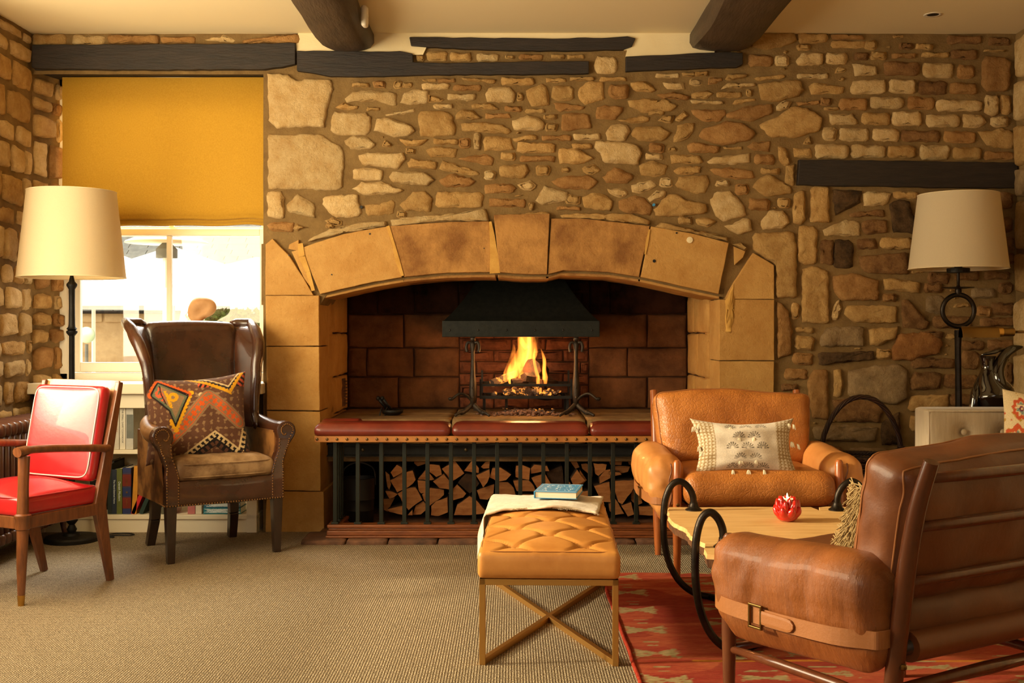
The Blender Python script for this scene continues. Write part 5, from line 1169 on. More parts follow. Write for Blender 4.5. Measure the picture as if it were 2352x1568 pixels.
def fans(u, v):
    if u < .2 or u > .8:
        uu = (u*5 if u < .5 else (1-u)*5)
        return CR if math.sin(u*150+math.sin(v*110)*1.3) > -.3 and math.sin(v*110) > -.75 else srgb(166,136,92)
    if u < .29 or u > .72: return LN
    for r_ in range(5):
        for k_ in range(3 if r_%2 == 0 else 2):
            cx = .36+k_*.145+(0 if r_%2 == 0 else .0725); cy = .80-r_*.185
            dx, dy = (u-cx)*1.0, (v-cy)*.55; d = math.hypot(dx, dy)
            if dy > -.005 and .016 < d < .060:
                if math.sin(math.atan2(dy, dx)*15) > .1: return GY
    return LN
p1 = make_pillow('fringed_cushion', 'cream cushion with grey fans and tufts on the tan armchair', .47, .27, .13, 150, 90, fans, srgb(190,120,60), (1.035,5.05,.575), (math.radians(-20),0,math.radians(1)), pinch=.24, seed=6, group='fringed cushions on the armchairs')
cover = p1.children[0]; rr = random.Random(8)
def tassel(x, z, parent, y=-.07):
    m = MB()
    for i in range(7):
        a = rr.uniform(-.5,.5); m.tube([(x,y,z),(x+a*.010,y-.010,z-.006),(x+a*.022,y-.010,z-.020-rr.random()*.008)], [.0035,.003,.0015], 5)
    m.build('tassel', 'tassel', parent, smooth=True)
for r_ in range(5):
    for k_ in range(3 if r_%2 == 0 else 2):
        cx = .36+k_*.145+(0 if r_%2 == 0 else .0725); cy = .80-r_*.185
        tassel((cx-.5)*.47, (cy-.5)*.26+.002, p1, -.055+.02*abs(cy-.5)*2)
for x, z in ((-.225,.09),(-.20,.10),(-.205,.0),(-.19,-.02),(.225,.10),(.205,.105),(.21,.02),(.235,.01),(-.17,.085),(.19,.10)): tassel(x, z, p1, -.015)
def cover2(u, v):
    return CD if math.sin(u*160)*math.sin(v*130) > -.1 else srgb(150,118,74)
p2 = make_pillow('fringed_cushion', 'shaggy edged cushion, mostly hidden, inside the nearest armchair', .40, .27, .12, 60, 40, cover2, srgb(178,120,66), (1.062,3.105,.575), (math.radians(-22),0,math.radians(211)), pinch=.1, seed=9, group='fringed cushions on the armchairs')
m = MB()
for i in range(420):
    v = rr.uniform(-1,1); x = .195*(1-.05*(1-v*v)); z = v*.125; a = rr.uniform(-.03,.03)
    m.tube([(x-.004,rr.uniform(-.05,.05),z),(x+.006,a,z-.006),(x+.010+rr.random()*.006,a*1.3,z-.022)], [.002,.0018,.0008], 4)
tag(m.build('fringe', 'fringe_khaki', p2), kind='stuff')

# ================================================================ wingback chair
W = thing('wingback_chair', 'brown leather wingback chair with brass nails in front of the window', 'armchair', (-1.515,5.665,0), math.radians(33))
def wleg(x, y, x2, y2, w0=.052, w1=.034): return MB().bar((x,y,.29),(x2,y2,0), w0, w0, (0,1,0), w1=w1, h1=w1)
for s in (-1,1):
    wleg(s*.262,-.232,s*.262,-.235).build('leg', 'dark_wood', W, bevel=.003)
    m = MB(); m.bar((s*.20,.225,.29),(s*.205,.235,.14), .052,.052,(0,1,0),w1=.046,h1=.046); m.bar((s*.205,.235,.142),(s*.215,.285,0), .046,.046,(0,1,0),w1=.04,h1=.044)
    m.build('leg', 'dark_wood', W, bevel=.003)
# seat rails (front slightly bowed)
def railfn(q, p):
    q = q.copy(); q.y -= .012*(1-p.x**2)*(p.y < 0); q.z += .004*nz(q.x*6,q.y*6); return q
MB().rbox((0,-.005,.325), (.575,.50,.125), .018, n=(20,16,6), fn=lambda q, p: railfn(Vector((q.x*(1-.12*(p.y+1)/2), q.y, q.z)), p)).build('seat_rail', 'leather_wing', W, smooth=True, auto=45)
def wseat(q, p):
    q = q.copy(); q.z += (.024 if p.z > 0 else -.006)*(1-p.x**4)*(1-p.y**4)+.010*nz(q.x*6,q.y*6,3)*(p.z > 0)+.005*nz(q.x*16,q.y*9,6)*(p.z > 0)
    q.x *= (1-.12*(p.y+1)/2); q.y -= .012*(1-p.x**2)*(p.y < 0)*1; return q
MB().rbox((0,-.015,.428), (.515,.49,.095), .040, n=(26,24,9), fn=wseat).build('seat_cushion', 'leather_seat_worn', W, smooth=True)
lp = [(math.copysign(abs(math.cos(a))**.3, math.cos(a))*.250, math.copysign(abs(math.sin(a))**.3, math.sin(a))*.238) for a in [i/60*2*PI for i in range(60)]]
for zz in (.462,.402): MB().tube([(x*(1-.12*(y/.245+1)/2)*1.02, y*1.02-.02-.012*(1-(x/.25)**2)*(y < 0), zz) for x, y in lp], .0035, 5, closed=True).build('piping', 'leather_seat_worn', W.children[-1] if zz > .42 else [c for c in W.children if c.name.startswith('seat_cushion')][0], smooth=True)
# inside back
tb = Matrix.Rotation(math.radians(-9), 3, 'X')
def wback(q, p):
    q = q.copy(); q.y += (-.018 if p.y < 0 else .01)*(1-p.x**2)*(1-p.z**2); q.z += (.012*(1-p.x**2))*(p.z > 0)*p.z; q.x *= 1+.035*p.z; q.y += .004*nz(q.x*5,q.z*5); return q
MB().rbox((0,.262,.745), (.475,.105,.79), .045, n=(20,8,28), fn=wback, rot=tb).build('backrest', 'leather_wing', W, smooth=True)
# wings: a padded board that sweeps forward, with a rolled and flared front edge
for s in (-1,1):
    m = MB(); nzv = 26; nu = 10; vs = []; fs = []
    def wing(t, u, side, s=s):
        z = lerp(.60,1.125,t); yb = .25+.09*(z-.6)/.5
        fwd = interp([(0,.23),(.12,.19),(.3,.195),(.5,.21),(.7,.21),(.82,.185),(.91,.13),(.97,.07),(1,.02)], t)
        flare = interp([(0,.03),(.3,.035),(.6,.045),(.85,.075),(1,.085)], t)
        x = s*(.222+.012*t+flare*u**2); y = yb-fwd*u
        th = .022*(1-.2*u)
        return Vector((x+s*th*side, y+.002*nz(z*9,u*4,s), z+.010*u*(t > .9)))
    for side in (-1,1):
        b = len(vs)
        for j in range(nzv+1):
            for i in range(nu+1): vs.append(wing(j/nzv, i/nu, side))
        for j in range(nzv):
            for i in range(nu):
                q = (b+j*(nu+1)+i, b+j*(nu+1)+i+1, b+(j+1)*(nu+1)+i+1, b+(j+1)*(nu+1)+i); fs.append(q if side*s < 0 else q[::-1])
    n0 = (nzv+1)*(nu+1)
    for i in range(nu): fs.append((nzv*(nu+1)+i, nzv*(nu+1)+i+1, n0+nzv*(nu+1)+i+1, n0+nzv*(nu+1)+i))
    m.add(vs, fs)
    edge = [wing(j/nzv, 1.0, .35) for j in range(nzv+1)]; edge.append(wing(1,.5,0)+Vector((0,0,.004))); edge.append(wing(1,-.1,0)+Vector((0,0,.0)))
    m.tube(edge, [interp([(0,.020),(.4,.027),(.8,.033),(1,.024)], k/(len(edge)-1)) for k in range(len(edge))], 14)
    m.build('wing', 'leather_wing', W, smooth=True)
    # outer side panel
    ox = s*.292
    vs = []; fs = []
    for j in range(13):
        for i in range(13):
            y = lerp(-.225,.245,i/12); z = lerp(.268,.60,j/12); x = s*(.285+.016*math.sin(j/12*PI*.5)-.03*(i/12)); vs.append((x+s*.004*nz(y*6,z*6,s), y, z))
    for j in range(12):
        for i in range(12):
            q = (j*13+i, j*13+i+1, (j+1)*13+i+1, (j+1)*13+i); fs.append(q if s > 0 else q[::-1])
    m = MB().add(vs, fs); n = len(m.v)
    m.bb(min(s*.255,s*.288), max(s*.255,s*.288), -.222, .245, .27, .60)
    m.build('side_panel', 'leather_wing_worn', W, smooth=True, auto=40)
    # rolled arm
    pts = smoothpts([(s*.262,.16,.655),(s*.285,.08,.628),(s*.298,-.02,.606),(s*.302,-.12,.598),(s*.304,-.205,.598)], 5)
    rs = [interp([(0,.020),(.2,.034),(.5,.043),(1,.046)], i/(len(pts)-1)) for i in range(len(pts))]
    MB().tube(pts, rs, 18).build('arm_roll', 'leather_wing_worn' if s < 0 else 'leather_wing', W, smooth=True)
    # front scroll facing: disc narrowing into the post
    out = []
    for a in range(0, 13): th = math.radians(-20+a*20); out.append((s*(.304+.050*math.cos(th)), .598+.050*math.sin(th)))
    face = [(s*(.304+.050*math.cos(math.radians(a))), .598+.050*math.sin(math.radians(a))) for a in range(-30, 215, 18)]
    face += [(s*.262,.560),(s*.258,.50),(s*.236,.44),(s*.226,.40),(s*.226,.268),(s*.290,.268),(s*.292,.40),(s*.289,.44),(s*.300,.48),(s*.318,.53)]
    MB().prism(face, -.262, -.205).build('arm_front', 'leather_wing', W, bevel=.006)
# brass nails (a few millimetres each)
m = MB()
def nail(x, y, z, ax): m.ball((x,y,z), .0044, 6, 4, (.6 if ax == 'x' else 1, .6 if ax == 'y' else 1, 1))
k = 0
for i in range(44): x = lerp(-.285,.285,i/43); nail(x, -.262-.006*(1-(x/.285)**2), .272, 'y')
for s in (-1,1):
    for i in range(34): y = lerp(-.25,.235,i/33); nail(s*(.295-.028*(y+.25)/.485), y, .272, 'x')
    for x, z0, z1 in ((.232,.275,.40),(.286,.275,.42)):
        for i in range(int((z1-z0)/.0135)): nail(s*x, -.264, z0+i*.0135, 'y')
    cur = smoothpts([(.286,0,.42),(.284,0,.45),(.298,0,.50),(.312,0,.53),(.318,0,.56),(.338,0,.60),(.326,0,.625),(.300,0,.632),(.280,0,.615),(.278,0,.595),(.290,0,.58),(.30,0,.585)], 3)
    for p in cur: nail(s*p.x, -.264, p.z, 'y')
    cur = smoothpts([(.232,0,.40),(.242,0,.44),(.264,0,.50),(.268,0,.56)], 4)
    for p in cur: nail(s*p.x, -.264, p.z, 'y')
tag(m.build('brass_nails', 'nail_brass', W, smooth=True), kind='stuff')

# ================================================================ red armchair
RC = thing('red_armchair', 'red leather armchair with a walnut frame and brass toe caps at the left edge', 'armchair', (-2.068,4.845,0), math.radians(-27.4))
def sq(p0, p1, w0, w1=None): return MB().bar(p0, p1, w0, w0, (0,1,0), w1=w1 or w0, h1=w1 or w0)
for s in (-1,1):
    m = MB().tube([(s*.25,-.235,.30),(s*.25,-.24,.16),(s*.25,-.242,.04)], [.0235,.020,.0145], 12)
    l = m.build('front_leg', 'walnut', RC, smooth=True, auto=50)
    MB().tube([(s*.25,-.242,.042),(s*.25,-.243,0)], [.0155,.0125], 12).build('toe_cap', 'brass', l, smooth=True, auto=50)
    MB().lathe([(.023,.300),(.029,.305),(.029,.345),(.033,.350),(.033,.360),(.024,.366)], (s*.25,-.235,0), 16).build('collar', 'walnut', RC, smooth=True, auto=40)
    MB().tube([(s*.25,-.235,.365),(s*.25,-.232,.48),(s*.25,-.228,.595)], [.0235,.0215,.0235], 12).build('arm_post', 'walnut', RC, smooth=True, auto=50)
    m = MB(); m.bar((s*.235,.235,.38),(s*.205,.325,0) if 0 else (s*.208,.26,0), .026,.058,(0,0,1)); 
    MB().bar((s*.225,.17,.36),(s*.208,.255,0), .030,.062,(0,1,0),w1=.022,h1=.030).build('rear_leg', 'walnut', RC, bevel=.003)
    MB().bar((s*.225,.175,.34),(s*.232,.285,.87), .026,.062,(0,1,0),w1=.024,h1=.026).build('back_post', 'walnut', RC, bevel=.004)
    pts = smoothpts([(s*.25,-.262,.612),(s*.25,-.18,.617),(s*.247,-.02,.607),(s*.238,.215,.585)], 5)
    MB().tube(pts, [.026 if i < 4 else .021 for i in range(len(pts))], 10, sq=.8).build('armrest', 'walnut', RC, smooth=True, auto=50)
m = MB(); m.bb(-.245,.245,-.245,-.215,.302,.352); m.build('apron', 'walnut', RC, bevel=.003)
for s in (-1,1): MB().bar((s*.245,-.23,.327),(s*.222,.19,.327), .026,.05).build('apron', 'walnut', RC, bevel=.003)
MB().bb(-.222,.222,.165,.19,.30,.352).build('apron', 'walnut', RC, bevel=.003)
def rseat(q, p):
    q = q.copy(); q.z += .050*(1-p.x**2)*(1-p.y**2)*(p.z > 0)*p.z; q.x *= 1-.07*(p.y+1)/2; return q
MB().rbox((0,-.03,.388), (.475,.43,.075), .014, n=(22,20,6), fn=rseat).build('seat_cushion', 'leather_red', RC, smooth=True, auto=60)
for z in (.424,): MB().tube([(math.copysign(abs(math.cos(a))**.22,math.cos(a))*.236*(1-.07*((math.copysign(abs(math.sin(a))**.22,math.sin(a)))+1)/2), -.03+math.copysign(abs(math.sin(a))**.22,math.sin(a))*.214, z) for a in [i/72*2*PI for i in range(72)]], .003, 5, closed=True).build('piping', 'leather_red', RC, smooth=True)
tr_ = Matrix.Rotation(math.radians(-11.5), 3, 'X')
def rback(q, p):
    q = q.copy(); q.y -= .016*(1-p.x**2)*(1-p.z**2)*(p.y < 0); return q
MB().rbox((0,.198,.648), (.425,.06,.415), .024, n=(20,6,20), fn=rback, rot=tr_).build('back_cushion', 'leather_red', RC, smooth=True)
pp = [(tr_ @ Vector((math.copysign(abs(math.cos(a))**.2,math.cos(a))*.200, -.030, math.copysign(abs(math.sin(a))**.2,math.sin(a))*.196)))+Vector((0,.198,.648)) for a in [i/80*2*PI for i in range(80)]]
MB().tube(pp, .003, 5, closed=True).build('piping', 'piping_pale', RC, smooth=True)
MB().rbox((0,.25,.66), (.455,.018,.44), .008, n=(8,2,8), rot=tr_).build('back_panel', 'walnut_pale', RC)

# ================================================================ tufted stool on a brass frame
TS = thing('tufted_stool', 'long buttoned tan leather stool on a brushed gold crossed frame', 'stool', (.140,4.29,0), math.radians(-1.9))
hw_, hl = .218, .575; b_ = .020
for sx in (-1,1):
    for sy in (-1,1): MB().bb(sx*hw_-b_/2, sx*hw_+b_/2, sy*hl-b_/2, sy*hl+b_/2, 0, .283).build('leg', 'gold_frame', TS, bevel=.0015)
MB().bb(-hw_-b_/2,hw_+b_/2,-hl-b_/2,-hl+b_/2,.263,.283).bb(-hw_-b_/2,hw_+b_/2,hl-b_/2,hl+b_/2,.263,.283).bb(-hw_-b_/2,-hw_+b_/2,-hl,hl,.263,.283).bb(hw_-b_/2,hw_+b_/2,-hl,hl,.263,.283).build('top_frame', 'gold_frame', TS, bevel=.0015)
MB().bar((-hw_,-hl,.010),(hw_,hl,.010), .020,.020).build('cross_bar', 'gold_frame', TS, bevel=.0015)
MB().bar((hw_,-hl,.0101),(-hw_,hl,.0101), .020,.020).build('cross_bar', 'gold_frame', TS, bevel=.0015)
btn = []; yb0 = -.512; rowg = .128
for r_ in range(9):
    y = yb0+r_*rowg
    for x in ((-.118,.118) if r_%2 == 0 else (0.0,-.232,.232)):
        if abs(x) < .2: btn.append((x, y))
def tuft(x, y):
    h = 0
    for bx_, by_ in btn:
        d2 = ((x-bx_)**2+(y-by_)**2); h -= .020*math.exp(-d2/.0007)
    # creases along the diagonals between buttons
    for k in (1,-1):
        t = (x/.118+k*(y-yb0)/rowg); fr_ = abs(((t+1)/2)%1-.5)*2     # 1 on crease lines
        h -= .014*max(0, (fr_-.86)/.14)**1.4
    e = max(0, 1-min(1,(hw_+.005-abs(x))/.03)); e2 = max(0, 1-min(1,(hl+.01-abs(y))/.03))
    return h*(1-max(e, e2))
def sfn(q, p):
    q = q.copy()
    if p.z > .5:
        dome = .040*(1-(q.x/.235)**2)*(1-abs(q.y/.60)**4); q.z += dome*.75+tuft(q.x, q.y)
    q.x += .003*nz(q.y*9,q.z*20); return q
MB().rbox((0,0,.329), (.468,1.19,.090), .018, n=(56,140,5), fn=sfn, sharp=.0).build('cushion', 'leather_stool', TS, smooth=True)
cu = TS.children[-1]
for bx_, by_ in btn:
    dome = .030*(1-(bx_/.235)**2)*(1-abs(by_/.60)**4); MB().ball((bx_,by_,.374+dome-.017), .011, 12, 6, (1,1,.45)).build('button', 'leather_stool', cu, smooth=True)
MB().tube([(math.copysign(abs(math.cos(a))**.15,math.cos(a))*.226, math.copysign(abs(math.sin(a))**.15,math.sin(a))*.587, .372) for a in [i/96*2*PI for i in range(96)]], .0022, 5, closed=True).build('seam', 'leather_sling', cu)
# cream blanket over the far end
BL = thing('blanket', 'cream wool blanket draped over the far end of the stool', 'blanket', (.140,4.29,0), math.radians(-1.9))
vs = []; fs = []; NU, NV = 56, 40
def sup(x, y):
    z = .374+.030*(1-min(1,(x/.235)**2))*(1-min(1,abs(y/.6)**4))
    return z
for j in range(NV+1):
    for i in range(NU+1):
        u = i/NU; v = j/NV; s_ = lerp(-.43, .185+.05*(v), u); y = lerp(.085-.055*u+.012*math.sin(u*16)+(.03*(1-u)), .60, v)
        if s_ < -.245:      # hangs down the left side
            dz = -(s_+.245); x = -.250-.012*math.sin(y*40+dz*8)*min(1,dz/.08)-.02*min(1,dz/.1); z = sup(-.235,y)-dz+.010
            z = max(.19, z)
        else: x = s_; z = sup(x, y)+.010
        z += .008*nz(x*7,y*9,3)+.006*abs(nz(x*14,y*11,6))+(.006 if v < .06 else 0); vs.append((x,y,z))
for j in range(NV):
    for i in range(NU): fs.append((j*(NU+1)+i, j*(NU+1)+i+1, (j+1)*(NU+1)+i+1, (j+1)*(NU+1)+i))
b = len(vs); vs += [(x+(.0 if z > .3 else .006), y, z-.008) for x, y, z in vs]; fs += [tuple(b+i for i in f)[::-1] for f in fs]
per = [(0,i) for i in range(NU+1)]+[(j,NU) for j in range(1,NV+1)]+[(NV,i) for i in range(NU-1,-1,-1)]+[(j,0) for j in range(NV-1,0,-1)]
pi_ = [j*(NU+1)+i for j, i in per]
for a_, c_ in zip(pi_, pi_[1:]+pi_[:1]): fs.append((a_, b+a_, b+c_, c_))
MB().add(vs, fs).build('drape', 'blanket', BL, smooth=True)
m = MB(); rr = random.Random(2)
for i in range(500):
    u = rr.random(); s_ = lerp(-.245,.19,u); y = .085-.055*u+.012*math.sin(u*16)+.03*(1-u); z = sup(s_,y)+.012
    m.tube([(s_,y+.004,z),(s_+rr.uniform(-.004,.004),y-.007,z+rr.uniform(-.004,.004))], [.0012,.0005], 3)
tag(m.build('nap', 'blanket', BL), kind='stuff')
# blue book
BK_ = thing('book', 'blue patterned hardback lying on the blanket on the stool', 'book', (.195,4.66,.421), math.radians(-10))
MB().bb(-.086,.086,-.115,.115,.026,.0285).bb(-.086,.086,-.115,.115,.0,.0025).bb(-.0885,-.084,-.115,.115,.0,.0285).build('cover', 'cover_blue', BK_, bevel=.001)
MB().bb(-.083,.082,-.111,.111,.0026,.0259).build('page_block', 'paper', BK_)
m = MB(); rr = random.Random(6)
for cx in (-.045,.0,.045):
    for cy in (-.07,-.025,.02,.065):
        for k in range(7):
            a = rr.uniform(0,6.3); r = rr.uniform(.004,.017); x, y = cx+r*math.cos(a), cy+r*1.1*math.sin(a); m.box((x,y,.0288), (rr.uniform(.004,.009),.0022,.0006), Matrix.Rotation(a,3,'Z'))
for s in (-1,1): m.bb(s*.078-.0006,s*.078+.0006,-.105,.105,.0285,.0291); m.bb(-.078,.078,s*.105-.0006,s*.105+.0006,.0285,.0291)
m.build('cover_print', 'print_white', BK_)
# ================================================================ rug
def rugcol(x, y):      # metres; x from the left edge, y distance from the camera
    base = Vector(srgb(172,70,52)); n = nz(x*5, y*26, 1)+.6*nz(x*30, y*120, 3)
    c = base.lerp(Vector(srgb(192,100,66)), max(0, min(1, .5+n))); n2 = nz(x*2, y*5, 8)
    if n2 > .15: c = c.lerp(Vector(srgb(150,50,42)), .6)
    cream = Vector(srgb(188,164,118)).lerp(Vector(srgb(150,132,88)), max(0,min(1,.4+nz(x*40,y*60,5))))
    jag = .006*nz(x*60, y*160, 6)
    def bow(cx, cy, w, h):
        dx, dy = abs(x-cx), abs(y-cy); return dx < w+jag*4+.012*nz(x*9,y*70,4) and dy < h*(.22+.78*(dx/w)**1.1)+jag*1.5 and nz(x*50,y*130,9) < .42
    k = round((y-.13-3.7)/.295); cy = 3.83+k*.295
    if bow(.085, cy, .070, .060): return cream
    if abs(x-.085) < .028+jag and abs(y-cy-.147) < .012: return cream
    if abs(x-.085) < .020 and abs(y-cy-.095) < .006+jag*.3: return cream
    for ox, sc in ((.40,1.0),(.62,.9),(.95,1.1),(1.25,.95),(1.62,1.0)):
        kk = round((y-3.7-ox*.2)/.22); c2y = 3.7+ox*.2+kk*.22; rnd = nz(kk*3.1, ox*7, 2)
        if bow(ox+rnd*.07, c2y, .075*sc, .034): return cream if rnd > -.25 else Vector(srgb(120,110,66))
        if abs(x-ox-.05*rnd) < .05+jag*2 and abs(y-c2y-.07) < .007+jag*.5: return cream
    if abs(y-3.74) < .012 and x > .2: return Vector(srgb(206,130,50))
    return c
rug = thing('kilim_rug', 'red flat-woven kilim rug with cream bow-tie motifs under the coffee table', 'rug', (.40,0,0))
vs = []; fs = []; cols = []; X1 = 2.1; Y0, Y1 = 2.3, 5.10; NX, NY = 230, 400
for j in range(NY+1):
    y = lerp(Y0, Y1, j/NY)
    for i in range(NX+1):
        x = X1*i/NX; ex = .008*nz(0, y*4, 2)*(1-x/X1); ey = .012*nz(x*4,0,5)*(j/NY)**8
        vs.append((x+ex, y+ey, .006+.0015*nz(x*6,y*6))); cols.append(rugcol(x, y))
for j in range(NY):
    for i in range(NX): fs.append((j*(NX+1)+i, j*(NX+1)+i+1, (j+1)*(NX+1)+i+1, (j+1)*(NX+1)+i))
it = iter(cols); MB().add(vs, fs).build('woven_field', 'rug_attr', rug, smooth=True, col=lambda v: next(it))
m = MB(); pts = [(.008*nz(0,y_*4,2)-.002, y_, .0055) for y_ in [lerp(Y0,Y1,i/90) for i in range(91)]]
m.tube(pts, [.0065+.0012*((i%2)) for i in range(91)], 8); m.build('selvedge', 'rug_edge', rug, smooth=True)

# ================================================================ coffee table
CT = thing('coffee_table', 'low live-edge plank coffee table on looping iron legs', 'coffee table', (0,0,0))
ol = [(.640,4.665),(.606,4.40),(.612,4.27),(.636,4.16),(.632,4.02),(.640,3.95),(.655,3.86),(.640,3.76),(.632,3.68),(.70,3.655),(.90,3.67),(1.10,3.65),(1.30,3.66),(1.42,3.65),(1.44,3.85),(1.42,4.1),(1.45,4.4),(1.42,4.66),(1.30,4.68),(1.262,4.66),(1.245,4.56),(1.232,4.665),(1.0,4.675),(.8,4.66)]
pts = []
for i in range(len(ol)):
    a = Vector(ol[i]); b = Vector(ol[(i+1)%len(ol)]); k = max(1, round((b-a).length/.03))
    for t in range(k): pts.append(a.lerp(b,t/k)+Vector((R.uniform(-1,1),R.uniform(-1,1)))*.003)
if sum(pts[i].x*pts[(i+1)%len(pts)].y-pts[(i+1)%len(pts)].x*pts[i].y for i in range(len(pts))) < 0: pts = pts[::-1]
n = len(pts); cx = Vector((1.03,4.16)); vs = []
for s, z in ((.94,.318),(.985,.325),(1.0,.355),(.992,.370)):
    vs += [(cx.x+(p.x-cx.x)*s, cx.y+(p.y-cx.y)*s, z) for p in pts]
fs = [tuple(3*n+i for i in range(n)), tuple(range(n))[::-1]]+[(r_*n+i, r_*n+(i+1)%n, (r_+1)*n+(i+1)%n, (r_+1)*n+i) for r_ in range(3) for i in range(n)]
o = MB().add(vs, fs).build('plank_top', 'plank', CT); o.data.materials.append(MAT['bark'])
for p in o.data.polygons[1:]: 
    if p.index == 1 or p.center.z < .355: p.material_index = 1
def hoop(y, s, x0, k_=1):
    q = lambda dx, z: (x0+s*dx*k_, y, z)
    pts = smoothpts([q(0,.385),q(-.004,.43),q(-.025,.468),q(-.058,.487),q(-.092,.468),q(-.115,.41),q(-.122,.33),q(-.118,.24),q(-.098,.155),q(-.055,.08),q(.005,.035),q(.07,.020)], 6)
    e = Vector((x0+s*.36, 4.17 if 1 else y, .020)); a = pts[-1]; pts += [a.lerp(e, t/6) for t in range(1,7)]
    MB().tube(pts, .0135, 12).build('iron_loop', 'wrought_iron', CT, smooth=True)
    MB().lathe([(.034,.0),(.034,.005),(.022,.014),(.016,.028),(.016,.034)], (x0,y,.369), 18).build('mounting_cup', 'wrought_iron', CT, smooth=True, auto=50)
for y in (4.58, 3.80): hoop(y, 1, .735 if y > 4 else .710, 1 if y > 4 else .78)
for y in (4.58, 3.80): hoop(y, -1, 1.315 if y > 4 else 1.34)
# lotus candle holder
LC = thing('lotus_candle_holder', 'glazed red lotus-shaped holder with a lit tealight on the coffee table', 'candle holder', (1.050,4.32,.371))
def petal(r, h, w, open_, ang, tw=0):
    vs = []; fs = []; NU, NV = 6, 8
    for s in (0, 1):
        for j in range(NV+1):
            v = j/NV
            for i in range(NU+1):
                u = -1+2*i/NU; wd = w*math.sin(PI*min(1, .18+v*.80))**.8*(1 if v < .95 else .35); x = u*wd
                rad = r*(.55+.62*math.sin(min(1,v*1.15)*PI/2))+open_*v*v-.004*s-(1-u*u)*0+.010*(1-u*u)*math.sin(v*PI)-.012*u*u*.6
                vs.append((x, -rad, h*v))
    for s in (0,1):
        for j in range(NV):
            for i in range(NU):
                b = s*(NU+1)*(NV+1); q = (b+j*(NU+1)+i, b+j*(NU+1)+i+1, b+(j+1)*(NU+1)+i+1, b+(j+1)*(NU+1)+i); fs.append(q if s == 0 else q[::-1])
    L_ = (NU+1)*(NV+1); per = [i for i in range(NU+1)]+[j*(NU+1)+NU for j in range(1,NV+1)]+[NV*(NU+1)+i for i in range(NU-1,-1,-1)]+[j*(NU+1) for j in range(NV-1,0,-1)]
    for a_, c_ in zip(per, per[1:]+per[:1]): fs.append((c_, a_, L_+a_, L_+c_))
    return MB().add(vs, fs).xf(Matrix.Rotation(ang, 4, 'Z'))
MB().lathe([(.001,.0),(.026,.0),(.040,.012),(.044,.03),(.034,.05),(.030,.075),(.026,.078),(.024,.066),(.001,.066)], (0,0,0), 24).build('bowl', 'ceramic_red', LC, smooth=True)
for k in range(8): petal(.040,.058,.022,.006,k*PI/4+.2).build('petal', 'ceramic_red', LC, smooth=True)
for k in range(7): petal(.035,.082,.019,.004,k*2*PI/7+.5).build('petal', 'ceramic_red', LC, smooth=True)
for k in range(6): petal(.027,.094,.015,.000,k*2*PI/6+.1).build('petal', 'ceramic_red', LC, smooth=True)
MB().lathe([(.001,.066),(.021,.066),(.021,.084),(.019,.0835),(.001,.082)], (0,0,0), 20).build('tealight', 'wax', LC, smooth=True, auto=40)
MB().lathe([(.0005,.0),(.0032,.004),(.0028,.010),(.0003,.020)], (0,0,.086), 10).build('candle_flame', 'candle_flame', LC, smooth=True)

# ================================================================ floor lamps
def shade(parent, r0, r1, z0, z1, dx=0):
    vs = []; n = 64; m = MB()
    m.lathe([(r0,z0),(lerp(r0,r1,.5),lerp(z0,z1,.5)),(r1,z1)], (dx,0,0), n); m.f = m.f[:2*n]
    b = MB().lathe([(r0-.004,z0),(lerp(r0,r1,.5)-.004,lerp(z0,z1,.5)),(r1-.004,z1)], (dx,0,0), n); b.f = [f[::-1] for f in b.f[:2*n]]; m.add(b.v, b.f)
    o = m.build('lamp_shade', 'linen_shade', parent, smooth=True)
    for r, z in ((r0-.001,z0),(r1-.001,z1)): MB().tube([(dx+r*math.cos(a),r*math.sin(a),z) for a in [i/64*2*PI for i in range(64)]], .004, 6, closed=True, sq=.6).build('shade_trim', 'shade_trim', o, smooth=True)
    for k in range(3): MB().tube([(dx,0,z1-.012),(dx+(r1-.004)*math.cos(k*2.094+.3),(r1-.004)*math.sin(k*2.094+.3),z1-.004)], .0025, 5).build('spider_arm', 'black_iron', o)
d = 5.90; x = (165-1176)*d/F; zz = lambda py, d=d: CH-(py-757)*d/F
FL1 = thing('floor_lamp', 'floor lamp with turned black pole and cream shade by the window', 'floor lamp', (x,d,0))
shade(FL1, .270, .221, zz(637), zz(440), 0)
MB().lathe([(.137,0),(.137,.018),(.130,.026),(.045,.030),(.042,.042),(.020,.046)], (0,0,0), 40).build('base', 'black_iron', FL1, smooth=True, auto=40)
pr = [(.020,.046),(.026,.062),(.014,.085),(.030,.105),(.030,.112),(.016,.128),(.0165,.20),(.0155,.6),(.0145,zz(772)),(.017,zz(770)),(.028,zz(764)),(.028,zz(760)),(.019,zz(758)),(.027,zz(755)),(.018,zz(750)),(.0165,zz(744)),(.0150,zz(700)),(.0160,zz(664)),(.027,zz(656)),(.027,zz(652)),(.015,zz(646)),(.010,zz(636)),(.007,zz(630)),(.006,zz(470))]
m = MB().lathe(pr, (0,0,0), 20); m.build('pole', 'black_iron', FL1, smooth=True, auto=50)
d = 5.93; x = (2201-1176)*d/F; zz = lambda py, d=d: CH-(py-757)*d/F
FL2 = thing('floor_lamp', 'floor lamp with iron ring in its stem against the right stone wall', 'floor lamp', (x,d,0))
shade(FL2, .249, .202, zz(617), zz(447), 0)
MB().lathe([(.13,0),(.13,.014),(.10,.022),(.03,.030),(.022,.04)], (0,0,0), 32).build('base', 'black_iron', FL2, smooth=True, auto=40)
MB().tube([(0,0,.03),(0,0,.3),(.002,0,.7),(0,0,zz(860)),(-.002,0,zz(800)),(0,0,zz(758))], [.022,.021,.0185,.017,.017,.021], 8).build('stem', 'wrought_iron', FL2, smooth=True, auto=30)
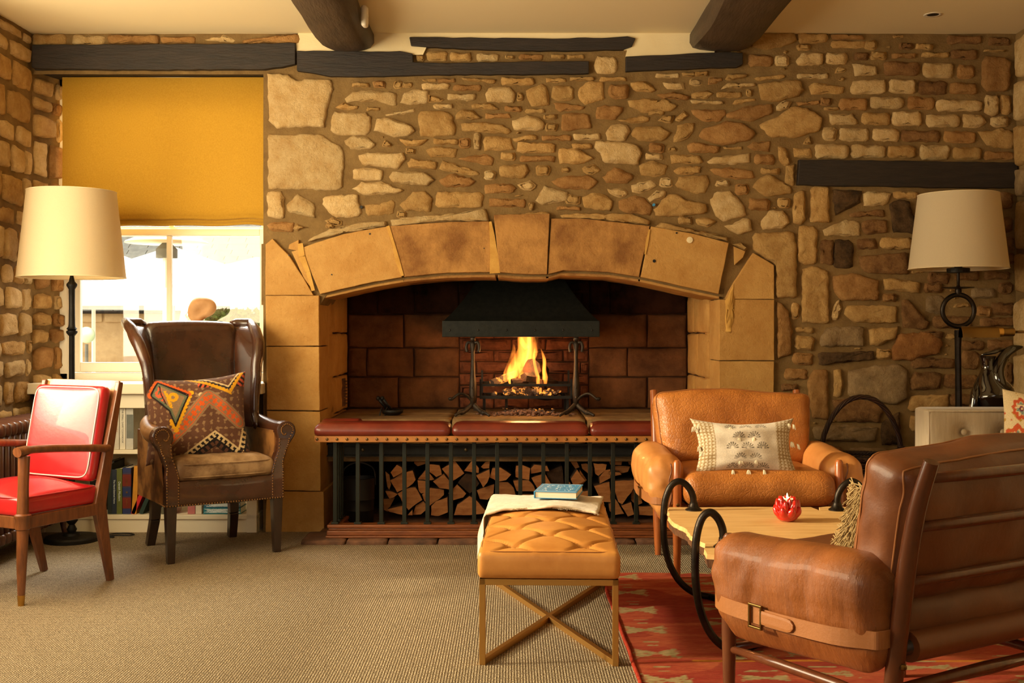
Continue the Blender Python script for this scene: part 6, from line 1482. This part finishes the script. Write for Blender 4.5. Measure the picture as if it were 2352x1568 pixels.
MB().tube([(.083*math.cos(a),0,zz(713)+.083*math.sin(a)) for a in [i/40*2*PI for i in range(40)]], .0125, 8, closed=True).build('ring', 'wrought_iron', FL2, smooth=True)
MB().lathe([(.012,zz(678)),(.018,zz(668)),(.016,zz(664)),(.080,zz(661)),(.082,zz(659.5)),(.012,zz(658)),(.0075,zz(655)),(.0075,zz(626))], (0,0,0), 24).build('drip_dish', 'wrought_iron', FL2, smooth=True, auto=40)
MB().lathe([(.008,zz(627)),(.058,zz(626)),(.058,zz(616)),(.02,zz(614)),(.018,zz(570))], (0,0,0), 24).build('lamp_holder', 'black_iron', FL2, smooth=True, auto=40)

# ================================================================ bookcase under the window
YBk = 6.14
BC = thing('bookcase', 'built-in cream bookcase under the window sill', 'bookcase', (0,0,0))
xL, xR = -2.585, -1.385
MB().bb(xL,xR,YBk,6.43,.072,.095).build('shelf', 'cream_paint', BC, bevel=.002)
MB().bb(xL+.02,xR-.055,YBk+.01,6.43,.425,.447).build('shelf', 'cream_paint', BC, bevel=.002)
MB().bb(xL,xR,YBk+.01,6.43,.0,.072).build('kickboard', 'cream_paint', BC)
MB().bb(xL,xR,YBk,YBk+.03,.675,.751).build('top_rail', 'cream_paint', BC, bevel=.002)
for a, b in ((xR-.055,xR),(xL,xL+.05)): MB().bb(a,b,YBk,YBk+.025,.0,.752).bb(a+.012 if a > -2 else a, b-.012,YBk+.025,6.43,.095,.752).build('side', 'cream_paint', BC, bevel=.002)
MB().bb(xL,xR,6.425,6.435,.09,.752).build('back_panel', 'cream_paint', BC)
def txt(body, size, parent, loc, rot, mt, name='title', ext=.0004):
    c = bpy.data.curves.new(name, 'FONT'); c.body = body; c.size = size; c.extrude = ext; c.align_x = 'CENTER'; c.align_y = 'CENTER'; c.resolution_u = 2
    o = bpy.data.objects.new(name, c); COL.objects.link(o); dg = bpy.context.evaluated_depsgraph_get(); me = bpy.data.meshes.new_from_object(o.evaluated_get(dg))
    bpy.data.objects.remove(o); o = bpy.data.objects.new(name, me); me.materials.clear(); me.materials.append(MAT[mt]); COL.objects.link(o); o.parent = parent; o.location = loc; o.rotation_euler = rot; return o
BCOL = {}
def bmat(rgb):
    k = 'cloth_%d_%d_%d' % rgb
    if k not in MAT: mat(k, srgb(*rgb), .55, tuple(c*.8 for c in srgb(*rgb)), scale=20)
    return k
def book(label, px0, px1, ytop, zb, rgb, title=None, tcol='print_white', lean=0, dep=.17, size=None, bands=(), group='books on the low shelf', yf=6.17):
    x0, x1 = (px0-1176)*yf/F, (px1-1176)*yf/F; h = CH-(ytop-757)*yf/F-zb; w_ = x1-x0
    t = thing('book', label, 'book', ((x0+x1)/2, yf, zb), 0, group); t.rotation_euler = (0, math.radians(lean), 0)
    k = bmat(rgb); c = .0022
    MB().bb(-w_/2,w_/2,0,c,0,h).bb(-w_/2,-w_/2+c,c,dep,0,h).bb(w_/2-c,w_/2,c,dep,0,h).build('cover', k, t, bevel=.001)
    MB().bb(-w_/2+c,w_/2-c,c,dep-.004,.004,h-.004).build('page_block', 'paper', t)
    if title: txt(title, size or min(w_*.55,.016), t, (0,-.0006,h*.5), (PI/2, PI/2, 0), tcol)
    for z0, z1, mt in bands: MB().bb(-w_/2-.0002,w_/2+.0002,-.0006,.0005,h*z0,h*z1).build('spine_band', mt, t)
    return t
z1_ = .096; z2_ = .448
book('tall dark green book, leftmost of those beside the red chair', 247,257,1064,z1_,(26,34,28))
book('black book standing behind the dark blue spine', 252,262,1058,z1_,(20,20,22), yf=6.24)
book('dark blue spine reading The Hand-Stitched Home', 257,268,1078,z1_,(24,34,52),'The Hand-Stitched Home', size=.0125)
book('olive green spine reading Danish Modern', 268,280.5,1076,z1_,(96,102,34),'Danish Modern', size=.017)
b_ = book('blue and oxblood bound book with a gold star on the spine', 281.5,301,1074,z1_,(28,40,92),None, bands=((.60,.86,'leather_fender'),(.12,.36,'leather_fender'),(.58,.585,'brass'),(.38,.385,'brass'),(.88,.885,'brass')))
st_ = [(math.cos(PI/2+i*PI/5)*(.008 if i%2 == 0 else .0035), math.sin(PI/2+i*PI/5)*(.008 if i%2 == 0 else .0035)+.118) for i in range(10)]
MB().prism(st_, -.001, .0002).build('gold_star', 'brass', b_)
txt('MADISON', .009, b_, (0,-.001,.175), (PI/2,PI/2,0), 'brass'); txt('AMERICAN', .008, b_, (0,-.001,.06), (PI/2,PI/2,0), 'brass')
book('ochre yellow book with a dark star on its spine', 302,313,1070,z1_,(206,138,24), lean=3)
book('scarlet red book leaning to the right under the wingback chair', 300,309,1118,z1_,(200,30,30), lean=24, dep=.13)
book('dark green book leaning behind the front left leg', 318,327,1120,z1_,(22,50,40), lean=24, dep=.13)
book('dark green spine with pale lettering leaning beside the red book', 343,351,1120,z1_,(26,58,44),'GREEN FOREST', lean=26, dep=.13)
book('slate grey book with white lettering leaning on its neighbour', 352,360,1124,z1_,(60,64,84),'THE WINE GUIDE', lean=28, dep=.13)
book('olive grey paperback leaning with a white mark', 366,379,1122,z1_,(96,92,70), lean=20, dep=.13)
book('cream book with pink pattern leaning behind the front leg', 386,400,1124,z1_,(214,190,170), lean=14, dep=.13)
book('rose pink book with ring pattern standing by the front leg', 431,448,1122,z1_,(190,110,106), dep=.13)
book('cream and black patterned small book left of the teal ones', 449,463,1128,z1_,(220,206,180), dep=.13)
def flat(label, px0, px1, z, th, rgb, yf=6.17, group='books on the low shelf'):
    x0, x1 = (px0-1176)*yf/F, (px1-1176)*yf/F; t = thing('book', label, 'book', ((x0+x1)/2, yf, z), 0, group); w_ = x1-x0
    k = bmat(rgb); MB().bb(-w_/2,w_/2,0,.002,0,th).bb(-w_/2,w_/2,.002,.14,0,.002).bb(-w_/2,w_/2,.002,.14,th-.002,th).build('cover', k, t, bevel=.001)
    MB().bb(-w_/2+.004,w_/2-.004,.002,.136,.002,th-.002).build('page_block', 'paper', t)
    m = MB(); rr = random.Random(int(px0+z*1000))
    for i in range(26): m.tube([(lerp(-w_/2+.01,w_/2-.01,rr.random())+.008*math.cos(a*1.3), -.0005, th/2+th*.32*math.sin(a*1.3+i)) for a in range(5)], .0007, 3)
    m.build('spine_print', 'print_white', t); return t
flat('teal patterned book at the bottom of the flat stack', 467,536,z1_,.034,(30,120,132)); flat('petrol blue patterned book in the flat stack', 468,537,z1_+.0345,.028,(34,98,128))
flat('dark maroon book on top of the flat stack', 470,538,z1_+.063,.022,(96,30,36)); flat('blue green book lying right of the chair leg, lower', 538,553,z1_,.034,(40,116,120)); flat('dark teal book lying right of the chair leg, upper', 538,552,z1_+.0345,.03,(36,80,100))
book('pale paperback with orange lettering on the upper shelf', 262,273.5,929,z2_,(206,196,180),'LIBRARY', 'oak_strip', group='books on the upper shelf', dep=.2)
book('wide cream cookbook on the upper shelf beside the armchair', 275,288,925,z2_,(222,212,190),'THE SMALL DAIRY COOKBOOK','grey_metal_dark', group='books on the upper shelf', dep=.2, size=.013)
bb_ = book('grey and white cookery book with a picture cover, upper shelf', 289,306,925,z2_,(196,190,176), group='books on the upper shelf', dep=.2)
MB().bb(-.016,.022,-.0008,.0002,.06,.19).build('cover_picture', 'slate', bb_)
book('thick dark book lying deep on the low shelf behind the red seat', 206,228,1100,z1_,(30,28,26), yf=6.28)
book('black book beside it, deep on the low shelf', 229,240,1096,z1_,(18,20,18), yf=6.28)
# carved object on the sill
SCU = thing('sculpture', 'smooth tan carved sculpture on the window sill behind the wingback', 'sculpture', ((462-1176)*6.30/F, 6.30, .811))
MB().lathe([(.05,0),(.05,.015),(.022,.03),(.020,.12),(.028,.28),(.04,.34)], (0,0,0), 24).build('stem', 'clay_sculpture', SCU, smooth=True)
m = MB(); vs = []; 
mb = MB().ball((0,0,0), 1, 32, 22); out = []
for v in mb.v:
    v = Vector(v); th = math.atan2(v.z, v.x); rr_ = .072+.010*math.sin(th*2+.6)+.006*math.cos(th*3)
    p = Vector((v.x*rr_, v.y*.050, v.z*rr_*1.02)); fr_ = max(0,-v.y)
    p.y += .030*math.exp(-(((p.x-.008)/.026)**2+((p.z+.01)/.028)**2))*fr_ ; p.y += .016*max(0, math.cos(math.atan2(p.z+.01,p.x-.01)*2-1.2))*fr_*(Vector((p.x,p.z)).length > .02); out.append(p+Vector((0,0,.405)))
mb.v = [tuple(p) for p in out]; mb.build('carved_head', 'clay_sculpture', SCU, smooth=True)

# ================================================================ radiator on the left wall
RD_ = thing('radiator', 'brown cast-iron column radiator along the left wall', 'radiator', (0,0,0))
xs_ = -2.475
for i in range(17):
    y = 5.05+i*.062
    for k, xx in enumerate((-.075,-.025,.025,.075)):
        if k: pass
    m = MB()
    for xx in (-.078,-.026,.026,.078): m.tube([(xs_+xx,y,.12),(xs_+xx,y,.60)], .017, 8)
    m.rbox((xs_,y,.625), (.21,.046,.07), .024, n=(10,4,5)); m.rbox((xs_,y,.115), (.21,.046,.06), .022, n=(8,4,4))
    m.build('column_section', 'radiator_brown', RD_, smooth=True)
for y in (5.06, 6.03):
    for xx in (-.08,.08): MB().tube([(xs_+xx,y,.11),(xs_+xx*1.1,y-.005,.05),(xs_+xx*1.3,y-.008,0)], [.022,.014,.017], 8).build('foot', 'radiator_brown', RD_, smooth=True)
# lamp flex on the carpet
pts = [P(215,1236,5.99),P(240,1228,6.02),P(262,1206,6.08),P(290,1204,6.09),P(308,1212,6.06),P(300,1222,6.03),P(270,1220,6.03),P(248,1228,6.0),P(262,1234,5.98),P(240,1236,5.97),P(215,1232,6.0)]
pts = [Vector((p.x,p.y,.006)) for p in pts]
tag(MB().tube(smoothpts(pts,6), .0035, 6).build('lamp_flex', 'black_plastic', smooth=True), 'black cable looping on the carpet beside the left floor lamp', 'cable')

# ================================================================ wicker basket
BW = thing('wicker_basket', 'dark wicker log basket with a tall hooped handle by the stone wall', 'basket', ((1978-1176)*5.78/F, 5.78, 0))
def bprof(z): return interp([(0,.13),(.12,.165),(.30,.19),(.44,.205)], z)
m = MB()
for r_ in range(34):
    z = .008+r_*.0128; R_ = bprof(z); pts = []
    for i in range(56):
        a = i/56*2*PI; r = R_+.004*(1 if (i//2+r_)%2 else -1); pts.append((r*math.cos(a)*1.05, r*.8*math.sin(a), z))
    w_ = MB().tube(pts, .0068, 5, closed=True); w_.build('willow_weave', 'wicker', BW, smooth=True)
for i in range(28):
    a = i/28*2*PI; MB().tube([(bprof(z)*1.05*math.cos(a), bprof(z)*.8*math.sin(a), z) for z in (.0,.1,.2,.3,.44)], .005, 5).build('stake', 'wicker', BW)
for k in range(3):
    pts = [((.208)*1.05*math.cos(a)+.007*math.cos(a*26+k*2.1)*math.cos(a), .208*.8*math.sin(a), .452+.008*math.sin(a*26+k*2.1)) for a in [i/160*2*PI for i in range(160)]]
    MB().tube(pts, .007, 5, closed=True).build('rim_braid', 'wicker', BW, smooth=True)
hp = smoothpts([(-.200,0,.40),(-.203,0,.47),(-.19,0,.56),(-.145,0,.66),(-.08,0,.73),(0,0,.757),(.08,0,.735),(.145,0,.665),(.19,0,.565),(.203,0,.47),(.200,0,.40)], 8)
for k in range(5):
    pts = []
    for i, p in enumerate(hp):
        a = i*.32+k*2*PI/5; t = (hp[min(i+1,len(hp)-1)]-hp[max(i-1,0)]).normalized(); nn = Vector((-t.z,0,t.x)); pts.append(p+nn*math.cos(a)*.0075+Vector((0,math.sin(a)*.0075,0)))
    MB().tube(pts, .0062, 6).build('handle_rod', 'wicker', BW, smooth=True)
for s in (-1,1):
    for k in range(6): MB().tube([(s*.203+.0165*math.cos(a), .0165*math.sin(a), .458+k*.009) for a in [i/14*2*PI for i in range(14)]], .0048, 5, closed=True).build('binding', 'wicker', BW, smooth=True)

# ================================================================ tufted sofa, floral cushion
DS = 5.15
sx0 = (2110-1176)*DS/F+.03; zs = lambda py: CH-(py-757)*DS/F
SF = thing('tufted_sofa', 'pale buttoned velvet sofa against the right side', 'sofa', (0,0,0))
sx1 = 2.72; bx_s = [(2215,992),(2305,992),(2215,1075),(2305,1075)]; bts = [((px-1176)*DS/F, zs(py)) for px, py in bx_s]+[((2395-1176)*DS/F, zs(992)),((2395-1176)*DS/F, zs(1075))]
cx_s = (sx0+sx1)/2; cz_s = (.38+zs(938))/2
def sback(q, p):
    q = q.copy()
    if p.y < -.5:
        x, z = q.x+cx_s, q.z+cz_s; q.y -= .022*(1-p.x**6)*(1-p.z**6)
        for bx_, bz_ in bts:
            d2 = (x-bx_)**2+(z-bz_)**2; q.y += .030*math.exp(-d2/.0012)+.022*math.exp(-d2/.012)
            if z < bz_: q.y += .010*math.exp(-((x-bx_)/.010)**2)*(1-p.x**6)
    return q
MB().rbox((cx_s, DS+.07, cz_s), (sx1-sx0,.16,zs(938)-.38), .018, n=(60,5,40), fn=sback, sharp=0).build('backrest', 'velvet', SF, smooth=True)
bk_s = SF.children[-1]
for bx_, bz_ in bts: MB().ball((bx_, DS+.004, bz_), .014, 14, 8, (1,.55,1)).build('button', 'velvet', bk_s, smooth=True)
for xx in (sx0+.012,):
    MB().tube([(sx0+.014,DS-.008,.40),(sx0+.014,DS-.008,zs(938)-.012),(sx1-.02,DS-.008,zs(938)-.012)], .005, 6).build('piping', 'velvet', bk_s, smooth=True)
MB().rbox((cx_s,DS-.26,.37), (sx1-sx0-.02,.60,.14), .04, n=(20,16,6)).build('seat', 'velvet', SF, smooth=True)
MB().bb(sx0+.01,sx1-.01,DS-.54,DS+.14,.20,.31).build('base', 'velvet', SF, bevel=.01)
for x in (sx0+.06, sx1-.06):
    for y in (DS-.5, DS+.1): MB().bar((x,y,.20),(x,y,0), .045,.045,(0,1,0),w1=.03,h1=.03).build('leg', 'dark_wood', SF)
FC = [srgb(208,92,52), srgb(196,152,60), srgb(130,146,130), srgb(120,40,70)]
def floral(u, v):
    base = srgb(232,208,160)
    for cx, cy, r, k in ((.12,.45,.11,0),(.10,.15,.09,0),(.16,.80,.07,2),(.35,.7,.12,0),(.4,.3,.11,3),(.65,.55,.12,0),(.85,.8,.1,0),(.8,.2,.1,1)):
        dx, dy = (u-cx), (v-cy)*1.0; d = math.hypot(dx, dy*.72); a = math.atan2(dy, dx); w_ = r*(1+.12*math.sin(a*9))
        if abs(d-w_) < .016: return FC[0]
        if d < r*.30: return FC[3] if d > r*.14 else base
        if d < w_*.7 and nz(u*22,v*22,cx*9) > .12: return FC[2]
    if abs(math.sin(u*30+v*9)) < .05 and nz(u*5,v*5,3) > .05: return FC[1]
    n_ = nz(u*14, v*14, 11)
    if n_ > .42: return FC[1]
    if n_ < -.50: return FC[0]
    return base
fcu = make_pillow('floral_cushion', 'cream cushion with orange and grey flowers on the pale sofa', .44, .44, .14, 120, 120, floral, srgb(226,200,150), ((2318-1176)*4.95/F+.215, 4.99, .605), (math.radians(-12),math.radians(4),math.radians(-12)), pinch=.10, seed=12)

# console behind the sofa, and the black vase
CN = thing('console_table', 'dark narrow console table behind the pale sofa', 'table', (2.44,5.52,0))
MB().bb(-.27,.27,-.13,.13,.675,.70).build('table_top', 'dark_wood', CN, bevel=.003)
for a in (-.25,.25):
    for b in (-.11,.11): MB().bar((a,b,.675),(a,b,0), .03,.03,(0,1,0)).build('leg', 'dark_wood', CN)
dv = 5.50; vz = lambda py: CH-(py-757)*dv/F; vx_ = lambda px: (px-1176)*dv/F
cxv = vx_(2278); VA = thing('vase', 'glossy black sculptural pitcher with curling horn spout behind the sofa', 'vase', (cxv,dv,.701))
def vv(px, py, dy=0): return (vx_(px)-cxv, dy, vz(py)-.701)
body = smoothpts([vv(2285,941),vv(2284,925),vv(2280,900),vv(2273,876),vv(2270,850),vv(2268,830),vv(2268,817)], 4)
rb_ = [interp([(0,.050),(.12,.088),(.32,.100),(.55,.055),(.72,.030),(.88,.034),(1,.040)], i/(len(body)-1)) for i in range(len(body))]
MB().tube(body, rb_, 24).build('body', 'vase_glaze', VA, smooth=True, auto=60)
hp_ = smoothpts([vv(2318,930,-.03),vv(2300,900,-.04),vv(2286,870,-.04),vv(2290,843,-.02),vv(2306,818,0),vv(2325,802,0),vv(2350,796,0)], 5)
MB().tube(hp_, [interp([(0,.02),(.3,.030),(.6,.028),(.85,.020),(1,.003)], i/(len(hp_)-1)) for i in range(len(hp_))], 14).build('spout', 'vase_glaze', VA, smooth=True)
hp_ = smoothpts([vv(2335,925,.03),vv(2318,900,.03),vv(2303,872,.02),vv(2301,845,.01),vv(2312,822,0)], 5)
MB().tube(hp_, [interp([(0,.03),(.5,.022),(1,.016)], i/(len(hp_)-1)) for i in range(len(hp_))], 12).build('rib', 'vase_glaze', VA, smooth=True)
hp_ = smoothpts([vv(2232,940,-.02),vv(2236,910,-.02),vv(2244,885,0),vv(2256,858,.01)], 5)
MB().tube(hp_, [interp([(0,.024),(.5,.022),(1,.008)], i/(len(hp_)-1)) for i in range(len(hp_))], 12).build('handle', 'vase_glaze', VA, smooth=True)
MB().tube([vv(2254,815),vv(2266,812),vv(2285,808),vv(2308,801)], [.004,.008,.010,.006], 8).build('lip', 'vase_glaze', VA, smooth=True)
# brass swing-arm lamp from the right wall
dp = 5.30; pxp = lambda px: (px-1176)*dp/F; zp = CH-(762-757)*dp/F
PL = thing('wall_lamp', 'brass swing-arm lamp with a half-round shade reaching in from the right', 'lamp', (0,dp,0))
vs = []; fs = []
for i, x in enumerate((pxp(2206), pxp(2208), pxp(2250), pxp(2291))):
    for k in range(13):
        a = PI*k/12; r = .026 if i else .024; vs.append((x, -r*math.cos(a)*1.15, zp-.026+ (r*2.0)*math.sin(a)))
for i in range(3):
    for k in range(12): fs.append((i*13+k, i*13+k+1, (i+1)*13+k+1, (i+1)*13+k))
fs.append(tuple(range(13)))
b = len(vs); vs += [(x, y*.95, zp-.026+(z-zp+.026)*.95) for x, y, z in vs]; fs += [tuple(b+j for j in f)[::-1] for f in fs]
MB().add(vs, fs).build('shade', 'brass_dark', PL, smooth=True)
MB().tube([(pxp(2289),0,zp),(pxp(2302),0,zp)], .0215, 20).build('collar', 'brass', PL, smooth=True, auto=40)
MB().tube([(pxp(2302),0,zp),(pxp(2328),0,zp)], .020, 20).build('socket', 'brass_dark', PL, smooth=True, auto=40)
MB().tube([(pxp(2328),0,zp),(RIGHT-.02,0,zp)], .006, 8).build('arm', 'brass_dark', PL, smooth=True)
MB().lathe([(.001,0),(.04,0),(.04,.012),(.01,.02)], (RIGHT-.001,0,zp), 20, Matrix.Rotation(-PI/2,3,'Y')).build('wall_plate', 'brass_dark', PL, smooth=True, auto=40)

# ================================================================ ceiling fittings
dl_ = thing('downlight', 'small round recessed downlight in the ceiling at the right', 'ceiling light', ((2143-1176)*5.81/F, 5.81, CEIL))
MB().lathe([(.026,.004),(.030,-.002),(.046,-.003),(.047,0)], (0,0,0), 28).build('trim_ring', 'white_plastic', dl_, smooth=True)
MB().lathe([(.001,.012),(.028,.012),(.029,.002)], (0,0,-.004), 24).build('recess', 'black_plastic', dl_, smooth=True)
mtx = thing('motion_sensor', 'small white sensor fixed to the side of the left ceiling beam', 'sensor', (-.722, 5.55, 2.635), math.radians(-8))
MB().rbox((0,0,0), (.030,.055,.105), .014, n=(5,7,9)).build('housing', 'white_plastic', mtx, smooth=True)
MB().ball((.015,-.004,.0), .011, 12, 7, (.4,1,1)).build('lens', 'white_plastic', mtx, smooth=True)

# ================================================================ the courtyard outside the window
S(MB().bb(-14,4,6.9,40,-.35,-.30).build('ground', 'paving'))
DH = 16.0; hx2 = lambda px: (px-1176)*DH/F; hz2 = lambda py: CH-(py-757)*DH/F
HS = thing('outbuilding', 'low stone outbuilding with slate roof across the courtyard', 'building', (0,0,0))
MB().bb(hx2(120),hx2(560),DH,DH+.3,-.3,hz2(720)).build('wall', 'house_stone', HS)
MB().tube([(hx2(120),DH-.12,hz2(715)),(hx2(560),DH-.12,hz2(715))], .035, 8).build('gutter', 'grey_metal_dark', HS)
# courses of slates
rz = hz2(711); tile = MB()
rr = random.Random(3); ncourse = 15; base_t = None
for c in range(ncourse):
    y = DH-.14+c*.17; z = rz+c*.105; x = hx2(110)+(c%2)*.13
    while x < hx2(575):
        w_ = rr.uniform(.2,.3)
        if c*100+1 < 10**9: tile.box((x+w_/2, y+.10, z+.055), (w_-.012,.27,.022), Matrix.Rotation(math.radians(31.5),3,'X'))
        x += w_
tag(tile.build('slate_courses', 'slate', HS), kind='stuff')
for c in range(3):      # band of larger header stones under the gutter
    pass
x = hx2(185)
while x < hx2(345):
    w_ = rr.uniform(.28,.42); MB().rbox((x+w_/2, DH-.01, hz2(727)), (w_-.03,.05,.16), .015, n=(3,2,2)).build('stone', 'house_stone', HS); x += w_
D2 = 11.0; ax = lambda px: (px-1176)*D2/F; az = lambda py: CH-(py-757)*D2/F
SH = thing('garden_shed', 'grey slate roofed shed behind the hedge at the right of the window', 'building', (0,0,0))
for c in range(7):
    y = D2+.2+c*.13; z = az(712)+c*.055; x = ax(462+c*3); k = 0
    while x < ax(640):
        w_ = rr.uniform(.12,.19); MB().box((x+w_/2,y,z), (w_-.008,.19,.016), Matrix.Rotation(math.radians(24),3,'X')).build('slate', 'slate', SH); x += w_
MB().bb(ax(480),ax(640),D2+.25,D2+.5,-.3,az(718)).build('wall', 'house_stone', SH)
def parasol(label, px, py_rim, py_top, d, r, gx=0):
    x = (px-1176)*d/F; zr = CH-(py_rim-757)*d/F; ztp = CH-(py_top-757)*d/F; t = thing('parasol', label, 'parasol', (x,d,-.3), 0, 'white parasols in the courtyard')
    n = 8; vs = [(0,0,ztp+.3)]; fs = []
    for ring in (.5,1.0):
        for k in range(n): a = 2*PI*k/n+.2; vs.append((r*ring*math.cos(a), r*ring*math.sin(a), lerp(ztp,zr,ring**.9)+.3-.03*ring))
    for k in range(n): fs.append((0,1+k,1+(k+1)%n)); fs.append((1+k,1+n+k,1+n+(k+1)%n,1+(k+1)%n))
    b = len(vs)
    for k in range(n): a = 2*PI*k/n+.2; vs.append((r*math.cos(a), r*math.sin(a), zr+.3-.18))
    for k in range(n): fs.append((1+n+k,b+k,b+(k+1)%n,1+n+(k+1)%n))
    MB().add(vs, fs).build('canopy', 'canvas_white', t)
    MB().tube([(0,0,0),(0,0,ztp+.25)], .025, 8).build('pole', 'sash_paint', t)
    for k in range(n): a = 2*PI*k/n+.2; MB().tube([(0,0,zr+.15),(r*.5*math.cos(a), r*.5*math.sin(a), lerp(ztp,zr,.5)+.26)], .012, 5).build('rib', 'sash_paint', t)
parasol('big white parasol just outside the middle of the window', 395, 655, 565, 8.9, 1.05)
parasol('white parasol to the right of the window centre', 590, 655, 590, 13.2, 1.5)
parasol('white parasol behind the left floor lamp shade', 215, 640, 560, 13.6, 1.2)
HT = thing('patio_heater', 'slim patio heater with a disc reflector outside the window', 'heater', ((383-1176)*7.5/F,7.5,-.3))
hz3 = CH-(558-757)*7.5/F+.3
MB().lathe([(.02,hz3+.06),(.16,hz3+.05),(.26,hz3+.01),(.27,hz3)], (0,0,0), 28).build('reflector', 'shade_trim', HT, smooth=True)
MB().lathe([(.001,hz3-.1),(.07,hz3-.1),(.07,hz3-.04),(.03,hz3),(.02,hz3+.05)], (0,0,0), 16).build('burner', 'slate', HT, smooth=True, auto=40)
MB().tube([(0,0,0),(0,0,hz3-.08)], .028, 8).build('post', 'sash_paint', HT); MB().lathe([(.2,0),(.2,.05),(.16,.06),(.001,.06)], (0,0,0), 20).build('base', 'slate', HT)
FLD = thing('folded_parasol', 'closed white parasol standing in front of the outbuilding', 'parasol', ((375-1176)*10/F,10.8,-.3))
MB().tube([(0,0,.2),(0,0,.5),(0,0,1.5),(0,0,1.9)], [.05,.13,.09,.02], 10).build('canopy', 'canvas_white', FLD); MB().tube([(0,0,0),(0,0,1.95)], .02, 6).build('pole', 'slate', FLD)
def leaves(name, label, cat, c, rad, nleaf, seed, lf=.07, kind=None):
    rr = random.Random(seed); t = thing(name, label, cat, (c[0], c[1], -.3)); m = MB()
    for i in range(nleaf):
        while True:
            p = Vector((rr.uniform(-1,1),rr.uniform(-1,1),rr.uniform(-1,1)))
            if (name == 'hedge') or p.length < 1: break
        p = Vector((p.x*rad[0], p.y*rad[1], p.z*rad[2]+c[2]+.3)); a = rr.uniform(0,6.3); e = rr.uniform(-1,1)
        d1 = Vector((math.cos(a),math.sin(a)*.5,e)).normalized()*lf; d2 = Vector((-math.sin(a)*.6,math.cos(a)*.4,.5)).normalized()*lf*.5
        m.add([p-d1,p+d2,p+d1,p-d2], [(0,1,2,3)])
    tag(m.build('foliage', 'foliage', t), kind='stuff'); return t
h_ = leaves('hedge', 'clipped green hedge below the shed roof outside', 'hedge', ((560-1176)*8.8/F, 8.9, CH-(800-757)*8.8/F), (.42,.25,.30), 5200, 1, .030)
MB().bb(-.38,.38,-.2,.2,0,CH-(740-757)*8.8/F+.3-.1).build('twig_core', 'trunk', h_)
tr1 = leaves('tree', 'leafy tree behind the parasols at the upper right of the window', 'tree', ((560-1176)*21/F, 21, CH-(560-757)*21/F), (1.05,.8,.68), 900, 2, .085)
MB().tube([(0,0,0),(.05,0,1.5),(0,0,2.8)], [.12,.09,.04], 8).build('trunk', 'trunk', tr1)
tr2 = leaves('tree', 'second leafy tree, seen under the blind at the left', 'tree', ((320-1176)*23/F, 23, CH-(505-757)*23/F), (1.0,.8,.5), 700, 5, .085)
MB().tube([(0,0,0),(.05,0,1.5),(0,0,3.2)], [.12,.09,.04], 8).build('trunk', 'trunk', tr2)
gl = thing('garden_lantern', 'round pale green lantern on the courtyard wall at the left', 'lantern', ((199-1176)*8/F, 8.0, -.3))
MB().ball((0,0,CH-(769-757)*8/F+.3), .058, 20, 12).build('globe', 'lamp_green', gl, smooth=True); MB().tube([(0,0,0),(0,0,CH-(790-757)*8/F+.3)], .012, 8).build('post', 'slate', gl)
